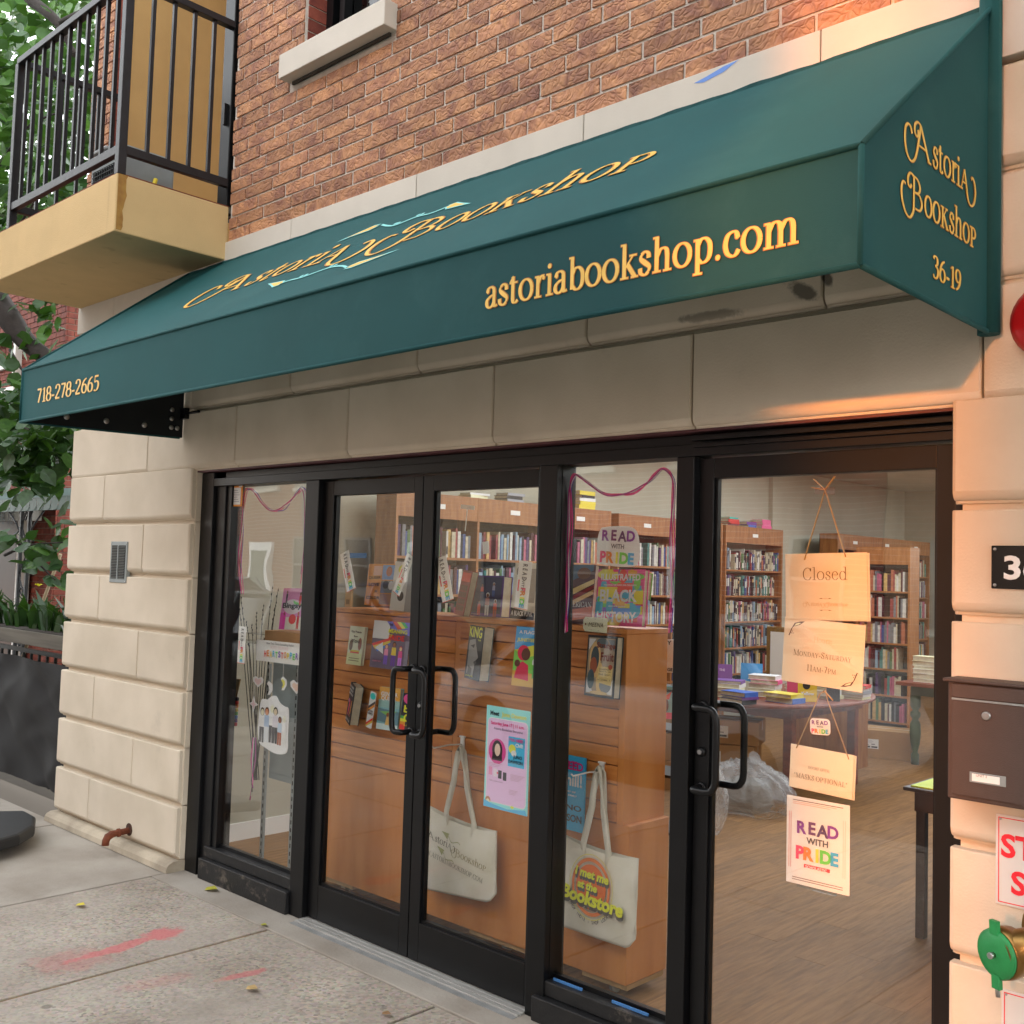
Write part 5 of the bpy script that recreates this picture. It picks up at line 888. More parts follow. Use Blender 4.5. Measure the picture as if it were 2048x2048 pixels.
for TL, TR, BL, lb in (((680, 1109), (697, 1099.5), (698, 1183), 'white read with pride bookmark tilted left in the left leaf of the double door'), ((814.8, 1105), (828, 1116), (789, 1185), 'white read with pride bookmark tilted right near the meeting stiles'), ((870.4, 1119), (892, 1110), (890.7, 1204), 'white read with pride bookmark tilted left at the left edge of the right leaf'), ((1038.6, 1120.3), (1064.6, 1124.6), (1032.8, 1216), 'white read with pride bookmark hanging almost straight in the right leaf'), ((478.3, 1252), (492.6, 1254), (472, 1324.6), 'white read with pride bookmark low in the narrow left window')):
    M, w, h = frame(TL, TR, BL, YG); o = thing('pride_bookmark', lb, 'bookmark', M=M, group='read with pride cards')
    slab(rrect(w, h, .001), .0008).build('card', WHITE, o, world=False)
    Rm = Matrix.Rotation(-math.pi/2, 4, 'Z')
    write(o, sans('R E A D', .02), flat('3a3436'), 0.05*w, .27*h, h=w*.36, w=h*.34, M=None, rot=-math.pi/2); write(o, sans('WITH', .01), flat('4a4446'), 0, .02*h, h=w*.2, rot=-math.pi/2)
    for i, (ch, c) in enumerate(RP): write(o, sans(ch, .04), flat(c), .05*w, (-.10-.084*i)*h, h=w*.36, rot=-math.pi/2)
    art(o, w, h, [('r', .1, .36, .2, .60, 'c04a4a')], 'red_strip')
    MB().box(-w*.5, w*.5, -h*.502, -h*.492, -.0005, .0012).build('coloured_edge', flat('d0584a'), o, world=False)
# orange permit, clear papers, blue tape, white slips
M, w, h = frame((459, 968.8), (486, 968), (457, 1012.8), YG-.02)
o = thing('permit_notice', 'orange edged permit notice in the top corner of the left window', 'notice', M=M)
MB().box(-w/2, w/2, -h/2, h/2, -.001, 0).build('sheet', flat('c8752c'), o, world=False); art(o, w, h, [('r', .14, .08, .88, .84, 'd4d6da'), ('r', .72, .87, .96, .97, 'd8d4cc')]+[('r', .2, .2+.1*i, .8-.07*(i % 3), .23+.1*i, '8a8a90') for i in range(6)])
M, w, h = frame((700, 1106), (733, 1106), (700, 1116), YG)
o = thing('tape_strip', 'strip of blue masking tape beside the left tilted bookmark', 'tape', M=M); MB().box(-w/2, w/2, -h/2, h/2, -.0008, 0).build('tape', mat('blue_tape', '3f74ad', .7), o, world=False)
M, w, h = frame((965, 1084), (977, 1082), (968, 1108), YG)
o = thing('paper_slip', 'small white paper slip stuck inside the right leaf of the double door', 'paper', M=M); MB().box(-w/2, w/2, -h/2, h/2, -.0008, 0).build('sheet', WHITE, o, world=False)
M, w, h = frame((922, 1009), (949, 1012), (922, 1017), .9)
o = thing('shelf_marker', 'white card marker on a thin stem above the display', 'marker', M=M); MB().box(-w/2, w/2, -h/2, h/2, -.002, 0).box(-.004, .002, -h*6, -h/2, -.002, 0).build('card', WHITE, o, world=False)
# tag MEENA
M, w, h = frame((1167, 1233), (1214.7, 1236.8), (1165.3, 1262), .32)
o = thing('name_tag', 'cream luggage tag with the handwritten name Meena over the ornate art book', 'tag', M=M); slab(list(reversed([(-w/2, -h*.3), (-w/2, h*.3), (-w*.42, h/2), (w/2, h/2), (w/2, -h/2), (-w*.42, -h/2)])), .0015).build('card', flat('dccfa0'), o, world=False)
write(o, sans('MEENA', 0, .2), flat('4a3c28'), .05*w, .0, w=w*.62); art(o, w, h, [('e', .1, .5, .03, .07, '5a3a2c')]+[('e', .2+.15*i, (.88, .12)[i % 2], .012, .025, '6a5638') for i in range(5)])
# ------------------------------------------------------------------ hanging signs in the right door
def string(pts, par, m=KRAFT, r=.0022, name='string'): return MB().tube(pts, r, 6).build(name, m, par)
M, w, h = frame((1570, 1108), (1733.6, 1104.5), (1571.5, 1236.8), YG)
o = thing('closed_sign', 'cream board reading Closed hung on a kraft ribbon inside the right door', 'sign', M=M, group='cream boards in the right door')
MB().box(-w/2, w/2, -h/2, h/2, -.003, 0).build('board', CREAM, o, world=False, bevel=.0006); MB().box(-w/2+.006, w/2+.006, -h/2-.003, h/2-.002, -.007, -.004).build('back_board', CREAM, o, world=False)
BRN = flat('6b5636')
write(o, serif('Closed', .10, .045, .06), BRN, -.0*w, .19*h, w=w*.54, h=h*.2); write(o, serif('@stori&#oo<sho>', .12, .06), flat('a88a5c'), 0, -.28*h, w=w*.55, h=h*.085)
for s, y in ((1, -.19), (-1, -.36)): art(o, w, h, [('p', [(.42, .5+y), (.47, .5+y), (.45, .5+y+.012*s)], '6b5636'), ('p', [(.53, .5+y), (.58, .5+y), (.55, .5+y+.012*s)], '6b5636'), ('r', .45, .499+y, .55, .503+y, '8a6a3c')], 'leaf_ornament')
K0 = px(1650.5, 979.7, YG)
for e in ((1609, 1120), (1691.6, 1114)): MB().bar(px(*e, YG-.003), K0, .0085, .0012).build('ribbon', KRAFT, o)
for e, wd in (((1628, 958), .012), ((1670, 953), .010), ((1624, 975), .011)): MB().bar(K0, px(*e, YG-.006), wd, .0015).build('ribbon_tail', KRAFT, o)
M2, w2, h2 = frame((1630, 974), (1670, 975), (1630, 988), YG-.002); MB().box(-w2/2, w2/2, -h2/2, h2/2, 0, .0006, M=M2).build('clear_tape', glassmat('clear_tape2', (.92, .9, .88), 2.5), o)
M, w, h = frame((1570, 1233.4), (1731.6, 1250.8), (1564.5, 1361), YG+.008)
o = thing('hours_sign', 'cream board with the opening hours hanging under the closed board', 'sign', M=M, group='cream boards in the right door')
MB().box(-w/2, w/2, -h/2, h/2, -.003, 0).build('board', CREAM, o, world=False, bevel=.0006)
write(o, serif('Hours:', .09, .05), flat('b89a68'), 0, .2*h, w=w*.22); DB = flat('5a4526')
def sc(par, s, m, cx, cy, H, track=.07):     # small capitals
    segs = []; x = 0; vs, fs = [], []
    for ch in s:
        big = ch.isupper() or ch.isdigit() or ch in '*-'; v, f = serif(ch.upper(), .135, .05); k = 1 if big else .76
        b0 = len(vs); a = GL.get(ch.upper(), GL[' '])[0]*k
        vs += [(x+q[0]*k, q[1]*k, q[2]) for q in v]; fs += [tuple(b0+i for i in t) for t in f]; x += a+track
    return write(par, (vs, fs), m, cx, cy, w=H)
sc(o, 'Monday-Saturday', DB, 0, -.03*h, w*.72); sc(o, '11am-7pm', DB, 0, -.24*h, w*.36)
for sx in (1, -1):
    q = [(-.42, .30), (-.38, .36), (-.30, .40), (-.24, .46), (-.30, .45), (-.37, .42)]; art(o, w, h, [('p', [(.5+sx*x, .5+sx*y) for x, y in q], '4a3430'), ('p', [(.5+sx*(-.335+(x+.335)*.55), .5+sx*(.40+(y-.40)*.55)) for x, y in q], 'e2c39a'), ('p', [(.5+sx*x, .5+sx*y) for x, y in ((-.44, .22), (-.425, .22), (-.39, .35), (-.40, .35))], '4a3430')]+[('e', .5+sx*(-.405+.012*i), .5+sx*(.26+.03*(i % 2)), .006, .008, '4a3430') for i in range(3)], 'leaf_ornament')
M, w, h = frame((1581.9, 1487), (1708.6, 1511), (1577.8, 1571.7), YG)
o = thing('masks_sign', 'cream board reading masks optional hung by a string', 'sign', M=M, group='cream boards in the right door')
MB().box(-w/2, w/2, -h/2, h/2, -.003, 0).build('board', CREAM, o, world=False, bevel=.0006); MB().box(-w/2+.004, w/2+.005, -h/2-.002, h/2-.002, -.007, -.004).build('back_board', CREAM, o, world=False)
sc(o, 'doors open:', DB, -.03*w, .03*h, w*.34); sc(o, '*MASKS OPTIONAL*', DB, .0, -.2*h, w*.84)
A0 = px(1644, 1385, YG); string([px(1592.7, 1496, YG-.002), A0+V((-.006, 0, -.004)), A0], o, r=.0018); string([px(1697.7, 1519, YG-.002), px(1655, 1400, YG-.002), A0+V((.012, 0, .012)), A0], o, r=.0018); string([A0, px(1650, 1383, YG-.003), px(1666, 1401, YG-.004)], o, r=.0025)
# ------------------------------------------------------------------ ribbon garlands
def garland(pts, lb, ox, oy, sc_):
    P = [(ox+x/sc_, oy+y/sc_) for x, y in pts]; P = crm(P, 6); o = thing('ribbon_garland', lb, 'ribbon garland', px(*P[len(P)//2], YG), group='ribbon garlands')
    r = random.Random(len(pts))
    for i, c in enumerate(('8a2c6a', 'c8386a', 'd8d2d8', '4a3a8a', 'c0427e')):
        ph = r.uniform(0, 6); b = MB(); q = [px(x+2.2*math.sin(.31*k+ph)+1.2*i-2, y+1.8*math.cos(.27*k+ph), YG+.0012*i) for k, (x, y) in enumerate(P[:len(P)-r.randrange(5)])]
        for k in range(len(q)-1):
            t = (q[k+1]-q[k]).normalized(); n = V((-t.z, 0, t.x))*.0028; b.poly([q[k]+n, q[k]-n, q[k+1]-n, q[k+1]+n])
        b.build('ribbon', flat(c), o)
garland([(395, 1190), (385, 950), (402, 700), (414, 450), (440, 380), (500, 400), (560, 490), (620, 540), (700, 540), (760, 490), (830, 400), (865, 370), (890, 430), (885, 650), (880, 900), (862, 1130)], 'pink and purple ribbon garland draped in the narrow left window', 380, 880, 3.864)
garland([(380, 1850), (400, 1500), (408, 1150), (430, 700), (430, 300), (480, 160), (560, 200), (680, 290), (800, 365), (950, 375), (1100, 350), (1250, 250), (1350, 150), (1440, 95), (1520, 180), (1540, 350), (1525, 700), (1525, 1100), (1520, 1450), (1505, 1850)], 'pink and purple ribbon garland draped in the fixed window right of the double door', 1060, 920, 5.366)
# ------------------------------------------------------------------ tote bags on hooks
def tote(corners, hookpx, hl, hr, lb, dip, Yf=.33):
    pts = [px(*c, Yf) for c in corners]; c0 = sum(pts, V())/len(pts); o = thing('tote_bag', lb, 'tote bag', c0, group='cotton tote bags'); TLp, TRp, BRp, BLp = pts[:4]
    nx, nz = 26, 26; b = MB()
    for side in (0, 1):
        base = len(b.v)
        for j in range(nz+1):
            for i in range(nx+1):
                u, v = i/nx, j/nz; top = TLp.lerp(TRp, u); top = top+V((0, 0, -dip*math.sin(math.pi*u)**.8*(1 if side == 0 else .6))); bot = BLp.lerp(BRp, u); p = top.lerp(bot, v)
                edge = max(0, .5-abs(u-.5))*2; cut = max(0, (abs(u-.5)-.41)/.09)*v**5; p = p+V((0, 0, .042*cut))
                bulge = .022*min(1, edge*3)**.6*math.sin(math.pi*min(1, v*.9+.08)); wr = .0055*noise.noise(V((u*3.1+side*9, v*2.3, corners[0][0])))+.0025*noise.noise(V((u*9, v*5, 3+side)))
                fold = .004*math.exp(-((u-.62-.1*v)/.05)**2)*math.sin(v*math.pi)
                b.v.append((p.x+.004*noise.noise(V((v*4, 1, side))), p.y+(-1 if side == 0 else 1)*(bulge+.003)+wr*edge+fold, p.z))
        for j in range(nz):
            for i in range(nx): k = base+j*(nx+1)+i; b.smooth.add(len(b.f)); b.f.append((k, k+1, k+nx+2, k+nx+1)); b.m.append(0)
    n = (nx+1)*(nz+1)
    def rim(idx):
        for a, c in zip(idx[:-1], idx[1:]): b.f.append((a, c, c+n, a+n)); b.m.append(0)
    rim([nz*(nx+1)+i for i in range(nx+1)]); rim([j*(nx+1) for j in range(nz+1)]); rim([j*(nx+1)+nx for j in range(nz+1)])
    b.build('bag_body', CANVAS, o); FR = b
    H = px(*hookpx, Yf+.01)
    for yo in (-.012, .012):
        L_, R_ = px(*hl, Yf+yo), px(*hr, Yf+yo)
        P = [L_+V((0, 0, -.06)), L_, L_.lerp(H, .5)+V((.006, -.004, 0)), H+V((-.012, yo, -.02)), H+V((0, yo, .004)), H+V((.012, yo, -.015)), H.lerp(R_, .5)+V((.004, -.006, 0)), R_, R_+V((0, 0, -.06))]
        P = [V(q) for q in P]; hbm = MB(); S = []
        for i in range(len(P)-1):
            for k in range(4): S.append(P[i].lerp(P[i+1], k/4))
        S.append(P[-1]); W_ = .013
        for i, p in enumerate(S):
            t = (S[min(i+1, len(S)-1)]-S[max(i-1, 0)]).normalized(); s = V((t.z, 0, -t.x))*W_; s = Matrix.Rotation(.5*math.sin(i*.4+yo*100), 3, t) @ s
            for q in (p+s+V((0, -.001, 0)), p-s+V((0, -.001, 0)), p-s+V((0, .001, 0)), p+s+V((0, .001, 0))): hbm.v.append(tuple(q))
        for i in range(len(S)-1):
            for k in range(4): hbm.smooth.add(len(hbm.f)); hbm.f.append((i*4+k, i*4+(k+1) % 4, i*4+4+(k+1) % 4, i*4+4+k)); hbm.m.append(0)
        hbm.build('handle', CANVAS, o)
    u = (TRp-TLp).normalized(); v = (TLp-BLp); v -= u*v.dot(u); v.normalize(); nn = u.cross(v); c = (TLp+TRp+BLp+BRp)/4+nn*.031
    return o, Matrix(((u.x, v.x, nn.x, c.x-c0.x), (u.y, v.y, nn.y, c.y-c0.y), (u.z, v.z, nn.z, c.z-c0.z), (0, 0, 0, 1))), (TRp-TLp).length, (TLp-BLp).length
def hook(pxy, lb):
    p = px(*pxy, .376); o = thing('display_hook', lb, 'hook', p, group='white slatwall hooks')
    MB().box(p.x-.012, p.x+.012, .368, .376, p.z-.05, p.z+.022).box(p.x-.018, p.x+.018, .366, .376, p.z+.018, p.z+.026).build('plate', WHITE, o, bevel=.002)
    MB().tube([(p.x, .37, p.z-.012), (p.x-.004, .30, p.z-.008), (p.x-.006, .20, p.z-.012), (p.x-.006, .19, p.z-.004)], .0035, 8).build('arm', WHITE, o)
hook((926.5, 1483), 'white slatwall hook holding the tote bag beside the storytime poster'); hook((1205, 1536), 'white slatwall hook holding the tote bag with the orange disc')
t1, T1, tw, th = tote([(846, 1604), (993.6, 1662), (992, 1808), (842, 1776)], (922, 1497), (893, 1622), (948, 1650), 'cotton tote bag with the bookshop name in brown beside the poster', .03)
T1 = T1 @ Matrix.Rotation(-.06, 4, 'Z')
def sw_(par, s, m, cx, cy, W_, H_, M): return write(par, serif(s, .16, .06), m, cx, cy, h=H_, w=W_, M=M)
sw_(t1, '@stori&', flat('4a4636'), -.20*tw, .10*th, .44*tw, .12*th, T1); sw_(t1, '#oo<sho>', flat('7d7350'), .2*tw, .055*th, .46*tw, .12*th, T1)
vs, fs = serif('WWW.ASTORIABOOKSHOP.COM', .17, .06, .1); write(t1, (vs, fs), flat('5a5644'), -.02*tw, -.09*th, w=.86*tw, M=T1)
b = MB()
for (x, y, a, L_) in ((-.10, .20, 2.9, .09), (-.14, -.005, 2.75, .09)):
    t = V((math.cos(a), math.sin(a), 0)); n_ = V((-t.y, t.x, 0)); c = V((x*tw, y*th, .001)); L_ *= tw
    b.poly([T1 @ p for p in (c+t*L_, c+n_*L_*.35-t*L_*.1, c-t*L_*.05, c-n_*L_*.35-t*L_*.1)])
    pr = c
    for q in range(8): e = c-t*L_*.3*(q+1)*.8+n_*(.012*math.sin(q*.8)); s = V((0, .0018, 0)); b.poly([T1 @ (pr+s), T1 @ (pr-s), T1 @ (e-s), T1 @ (e+s)]); pr = e
b.build('leaf_ornament', flat('7d7f52'), t1, world=False)
t2, T2, tw, th = tote([(1125, 1667), (1277, 1717), (1270, 1902), (1113, 1848)], (1199, 1538), (1167, 1686), (1217, 1708), 'cotton tote bag printed with an orange disc and yellow script', .022)
T2 = T2 @ Matrix.Translation((-.02*tw, .0, 0))
def ring(r0, r1, col, z, sx=1.0):
    b = MB(); n = 40; k = 0
    for i in range(n):
        a, c = 2*math.pi*i/n, 2*math.pi*(i+1)/n; b.poly([T2 @ V((r*math.cos(q)*sx, r*math.sin(q)+.02, z)) for r, q in ((r0, a), (r1, a), (r1, c), (r0, c))])
    b.build('printed_ring', flat(col), t2, world=False)
R0 = tw*.30
ring(.0, R0*.76, 'd8581f', .0005, .85); ring(R0*.86, R0*.98, 'd8622e', .0005, .85); ring(R0*1.08, R0*1.11, 'c8b05a', .0005, .85)
for s, cx, cy, W_ in (('I met me', -.02, .19, .44), ('at the', -.07, .06, .26), ('Bookstore', 0, -.07, .80)):
    for dz, (dx, dy), c, bo in ((.0022, (.012, -.035), '4a4644', .07), (.0034, (.006, -.018), '4a4644', .07), (.0046, (0, 0), 'e0cc2a', .045)):
        write(t2, sans(s, bo, .15), flat(c), (cx+.03+dx*.5)*tw, cy*th+dy*tw, w=W_*tw, M=T2, z=dz)
arcM = T2 @ Matrix.Translation((0, .02, 0)); b = MB(); txt = 'SHOP INDIE - SHOP LOCAL'
for i, ch in enumerate(txt):
    if ch == ' ': continue
    vs, fs = sans(ch, .02); a = math.radians(-142+104*i/(len(txt)-1)); r = R0*1.22; Mr = arcM @ Matrix.Translation((r*.9*math.cos(a), r*math.sin(a), .001)) @ Matrix.Rotation(a+math.pi/2, 4, 'Z'); k = len(b.v); cx = sum(v[0] for v in vs)/len(vs)
    b.v += [tuple(Mr @ V(((v[0]-cx)*.0135, v[1]*.019, 0))) for v in vs]; b.f += [tuple(k+j for j in f) for f in fs]
b.m = [0]*len(b.f); b.build('lettering', flat('3c3a38'), t2, world=False)
# ------------------------------------------------------------------ narrow left window: stand, mobile, twigs, socks
ms = thing('metal_stand', 'grey slotted metal shelving post with plate, in the narrow left window', 'stand', (-4.95, .42, FZ))
SY = .42
xl, xr = px(518, 1727, SY).x, px(575, 1748, SY).x; zt = px(523, 1326, SY).z
for x in (xl, xr):
    b = MB().box(x-.003, x+.027, SY, SY+.003, FZ, zt).box(x-.003, x, SY+.003, SY+.03, FZ, zt); b.build('upright', GREYM, ms)
    b = MB()
    for i in range(26): b.box(x+.008, x+.016, SY-.0012, SY+.001, FZ+.04+i*.042, FZ+.062+i*.042)
    b.build('slot', mat('slot_dark', '1a1c1d', .9), ms)
MB().box(xl+.03, xr-.003, SY+.02, SY+.024, px(545, 1560, SY).z, zt+.02).build('plate', mat('stand_plate', '97a3a4', .5, .1, 8), ms)
bx = MB().box(px(536, 1262, .36).x, px(606, 1262, .36).x, .34, .5, px(545, 1284, .36).z-.02, px(545, 1261, .36).z).build('cardboard_box', CARD, None, bevel=.002); tag(bx, 'small brown cardboard box under the pink book in the left window', 'box')
M, w, h = frame((559.4, 1175.8), (604.6, 1175.8), (545.6, 1257.5), .36, .12)
book(M, w, h, .035, 'd078a8', 'pink boxed party game with bright figures on a cardboard box, left window', [('r', 0, 0, 1, .3, 'd8c8b0'), ('e', .5, .55, .4, .18, 'e0b0c0'), ('e', .55, .25, .16, .12, 'c83a3a'), ('p', [(.5, .7), (.9, .62), (.95, .55), (.55, .62)], '58a84a'), ('r', 0, .0, .25, .4, 'c04a9a')]+fig(.2, .78, .3, '8a5a44', '2a1c1c', '2c2a30', '2c2a30')+fig(.8, .72, .36, '6a4030', '3a2420', 'c83a34', 'c83a34')+fig(.8, .22, .4, '9a5a44', 'b03a3a', 'b83038', 'b83038')+fig(.18, .22, .4, '6a4038', 'c8408a', 'b83a8a', 'b83a8a'), [('Bingay!', .52, .56, .17, .9, '1c1a1e')])
M, w, h = frame((513.3, 1278.6), (612, 1288.5), (510.7, 1320), .25)
hsn = thing('book_mobile', 'white hanging card mobile with coloured title and paper cut-outs below', 'mobile', M=M)
slab(rrect(w, h, .01), .002).build('title_card', WHITE, hsn, world=False)
write(hsn, sans('New York Times bestselling Author'), flat('4a4a4e'), 0, .36*h, w=.56*w); write(hsn, sans('ALICE OSEMAN'), flat('e0a0a0'), -.02*w, .2*h, w=.36*w)
for i, ch in enumerate('HEARTSTOPPER'): write(hsn, sans(ch, .03), flat(('c83a34', 'd8702a', 'd8a83a', '3f8fb4', '58a848', '6a4a9a')[i % 6]), (-.30+.058*i)*w, (-.14+.04*(i % 2))*h, .3*h, .046*w)
def cut(cx, cy, pts, Yc, name, col='e4e2dc', inner=None, scale=1):
    c = px(cx, cy, Yc); a = px(cx+1, cy, Yc); s = (a-c).length; t = (px(cx, cy+1, Yc)-c).length
    P = [(c.x+x*s, c.z-y*t) for x, y in pts]; b = MB(); n = len(P); b.v = [(x, Yc, z) for x, z in P]+[(x, Yc+.002, z) for x, z in P]; b.f = [tuple(range(n)), tuple(reversed(range(n, 2*n)))]+[(i, (i+1) % n, n+(i+1) % n, n+i) for i in range(n)]; b.m = [0]*len(b.f)
    o = b.build(name, flat(col), hsn)
    if inner:
        b = MB(); b.poly([(c.x+x*s*.66, Yc-.0006, c.z-y*t*.66) for x, y in pts]); b.build('printed_shape', flat(inner), o)
    return c
star = [(10*(1 if i % 2 == 0 else .42)*math.sin(math.pi*i/4)*.9, -17*(1 if i % 2 == 0 else .35)*math.cos(math.pi*i/4)) for i in range(8)]
heart = [(0, 13), (-12, 0), (-13, -9), (-7, -14), (0, -9), (7, -14), (13, -9), (12, 0)]
moon = [(0, -14), (7, -8), (8, 2), (3, 13), (-2, 14), (2, 4), (0, -4), (-4, -8)]
for cx, cy, sh, inn in ((507, 1408, star, 'dca0a4'), (593, 1375, heart, 'd8a090'), (565, 1367, moon, 'd8b44a'), (537, 1376, moon, None), (516, 1364, [(x*.8, y*.8) for x, y in heart], 'c8a0a0')):
    c = cut(cx, cy, sh, .25, 'paper_cutout', inner=inn); MB().tube([(c.x, .251, c.z+.02), (c.x+.002, .251, px(cx, 1318, .25).z)], .0008, 5).build('string', WHITE, hsn)
GP = [(-30, 10), (-28, -30), (-24, -52), (-12, -54), (-4, -62), (6, -64), (14, -52), (24, -46), (33, -40), (33, 10), (34, 40), (28, 52), (10, 56), (-10, 50), (-26, 40)]
GP = crm([(x*.95, y*.95) for x, y in GP]+[(-30*.95, 9.5)], 4)[:-1]
c = cut(544, 1452, GP, .245, 'group_cutout', 'dfe6e0'); s = (px(545, 1452, .245)-px(544, 1452, .245)).length
g = bpy.data.objects.new('figures', None); C.objects.link(g); g.parent = hsn; Mg = WM[hsn.name].inverted() @ Matrix(((1, 0, 0, c.x), (0, 0, -1, .2440), (0, 1, 0, c.z), (0, 0, 0, 1))); g.matrix_local = Mg; WM[g.name] = WM[hsn.name]
shp = []
for q in ((.2, .48, .62, 'd8b49a', '3a2a24', 'd4d8da', '3a3a40'), (.34, .5, .62, 'b07a5c', '4a2c20', '8a9ab0', 'b0b4bc'), (.5, .54, .68, 'd8b8a0', 'c8c0b0', 'dcdcd8', '34343a'), (.6, .52, .64, 'd0a890', '2c2624', 'b0acb4', '34343a'), (.74, .44, .5, '7a4a38', '3a2018', '94a4b4', '8a4a34'), (.87, .46, .52, 'd8b8a8', 'c8bcae', 'c8ccd0', 'c8beb6')): shp += fig(*q)
art(g, 66*s, 112*(px(544, 1453, .245)-px(544, 1452, .245)).length, shp, 'printed_people')
sk = thing('sock_pair', 'rainbow striped socks on a kraft header card hanging in the left window', 'socks', px(466, 1400, .2))
Q = [px(*q, .2) for q in ((461, 1357), (482, 1358), (474, 1394), (458, 1391))]; MB().poly(Q).build('header_card', CARD, sk)
cols = ['2c2a34', 'c83a34', 'd8782a', 'd8c03a', '4a9a4a', '3a6ab0', '5a3a8a', 'c02a4a']
for i, cc in enumerate(cols):
    a, e = 1393+i*7.3, 1393+(i+1)*7.3; k = (i/8)*4; MB().box(px(459-k, a, .2).x, px(475-k, a, .2).x, .197, .212, px(466, e, .2).z, px(466, a, .2).z-.0005).build('stripe', mat('sock_'+cc, cc, .95, .1, 40, .6, 300), sk, bevel=.004)
tw_ = thing('twig_bunch', 'bunch of dark willow twigs behind the mobile in the left window', 'twigs', px(500, 1500, .45)); r = random.Random(8)
for i in range(11):
    x0 = 512+r.uniform(-6, 6); tip = (r.uniform(474, 560), r.uniform(1160, 1290)); P = [px(x0, 1560, .46), px(x0+(tip[0]-x0)*.35, 1430, .46), px(x0+(tip[0]-x0)*.8, (1300+tip[1])/2, .44), px(*tip, .43)]
    b = MB().tube([P[0], P[0].lerp(P[1], .5)+V((.003, 0, 0)), P[1], P[1].lerp(P[2], .5), P[2], P[3]], [.003, .003, .0026, .0022, .002, .001], 5)
    for k in range(5): q = P[2].lerp(P[3], k/5+.1); b.lathe([(.001, 0), (.0035, .006), (.001, .014)], q+V((.003*(-1)**k, 0, 0)), 6)
    b.build('twig', BARK, tw_)
pv = thing('plastic_tub', 'clear plastic tub standing on the metal stand in the left window', 'tub', px(515, 1290, .46))
q0, q1 = px(497, 1264, .44), px(545, 1284, .44); MB().box(q0.x, q1.x, .42, .52, q1.z-.02, q1.z).box(q0.x-.005, q1.x+.005, .415, .525, q0.z-.006, q0.z).build('body', glassmat('clear_plastic', (.8, .82, .82), 3), pv)
rb_ = thing('hanging_ribbon', 'pink white and black ribbons hanging low behind the left window glass', 'ribbon', px(505, 1540, .3))
for i, cc in enumerate(('c0408a', 'dcd8dc', '2c2830', '8a3a7a')): MB().tube([px(507+i*1.5, 1475, .3+.002*i), px(502+i*3, 1520, .3+.002*i), px(506-i, 1560, .3), px(500+i*2, 1600-i*8, .3)], .0035, 5).build('ribbon', flat(cc), rb_)
# ------------------------------------------------------------------ shop interior furniture
REDW = mat('red_table_wood', '8a3d1e', .5, .3, 3, stretch=(1, 6, 6), col2='6a2c15')
tb = thing('book_table', 'oval red brown wooden table piled with books, seen through the right door', 'table', (-4.2, 4.7, FZ))
b = MB().lathe([(.62, .735), (.64, .745), (.64, .765), (.62, .77)], (0, 0, 0), 40); b.v = [(-4.25+x*.95*1.05, 4.75+y*1.5, z) for x, y, z in b.v]; b.build('tabletop', REDW, tb)
MB().box(-4.62, -3.86, 4.15, 5.35, .65, .734).build('apron', REDW, tb)
for x, y in ((-4.6, 4.2), (-3.92, 4.25), (-4.5, 5.3), (-3.92, 5.3)): MB().box(x-.035, x+.035, y-.035, y+.035, FZ, .734).build('leg', REDW, tb, bevel=.006)
def flatstack(x, y, z, n, lb, seed, **k): stack(x, y, z, n, lb, seed=seed, group='books piled on the tables', **k)
flatstack(-4.4, 4.15, .77, 5, 'at the near left of the oval table', 21, dx=.24, dy=.17, cols=[9, 1, 9, 1, 10], rot=.3); flatstack(-4.25, 4.45, .77, 5, 'at the middle of the oval table', 22, dx=.22, dy=.16, cols=[1, 9, 1, 6, 1], rot=.2)
flatstack(-3.95, 4.2, .77, 2, 'lying at the front edge of the oval table', 23, dx=.24, dy=.17, cols=[4, 5]); flatstack(-4.2, 4.95, .77, 6, 'at the far side of the oval table', 24, dx=.22, dy=.16, cols=[1, 9, 1, 9, 1, 1])
flatstack(-3.9, 4.75, .77, 4, 'at the right of the oval table', 25, dx=.22, dy=.17, cols=[9, 1, 9, 2])
flatstack(-4.12, 3.85, .77, 3, 'nearest the door on the oval table', 26, dx=.22, dy=.16, cols=[2, 10, 4], rot=-.2); flatstack(-4.5, 3.75, .77, 4, 'at the left front of the oval table', 27, dx=.22, dy=.16, cols=[1, 9, 6, 1], rot=.4); flatstack(-3.75, 4.95, .77, 5, 'at the right rear of the oval table', 28, dx=.22, dy=.16, cols=[9, 1, 11, 1, 0], rot=.1)
for (x, y, w, h, c, lb, sh, tx) in ((-4.55, 4.3, .16, .23, '6a3a78', 'purple paperback standing at the left end of the oval table', [('e', .5, .3, .3, .2, '8a5a98')], [('THE', .5, .8, .08, None, 'c89ac0')]), (-4.4, 4.5, .17, .24, '3a78a8', 'blue picture book standing behind the stacks on the oval table', [('p', [(0, 0), (1, 0), (1, .3), (0, .45)], 'c8bca0')], []), (-4.12, 4.72, .15, .22, 'a83a5a', 'crimson book with pale title standing on the oval table', [('e', .7, .6, .2, .15, 'd88a3a')], [('NATURE', .5, .85, .1, .8, 'e0a8b4')]), (-3.86, 4.4, .14, .2, 'd09a2a', 'mustard yellow book standing upright on the oval table', [('e', .45, .6, .2, .15, '1c1a1c')], [('Yellow', .5, .3, .12, .7, 'e8dcc0')]), (-3.75, 4.6, .1, .17, '1e1c1e', 'black spiral book standing beside the mustard book', [], [])):
    M = Matrix.Translation((x, y, .77+h/2)) @ Matrix.Rotation(.5, 4, 'Z') @ Matrix.Rotation(math.pi/2-.15, 4, 'X'); book(M, w, h, .025, c, lb, sh, tx, group='books piled on the tables')
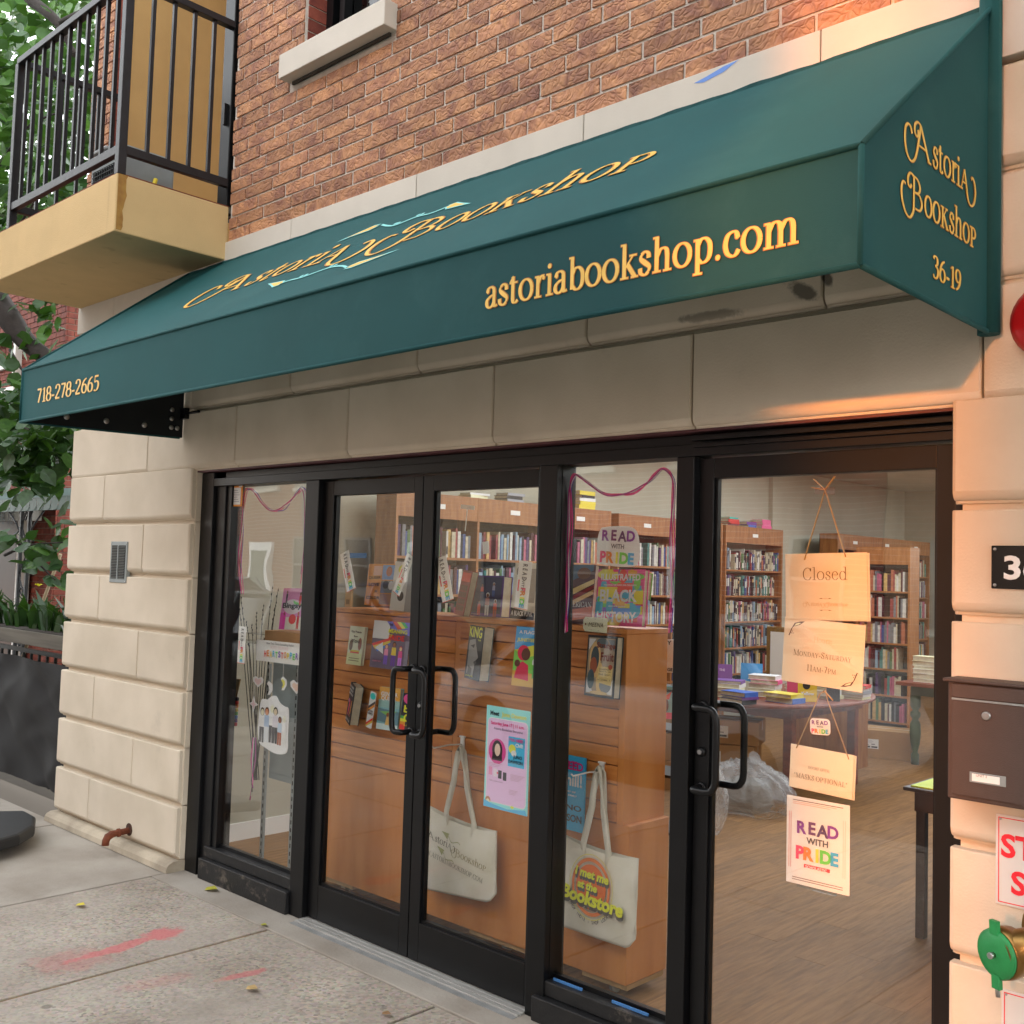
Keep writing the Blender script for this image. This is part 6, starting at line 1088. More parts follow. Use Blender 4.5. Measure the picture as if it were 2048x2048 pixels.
def carton(x, y, z, w, d, h, lb, rz, labelq=True, scrib=0):
    M = Matrix.Translation((x, y, z)) @ Matrix.Rotation(rz, 4, 'Z'); o = thing('cardboard_box', lb, 'box', M=M, group='cardboard boxes under the tables')
    MB().box(-w/2, w/2, -d/2, d/2, 0, h).build('carton', CARD, o, world=False, bevel=.004); MB().box(-w/2-.001, w/2+.001, -.03, .03, h*.6, h+.0015).build('packing_tape', mat('packing_tape', 'a8875a', .3), o, world=False)
    if labelq:
        l = art(o, .13, .09, [('r', 0, 0, 1, 1, 'd8d6d0')]+[('r', .08, .82-.12*i, .55+.1*(i % 2), .87-.12*i, '9a9aa0') for i in range(3)]+[('r', .08, .1, .42, .26, '2c2c30'), ('r', .5, .1, .92, .26, '2c2c30'), ('r', .1, .34, .3, .42, '3c3c40'), ('r', .5, .42, .75, .5, '3c3c40')], 'shipping_label'); l.matrix_local = Matrix.Translation((-w*.2, -d/2-.0015, h*.5)) @ Matrix.Rotation(math.pi/2, 4, 'X')
for a in ((-4.42, 4.12, FZ, .46, .32, .2, 'cardboard box at the bottom of the right stack under the oval table'), (-4.38, 4.14, FZ+.205, .45, .32, .19, 'cardboard box with a white label, middle of the right stack under the oval table'), (-4.34, 4.16, FZ+.40, .42, .3, .18, 'cardboard box with a white label, topmost of the right stack under the oval table')): carton(*a, .35)
for a in ((-4.92, 4.0, FZ, .4, .3, .22, 'cardboard box with scribbles at the bottom of the left stack under the oval table'), (-4.9, 4.02, FZ+.225, .4, .3, .2, 'cardboard box second in the left stack under the oval table'), (-4.88, 4.04, FZ+.43, .38, .3, .17, 'cardboard box topmost of the left stack under the oval table')): carton(*a, .3, False)
carton(-4.35, 6.9, FZ, .5, .36, .26, 'cardboard box with a white label by the green turned leg', .3)
PLAST = glassmat('plastic_film', (.9, .91, .92), 3.5, .02, 14)
def plbag(x, y, z, sx, sy, sz, lb, seed):
    o = thing('plastic_bag', lb, 'bag', (x, y, z), group='clear plastic bags on the shop floor'); bmh = bmesh.new(); bmesh.ops.create_icosphere(bmh, subdivisions=5, radius=1)
    for v in bmh.verts:
        n = v.co.normalized(); an = math.atan2(n.y, n.x); k = 1+.14*noise.noise(n*1.8+V((seed, 0, 0)))+(.075*math.sin(an*13+3*noise.noise(n*2))+.03*math.sin(an*31+seed))*max(0, n.z+.2); p = V((n.x*sx*k, n.y*sy*k, max(-.55, n.z)*sz*k)); v.co = p+V((0, 0, .55*sz))
    me = bpy.data.meshes.new('film'); bmh.to_mesh(me); bmh.free(); m = PLASTW; me.materials.append(m); me.polygons.foreach_set('use_smooth', [True]*len(me.polygons)); ob = bpy.data.objects.new('film', me); C.objects.link(ob); ob.parent = o; WM[ob.name] = WM[o.name]
    b = MB().tube([(x, y, z+sz*1.3), (x+.02, y, z+sz*1.6), (x+.07, y-.02, z+sz*1.75)], [.05, .015, .05], 9); b.build('knot', PLASTW, o)
PLASTW = bpy.data.materials.new('crumpled_plastic'); PLASTW.use_nodes = True; N_, L_ = nodes_of(PLASTW); pb = N_['Principled BSDF']; pb.inputs['Base Color'].default_value = (.85, .86, .88, 1); pb.inputs['Roughness'].default_value = .12
t_ = N_.new('ShaderNodeBsdfTransparent'); mx_ = N_.new('ShaderNodeMixShader'); mx_.inputs[0].default_value = .30; L_.new(t_.outputs[0], mx_.inputs[1]); L_.new(pb.outputs[0], mx_.inputs[2]); L_.new(mx_.outputs[0], N_['Material Output'].inputs[0])
nz_ = N_.new('ShaderNodeTexNoise'); nz_.inputs['Scale'].default_value = 9; nz_.inputs['Distortion'].default_value = 2; bp_ = N_.new('ShaderNodeBump'); bp_.inputs['Strength'].default_value = 1; bp_.inputs['Distance'].default_value = .02; L_.new(nz_.outputs['Fac'], bp_.inputs['Height']); L_.new(bp_.outputs[0], pb.inputs['Normal'])
plbag(-3.98, 3.75, FZ, .34, .3, .22, 'big clear plastic bag with a parcel beside the boxes under the oval table', 1.3); plbag(-3.85, 2.95, FZ, .16, .2, .3, 'tall clear plastic bag beside the inside door handle', 4.1); plbag(-1.98, 2.5, FZ+.1, .12, .2, .26, 'clear plastic bag under the lime topped desk', 7.7)
inn = tag(MB().box(-4.15, -3.85, 3.62, 3.9, FZ, .24).build('parcel', mat('grey_parcel', '8a8680', .8), None, bevel=.03), 'grey wrapped parcel inside the big plastic bag', 'parcel')
ds = thing('counter_desk', 'dark wooden desk with a lime green top at the right edge of the door glass', 'desk', (-1.85, 2.3, FZ))
DW = mat('dark_desk_wood', '3a241c', .4, .3, 4)
MB().box(-2.035, -1.25, 1.83, 2.95, .735, .752).build('tabletop', DW, ds, bevel=.004); MB().box(-2.0, -1.3, 1.88, 2.92, .64, .734).build('apron', DW, ds); tp = MB().box(-2.01, -1.28, 1.86, 2.9, .7525, .758).build('lime_sheet', flat('a8c02e'), ds)
for x, y in ((-2.02, 2.02), (-1.985, 2.88), (-1.32, 1.98), (-1.32, 2.88)): MB().box(x-.022, x+.022, y-.022, y+.022, FZ, .64).build('leg', DW, ds, bevel=.004)
bb = tag(MB().box(-1.98, -1.5, 2.1, 2.8, FZ, .55).build('storage_crate', mat('blue_crate', '2c3a5a', .5, .2, 5), None, bevel=.02), 'dark blue crate under the lime topped desk', 'crate')
yl = tag(MB().box(-1.86, -1.6, 2.25, 2.3, .759, 1.12).build('file_box', mat('amber_card', 'c88a2a', .6), None, bevel=.003), 'amber coloured card file standing on the lime topped desk', 'file')
GRN = mat('green_leg_paint', '4d5a34', .5, .2, 8)
t2b = thing('green_leg_table', 'long table with turned green legs covered with stacked books at the back', 'table', (-3.3, 7.4, FZ))
MB().box(-4.1, -2.0, 6.55, 8.0, .75, .78).build('tabletop', REDW, t2b); MB().box(-4.0, -2.1, 6.65, 7.9, .66, .749).build('apron', GRN, t2b)
for x, y in ((-3.97, 6.69), (-2.15, 6.69), (-3.97, 7.85), (-2.15, 7.85)): MB().lathe([(.035, FZ), (.035, .12), (.022, .14), (.04, .22), (.05, .32), (.045, .40), (.025, .44), (.045, .47), (.045, .5), (.024, .52), (.045, .56), (.045, .66)], (x, y, 0), 16).build('leg', GRN, t2b)
for i in range(7): flatstack(-3.9+.27*i, 6.8+.12*(i % 2), .78, 6+i % 3, 'with %s on the green legged table' % ('black top', 'red top', 'grey top', 'blue top', 'cream top', 'pink top', 'white top')[i], 40+i, dx=.22, dy=.16, cols=[1, 9, 1, 9, 1, 9, 1, (2, 0, 11, 4, 9, 6, 1)[i]], hh=(.025, .045))
pk = tag(MB().box(-2.9, -2.2, 6.2, 6.53, .70, .73).build('pink_cloth', flat('c03a54'), None, bevel=.01), 'crimson cloth lying folded at the near edge of the green legged table', 'cloth')
ch = thing('green_chair', 'green plastic chair seat by the oval table', 'chair', (-5.2, 3.85, FZ)); MB().box(-5.35, -5.02, 3.72, 4.05, .55, .58).build('seat', mat('green_plastic', '6a8a3a', .4), ch, bevel=.015)
for x, y in ((-5.32, 3.75), (-5.05, 3.75), (-5.32, 4.02), (-5.05, 4.02)): MB().tube([(x, y, FZ), (x, y, .55)], .012, 8).build('leg', GREYM, ch)
fo = thing('framed_notice', 'gilt framed notice standing behind the hours sign', 'picture frame', (-5.15, 6.1, .8)); 
A = px(1533, 1252, 6.1); B_ = px(1600, 1395, 6.1)
MB().box(A.x, B_.x+.25, 6.1, 6.12, B_.z, A.z).build('frame', mat('gilt', '9a7434', .4, .3, 40, metal=.4), fo, bevel=.01); MB().box(A.x+.05, B_.x+.2, 6.09, 6.0999, B_.z+.05, A.z-.05).build('sheet', WHITE, fo)
MB().box(-4.9, -4.2, 6.0, 6.2, FZ, B_.z-.002).build('stand', SHELFW, fo)
sp = thing('wire_rack', 'black wire spinner rack of books at the far right of the door glass', 'rack', (-2.55, 8.6, FZ))
b = MB().tube([(-2.75, 8.6, FZ), (-2.75, 8.6, 1.95)], .014, 8)
for z in (.55, .85, 1.15, 1.45, 1.75): b.bar((-2.98, 8.42, z), (-2.5, 8.42, z), .012).bar((-2.98, 8.78, z), (-2.5, 8.78, z), .012).bar((-2.98, 8.42, z), (-2.98, 8.78, z), .012).bar((-2.5, 8.42, z), (-2.5, 8.78, z), .012)
for x in (-2.98, -2.5):
    for y in (8.42, 8.78): b.bar((x, y, .4), (x, y, 1.85), .012)
b.build('frame', BLK, sp)
r = random.Random(4)
for z in (.56, .86, 1.16, 1.46):
    for i in range(3):
        c = r.choice(PAL); M = Matrix.Translation((-2.9+.155*i, 8.44, z+.11)) @ Matrix.Rotation(math.pi/2-.1, 4, 'X'); book(M, .14, .21, .03, c[1], '%s book standing %s on the %s tier of the wire rack' % (c[0], ('at the left', 'in the middle', 'at the right')[i], {.56: 'lowest', .86: 'second', 1.16: 'third', 1.46: 'top'}[z]), [('r', .15, .2, .85, .5, r.choice(PAL)[1])], group='books on the wire rack')
# ------------------------------------------------------------------ fittings on the stone
vg = thing('vent_grille', 'grey louvred vent grille screwed to the left stone pier', 'vent', (-6.108, 0, 1.674))
MB().box(-6.214, -6.002, -.006, .02, 1.549, 1.798).build('frame', GREYM, vg, bevel=.002); MB().box(-6.195, -6.021, -.0075, -.006, 1.572, 1.775).build('opening', mat('slot_dark', '1a1c1d', .9), vg)
for k in range(21):
    for x0, x1 in ((-6.194, -6.114), (-6.102, -6.022)): MB().poly([(x0, -.0078, 1.5745+.0096*k), (x1, -.0078, 1.5745+.0096*k), (x1, -.012, 1.5800+.0096*k), (x0, -.012, 1.5800+.0096*k)]).build('slat', GREYM, vg)
MB().box(-6.113, -6.103, -.012, -.006, 1.572, 1.775).build('mullion', GREYM, vg)
b = MB()
for x in (-6.206, -6.01):
    for z in (1.558, 1.789): b.lathe([(.004, 0), (.003, .002)], (x, -.0075, z), 8, axis='y')
b.build('screw', STEEL, vg)
dp = thing('drain_pipe', 'short rusty elbow drain pipe sticking out of the left stone pier', 'pipe', (-5.82, 0, .11))
MB().tube([(-5.815, .02, .125), (-5.82, -.07, .120), (-5.822, -.10, .117), (-5.822, -.125, .106), (-5.822, -.135, .085), (-5.822, -.137, .06)], [.018, .018, .021, .022, .021, .0205], 14).lathe([(.024, .0), (.024, .014)], (-5.8195, -.055, .12), 14, axis='y').build('pipe', RUST, dp)
MB().lathe([(.036, -.01), (.036, .004)], (-5.815, .0, .13), 14, axis='y').build('pipe_hole', mat('hole_rust', '4a2c1c', .95, .4, 40), dp)
mbx = thing('mailbox', 'brown metal wall mailbox with a lock and name slot on the right pier', 'mailbox', (-.92, -.05, 1.11))
MBM = mat('brown_mailbox_paint', '4a3a34', .55, .1, 20, .25, 500)
MB().box(-1.104, -.70, -.09, -.002, 1.115, 1.428).build('body', MBM, mbx, bevel=.005); MB().box(-1.112, -.692, -.108, -.002, 1.428, 1.437).build('lid', MBM, mbx, bevel=.003)
MB().box(-1.090, -.714, -.097, -.0905, 1.128, 1.380).build('door', MBM, mbx, bevel=.002); MB().box(-1.090, -.714, -.101, -.0905, 1.386, 1.424).build('flap', MBM, mbx, bevel=.003)
MB().box(-1.090, -.714, -.0995, -.0905, 1.3805, 1.3855).build('flap_edge', GREYM, mbx)
MB().lathe([(.012, 0), (.012, .003), (.009, .006)], (-1.0, -.0972, 1.346), 18, axis='y').box(-1.004, -.996, -.1045, -.103, 1.344, 1.348).build('lock', STEEL, mbx)
MB().box(-1.042, -.95, -.100, -.097, 1.168, 1.195).build('name_slot', GREYM, mbx, bevel=.001); MB().box(-1.035, -.965, -.1012, -.1, 1.172, 1.191).build('name_card', WHITE, mbx)
o = MB(); k = write(mbx, sans('UNIT 2'), flat('6a5a50'), -.09, .078, w=.028, M=Matrix.Translation((0, -.0525, 0)) @ Matrix.Rotation(math.pi/2, 4, 'X'), z=.0)
hp = thing('house_number', 'black house number plate with white digits on the right pier', 'number plate', (-.90, 0, 1.74))
MB().box(-1.021, -.72, -.006, -.001, 1.682, 1.8).build('plate', mat('gloss_black', '17181a', .12, .3, 8), hp, bevel=.003)
Mh = Matrix.Translation((.03, -.0068, 0)) @ Matrix.Rotation(math.pi/2, 4, 'X'); write(hp, sans('36-19', .03), flat('dcd8d0'), 0, .0, h=.068, w=.235, M=Mh, z=.0002)
b = MB()
for x in (-1.011, -.73):
    for z in (1.692, 1.79): b.lathe([(.005, 0), (.003, .003)], (x, -.0062, z), 10, axis='y')
b.build('screw', STEEL, hp)
SGN = mat('sign_white', 'd8d4d0', .4); REDP = flat('b8222c')
def psign(x0, z0, z1, lb, rows):
    s = thing('wall_sign', lb, 'sign', (x0+.13, 0, (z0+z1)/2), group='red lettered signs on the right pier'); wd = .34
    MB().box(x0, x0+wd, -.006, -.001, z0, z1).build('plate', SGN, s, bevel=.002)
    b = MB(); e = .007; t = .0022
    b.box(x0+e, x0+wd-e, -.0068, -.0061, z1-e-t, z1-e).box(x0+e, x0+wd-e, -.0068, -.0061, z0+e, z0+e+t).box(x0+e, x0+e+t, -.0068, -.0061, z0+e+t, z1-e-t); b.build('border', REDP, s)
    for t_, x, z, h in rows: write(s, sans(t_, .03), REDP, x-(x0+.13), z-(z0+z1)/2, h=h, align='l', M=Matrix.Translation((0, -.0075, 0)) @ Matrix.Rotation(math.pi/2, 4, 'X'), z=.0, w=None)
    MB().lathe([(.004, 0), (.003, .002)], (x0+.012, -.0065, z1-.012), 10, axis='y').build('screw', STEEL, s)
psign(-1.006, .840, 1.078, 'white sign with red letters ST above S under the mailbox', [('ST', -.992, .998, .063), ('S', -.966, .905, .063)])
psign(-.99, .36, .622, 'white red bordered sign below the green capped fire connection', [('S', -.93, .52, .05)])
fd = thing('fire_connection', 'brass fire department connection with green caps on the right pier', 'fire connection', (-.85, 0, .75))
BRS = mat('brass', '8a6a3a', .35, .2, 10, metal=.85); GCAP = mat('green_cap_paint', '1d8a4a', .5, .2, 20, .2, 100)
MB().lathe([(.10, 0), (.10, .006), (.06, .012), (.055, .10)], (-.84, -.0, .80), 24, axis='y').build('wall_flange', BRS, fd)
MB().tube([(-.84, -.1, .80), (-.88, -.13, .785), (-.93, -.16, .768)], .05, 16).tube([(-.84, -.1, .80), (-.80, -.13, .785), (-.75, -.16, .768)], .05, 16).build('body', BRS, fd)
Rg = Matrix.Translation((-.945, -.17, .762)) @ V((-.42, -.90, -.06)).to_track_quat('Z', 'Y').to_matrix().to_4x4()
b = MB().lathe([(.062, -.05), (.066, -.02), (.062, -.0)], (0, 0, 0), 28); b.v = [tuple(Rg @ V(v)) for v in b.v]; b.build('coupling', BRS, fd)
b = MB().lathe([(.060, 0), (.062, .004), (.055, .010), (.02, .013)], (0, 0, 0), 28).box(-.012, .012, -.085, -.05, .0, .012).box(-.012, .012, .05, .085, .0, .012); b.v = [tuple(Rg @ V(v)) for v in b.v]; b.build('cap', GCAP, fd)
for q_ in (([(0, .0, .012), (0, 0, .028)], .008, 10), ([(0, -.075, .006), (0, -.105, .004)], .006, 8)):
    b = MB().tube(*q_); b.v = [tuple(Rg @ V(v)) for v in b.v]; b.build('cap_pin', STEEL, fd)
ab = thing('alarm_bell', 'round red fire alarm bell on the right pier beside the awning', 'alarm bell', (-.86, 0, 2.40)); MB().lathe([(.105, 0), (.105, .03), (.085, .05), (.03, .06)], (-.862, -.0, 2.403), 30, axis='y').build('gong', mat('red_enamel', 'b01418', .3), ab)
MB().box(-.93, -.92, -.036, -.033, 2.41, 2.43).build('label', WHITE, ab)
lp = thing('wall_bracket', 'dark lamp bracket poking in above the right end of the awning', 'bracket', (-1.05, 0, 3.44)); MB().box(-1.10, -.9, -.09, 0, 3.44, 3.47).tube([(-1.08, -.06, 3.46), (-1.02, -.08, 3.50), (-.92, -.08, 3.5)], .015, 8).build('arm', BLK, lp)
# blue paint smear and dirt on the band
sm = tag(MB().poly([(-2.02, -.0128, 3.402), (-1.97, -.0128, 3.41), (-1.9, -.0128, 3.425), (-1.84, -.0128, 3.43), (-1.9, -.0128, 3.405), (-1.98, -.0128, 3.393)]).build('paint_smear', flat('4f6fa8'), None), 'smear of blue paint on the pale band above the awning', 'paint smear')
# ------------------------------------------------------------------ left neighbour: fence, planter, house, tree
TARP = mat('black_tarp', '17181a', .75, .2, 4, .3, 300)
tf = thing('tarp_fence', 'iron fence wrapped in black tarpaulin left of the stone pier', 'fence', (-8.3, .25, 0))
b = MB(); nx, nz = 90, 30
for j in range(nz+1):
    for i in range(nx+1):
        u, v = i/nx, j/nz; x = -9.9+u*3.03; z = .03+.90*v; p = V((x, 0, z)); y = .27+.03*noise.noise(V((x*2.1+z*1.2, z*1.9-x, 1)))+.035*abs(noise.noise(V((x*1.5-z*2.2, z*1.2+x, 7))))+.035*noise.noise(V((x*4+z*5, z*3, 4)))+.03*abs(math.sin((x*1.3+z*2.2)*2))*(1-v)
        b.v.append((x, y, z))
for j in range(nz):
    for i in range(nx): k = j*(nx+1)+i; b.smooth.add(len(b.f)); b.f.append((k, k+1, k+nx+2, k+nx+1)); b.m.append(0)
b.build('tarp', TARP, tf)
MB().bar((-9.95, .36, .97), (-6.88, .36, .97), .03).bar((-9.95, .36, .12), (-6.88, .36, .12), .03).build('rail', BLK, tf)
pp = proto(MB().box(-.009, .009, -.009, .009, 0, .96).build('picket', BLK))
for i in range(22): o = bpy.data.objects.new('picket', pp); C.objects.link(o); o.parent = tf; o.location = (-9.9+.143*i+8.3, .36-.25, .0)
MB().lathe([(.010, 0), (.018, .002), (.018, .006), (.010, .008)], (-7.02, .22, .88), 14, axis='y').build('grommet', STEEL, tf)
pl = thing('planter_box', 'grey wooden planter box full of leafy plants on top of the fence', 'planter', (-8.5, .6, 1.0))
MB().box(-9.9, -7.35, .45, .85, .99, 1.10).build('box', mat('weathered_wood', '6b665c', .9, .3, 6, stretch=(.3, 6, 6)), pl, bevel=.005); MB().box(-9.88, -7.37, .47, .83, 1.101, 1.105).build('soil', mat('soil', '2c231c', .95), pl)
r = random.Random(12)
def blades(par, x, y, z, n, h, m, name='foliage', sp=.16):
    b = MB()
    for i in range(n):
        a = r.uniform(0, 6.28); lx, ly = math.cos(a), math.sin(a); hh = h*r.uniform(.5, 1); o_ = V((x+r.uniform(-sp, sp), y+r.uniform(-.1, .1), z)); w = r.uniform(.014, .034); L_ = hh*r.uniform(.3, .8); s = V((-ly, lx, 0))*w
        p1 = o_+V((lx*L_*.3, ly*L_*.3, hh*.6)); p2 = o_+V((lx*L_, ly*L_, hh*r.uniform(.6, 1))); b.poly([o_-s, o_+s, p1+s, p1-s]); b.poly([p1-s, p1+s, p2])
    o = b.build(name, m, par); return o
for i, x in enumerate((-9.5, -9.1, -8.7, -8.3, -7.95, -7.6)):
    p_ = thing('planter_plant', 'narrow leaved green plant, %s in the planter box from the stone pier' % ('sixth', 'fifth', 'fourth', 'third', 'second', 'first')[i], 'plant', (x, .65, 1.1), group='plants in the planter box'); blades(p_, x, .65, 1.1, 26, .34 if i < 4 else .18, LEAF)
    if i in (2,):
        b = MB()
        for k in range(7): a = k*.9; c_ = V((x, .6, 1.45)); b.poly([c_, c_+V((math.cos(a-.25)*.05, math.sin(a-.25)*.02, .02)), c_+V((math.cos(a)*.075, math.sin(a)*.03, .015)), c_+V((math.cos(a+.25)*.05, math.sin(a+.25)*.02, .02))])
        b.build('flower', flat('e0b81c'), p_)
tk = thing('rake_handle', 'pale wooden tool handle leaning behind the planter', 'tool', (-9.6, .95, .2)); MB().tube([(-9.9, .9, .5), (-9.25, 1.0, 1.72)], .016, 8).build('shaft', mat('pale_wood', 'a8977c', .8), tk)
bs = thing('umbrella_foot', 'black plastic umbrella base lying on the pavement by the tarp', 'base', (-6.95, -.25, 0))
P = [tuple(pz(*q, .12))[:2] for q in ((-130, 1640), (-60, 1622), (50, 1620), (72, 1632), (70, 1650), (40, 1668), (-60, 1695))]
b = slab(list(reversed(P)), .07, .12); b.build('tank', mat('black_plastic', '1e1f21', .5, .3, 10, .3, 200), bs, bevel=.02)
MB().box(-7.0, -6.7, -.40, -.2, .0, .05).build('block', mat('old_block', '7d6a58', .9, .3, 10), bs)
hs2 = thing('neighbour_house', 'red brick house with a green scalloped porch roof beyond the tarp fence', 'house', (-13, 3, 0))
BW = mat('neighbour_mortar', 'a58d80', .95, .2, 20)
HX, HY = -11.74, 2.0
MB().box(-22, HX-.012, HY+.012, 6, 0, 5.55).build('wall', BW, hs2)
rest2 = MB(); cnt = 0; nbm = proto(MB().box(0, .2, 0, .02, 0, .058).build('brick', RBRICK))
def nbrick(x, y, z, L, face):
    global cnt
    q = (V((x, y, z))-EYE); f = q.dot(FWD); u, v = 1024+FPX*q.dot(RGT)/f, 1024-FPX*q.dot(UPV)/f
    vis = -20 < u < 175 and (560 < v < 760 or 960 < v < 1310)
    if vis and cnt < 290:
        o = bpy.data.objects.new('brick', nbm); C.objects.link(o); o.parent = hs2; o.location = (x+13, y-3, z); cnt += 1
        if face == 'x': o.rotation_euler = (0, 0, math.pi/2)
        o.scale.x = L/.2
    elif face == 'y': rest2.box(x, x+L, y, y+.02, z, z+.058)
    else: rest2.box(x-.02, x, y, y+L, z, z+.058)
for k in range(81):
    z = .05+.068*k; off = .105*(k % 2); x = HX-3.5-off
    while x < HX:
        a, c = max(x, HX-3.5), min(x+.2, HX-.002)
        if c-a > .03: nbrick(a, HY, z, c-a, 'y')
        x += .21
    y = HY+.0-off
    while y < 3.6:
        a, c = max(y, HY+.022), min(y+.2, 3.6)
        if c-a > .03: nbrick(HX, a, z, c-a, 'x')
        y += .21
o = rest2.build('brick_field', RBRICK, hs2); o['kind'] = 'stuff'
# upper bay and window of the neighbour
wbz = px(20, 720, 2.0)
for (pxx, pyt, pyb, Y) in ((-2, 690, 785, 2.0), (4, 800, 860, 2.0)):
    A = px(-25, pyt, Y); B_ = px(40, pyb, Y); w_ = MB().box(A.x, B_.x, Y-.08, Y+.2, B_.z, B_.z+.07).box(A.x, B_.x, Y-.08, Y+.2, A.z-.07, A.z).box(B_.x-.07, B_.x, Y-.08, Y+.2, B_.z+.07, A.z-.07).box(A.x, A.x+.07, Y-.08, Y+.2, B_.z+.07, A.z-.07).box(A.x+.07, B_.x-.07, Y-.04, Y+.0, (A.z+B_.z)/2-.03, (A.z+B_.z)/2+.03).build('window', WHITE, hs2); MB().box(A.x+.07, B_.x-.07, Y+.05, Y+.06, B_.z+.07, A.z-.07).build('pane', GLASSD, w_)
pr = thing('porch_roof', 'green metal porch roof with scalloped edge and scrolled iron brackets', 'porch', (-12.5, 1.5, 2.3)); GRM = mat('green_porch_paint', '4f6f6c', .5, .2, 6)
PY = 1.0; ztp = px(70, 1002, 1.0).z
b = MB().poly([(-15, PY, ztp), (-9.0, PY, ztp), (-9.0, 1.99, ztp+.25), (-15, 1.99, ztp+.25)]).box(-15, -9.0, PY-.01, PY+.01, ztp-.09, ztp-.05)
b.build('roof_sheet', GRM, pr)
x = -14.9
while x < -9.05:
    MB().poly([(x, PY-.012, ztp+.03), (x+.15, PY-.012, ztp+.03)]+[(x+.075+.075*math.cos(a), PY-.014, ztp-.03-.06*math.sin(a)) for a in [math.pi*q/8 for q in range(9)]]).build('scallop', GRM, pr); x += .155
IRON = mat('wrought_iron', '23262c', .5, .2, 20)
ic = thing('iron_column', 'scrolled wrought iron porch column beyond the tarp fence', 'column', (-11.6, 1.55, 0)); cx = px(42, 1150, 1.0).x
b = MB()
for dx in (-.09, .09): b.box(cx+dx-.014, cx+dx+.014, 1.0, 1.03, 0, ztp-.09)
b.build('upright', IRON, ic); b = MB()
for k in range(9):
    z0 = .12+.235*k; s = (-1)**k; b.tube([(cx+s*.05*math.cos(a)*(1-a/9), 1.015, z0+.06+.055*math.sin(a)*(1-a/9)) for a in [q*.55 for q in range(13)]], .008, 5); b.tube([(cx-.075, 1.015, z0+(0 if s > 0 else .2)), (cx, 1.015, z0+.1), (cx+.075, 1.015, z0+(.2 if s > 0 else 0))], .008, 5)
b.build('scroll', IRON, ic); b = MB()
for sx, o_ in ((1, 0), (-1, 0), (-1, 1.45)):
    q = cx+sx*.1+o_
    b.tube([(q+sx*.02*k*.55+sx*.05*math.cos(k*.7)*.9, 1.015, ztp-.1-.028*k*.8+.04*math.sin(k*.7)) for k in range(14)], .009, 5); b.tube([(q, 1.015, ztp-.3), (q+sx*.12, 1.015, ztp-.2), (q+sx*.3, 1.015, ztp-.09)], .009, 5)
b.build('bracket', IRON, ic)
dr = thing('house_door', 'white framed brown door with the house number above it under the porch', 'door', (-13, 1.9, 0)); A = px(-30, 1060, 1.9); B_ = px(28, 1350, 1.9)
MB().box(A.x-.6, B_.x+.35, 1.86, 1.97, 2.10, 2.42).box(B_.x-.02, B_.x+.1, 1.86, 1.97, 0, 2.1).box(A.x-.6, A.x-.5, 1.86, 1.97, 0, 2.1).build('frame', WHITE, dr); MB().box(A.x-.5, B_.x-.02, 1.90, 1.97, 0, 2.1).build('leaf', mat('brown_door', '4a2c1c', .5, .2, 6), dr)
nq = px(13, 1036, 1.85); write(dr, sans('36 15', .02), flat('26282c'), nq.x+13, nq.z, h=.15, M=Matrix.Translation((0, -.055, 0)) @ Matrix.Rotation(math.pi/2, 4, 'X'))
# tree ------------------------------------------------------------
tr = thing('street_tree', 'leafy linden tree spreading over the pavement at the left edge', 'tree', (-10.2, -.6, 0)); r = random.Random(23)
def limb(pts, rs, name='limb'): return MB().tube(crm3(pts), [rs[0]+(rs[1]-rs[0])*i/(len(pts)*5-5) for i in range(len(pts)*5-4)], 9).build(name, BARK, tr)
def crm3(p):
    q = [V(p[0])]+[V(x) for x in p]+[V(p[-1])]; out = []
    for i in range(1, len(q)-2):
        for k in range(5):
            t = k/5; a, b_, c, e = q[i-1], q[i], q[i+1], q[i+2]; out.append(.5*(2*b_+(c-a)*t+(2*a-5*b_+4*c-e)*t*t+(3*b_-a-3*c+e)*t**3))
    return out+[q[-1]]
trk = limb([(-10.2, -.6, 0), (-10.25, -.55, 1.6), (-10.3, -.4, 3.0), (-10.0, -.3, 4.6), (-9.8, -.2, 6.5)], (.2, .1), 'trunk')
limb([px(-60, 520, .2), px(20, 640, .3), px(60, 690, .35), px(140, 745, .4)], (.12, .05)); limb([px(60, 0, .9), px(95, 25, .9), px(122, 55, .95), px(150, 110, 1.0)], (.06, .03)); limb([px(200, 8, .9), px(150, 30, .9), px(122, 45, .9)], (.02, .03))
for a in (((-30, 800), (40, 850), (110, 880)), ((20, 700), (60, 760), (120, 800)), ((0, 330), (60, 250), (170, 210)), ((20, 480), (90, 380), (180, 330)), ((10, 1110), (60, 1090), (125, 1085)), ((30, 1080), (70, 1120), (110, 1160))): limb([px(*q, .5) for q in a], (.014, .005), 'twig')
def leafmesh(name, curl, m):
    b = MB(); pr = [(0, 0), (.12, .28), (.32, .46), (.55, .42), (.8, .2), (1.05, 0)]; mid = [(.0, 0), (.2, -.02), (.42, -.05), (.65, -.06), (.86, -.05), (1.05, -.12)]
    for s in (1, -1):
        P = [(x, s*y, -.25*y*y*curl-.12*x*x*curl) for x, y in pr]; Q = [(x, 0, -.03+z*curl) for x, z in mid]
        for i in range(5): b.poly([P[i], P[i+1], Q[i+1], Q[i]] if s < 0 else [Q[i], Q[i+1], P[i+1], P[i]])
    o = b.build(name, m); me = o.data; bpy.data.objects.remove(o); return me
LM = [leafmesh('leaf', c, m) for c in (.5, 1.3) for m in (LEAF, LEAF, LEAFY)]; nl = 0; mass = MB()
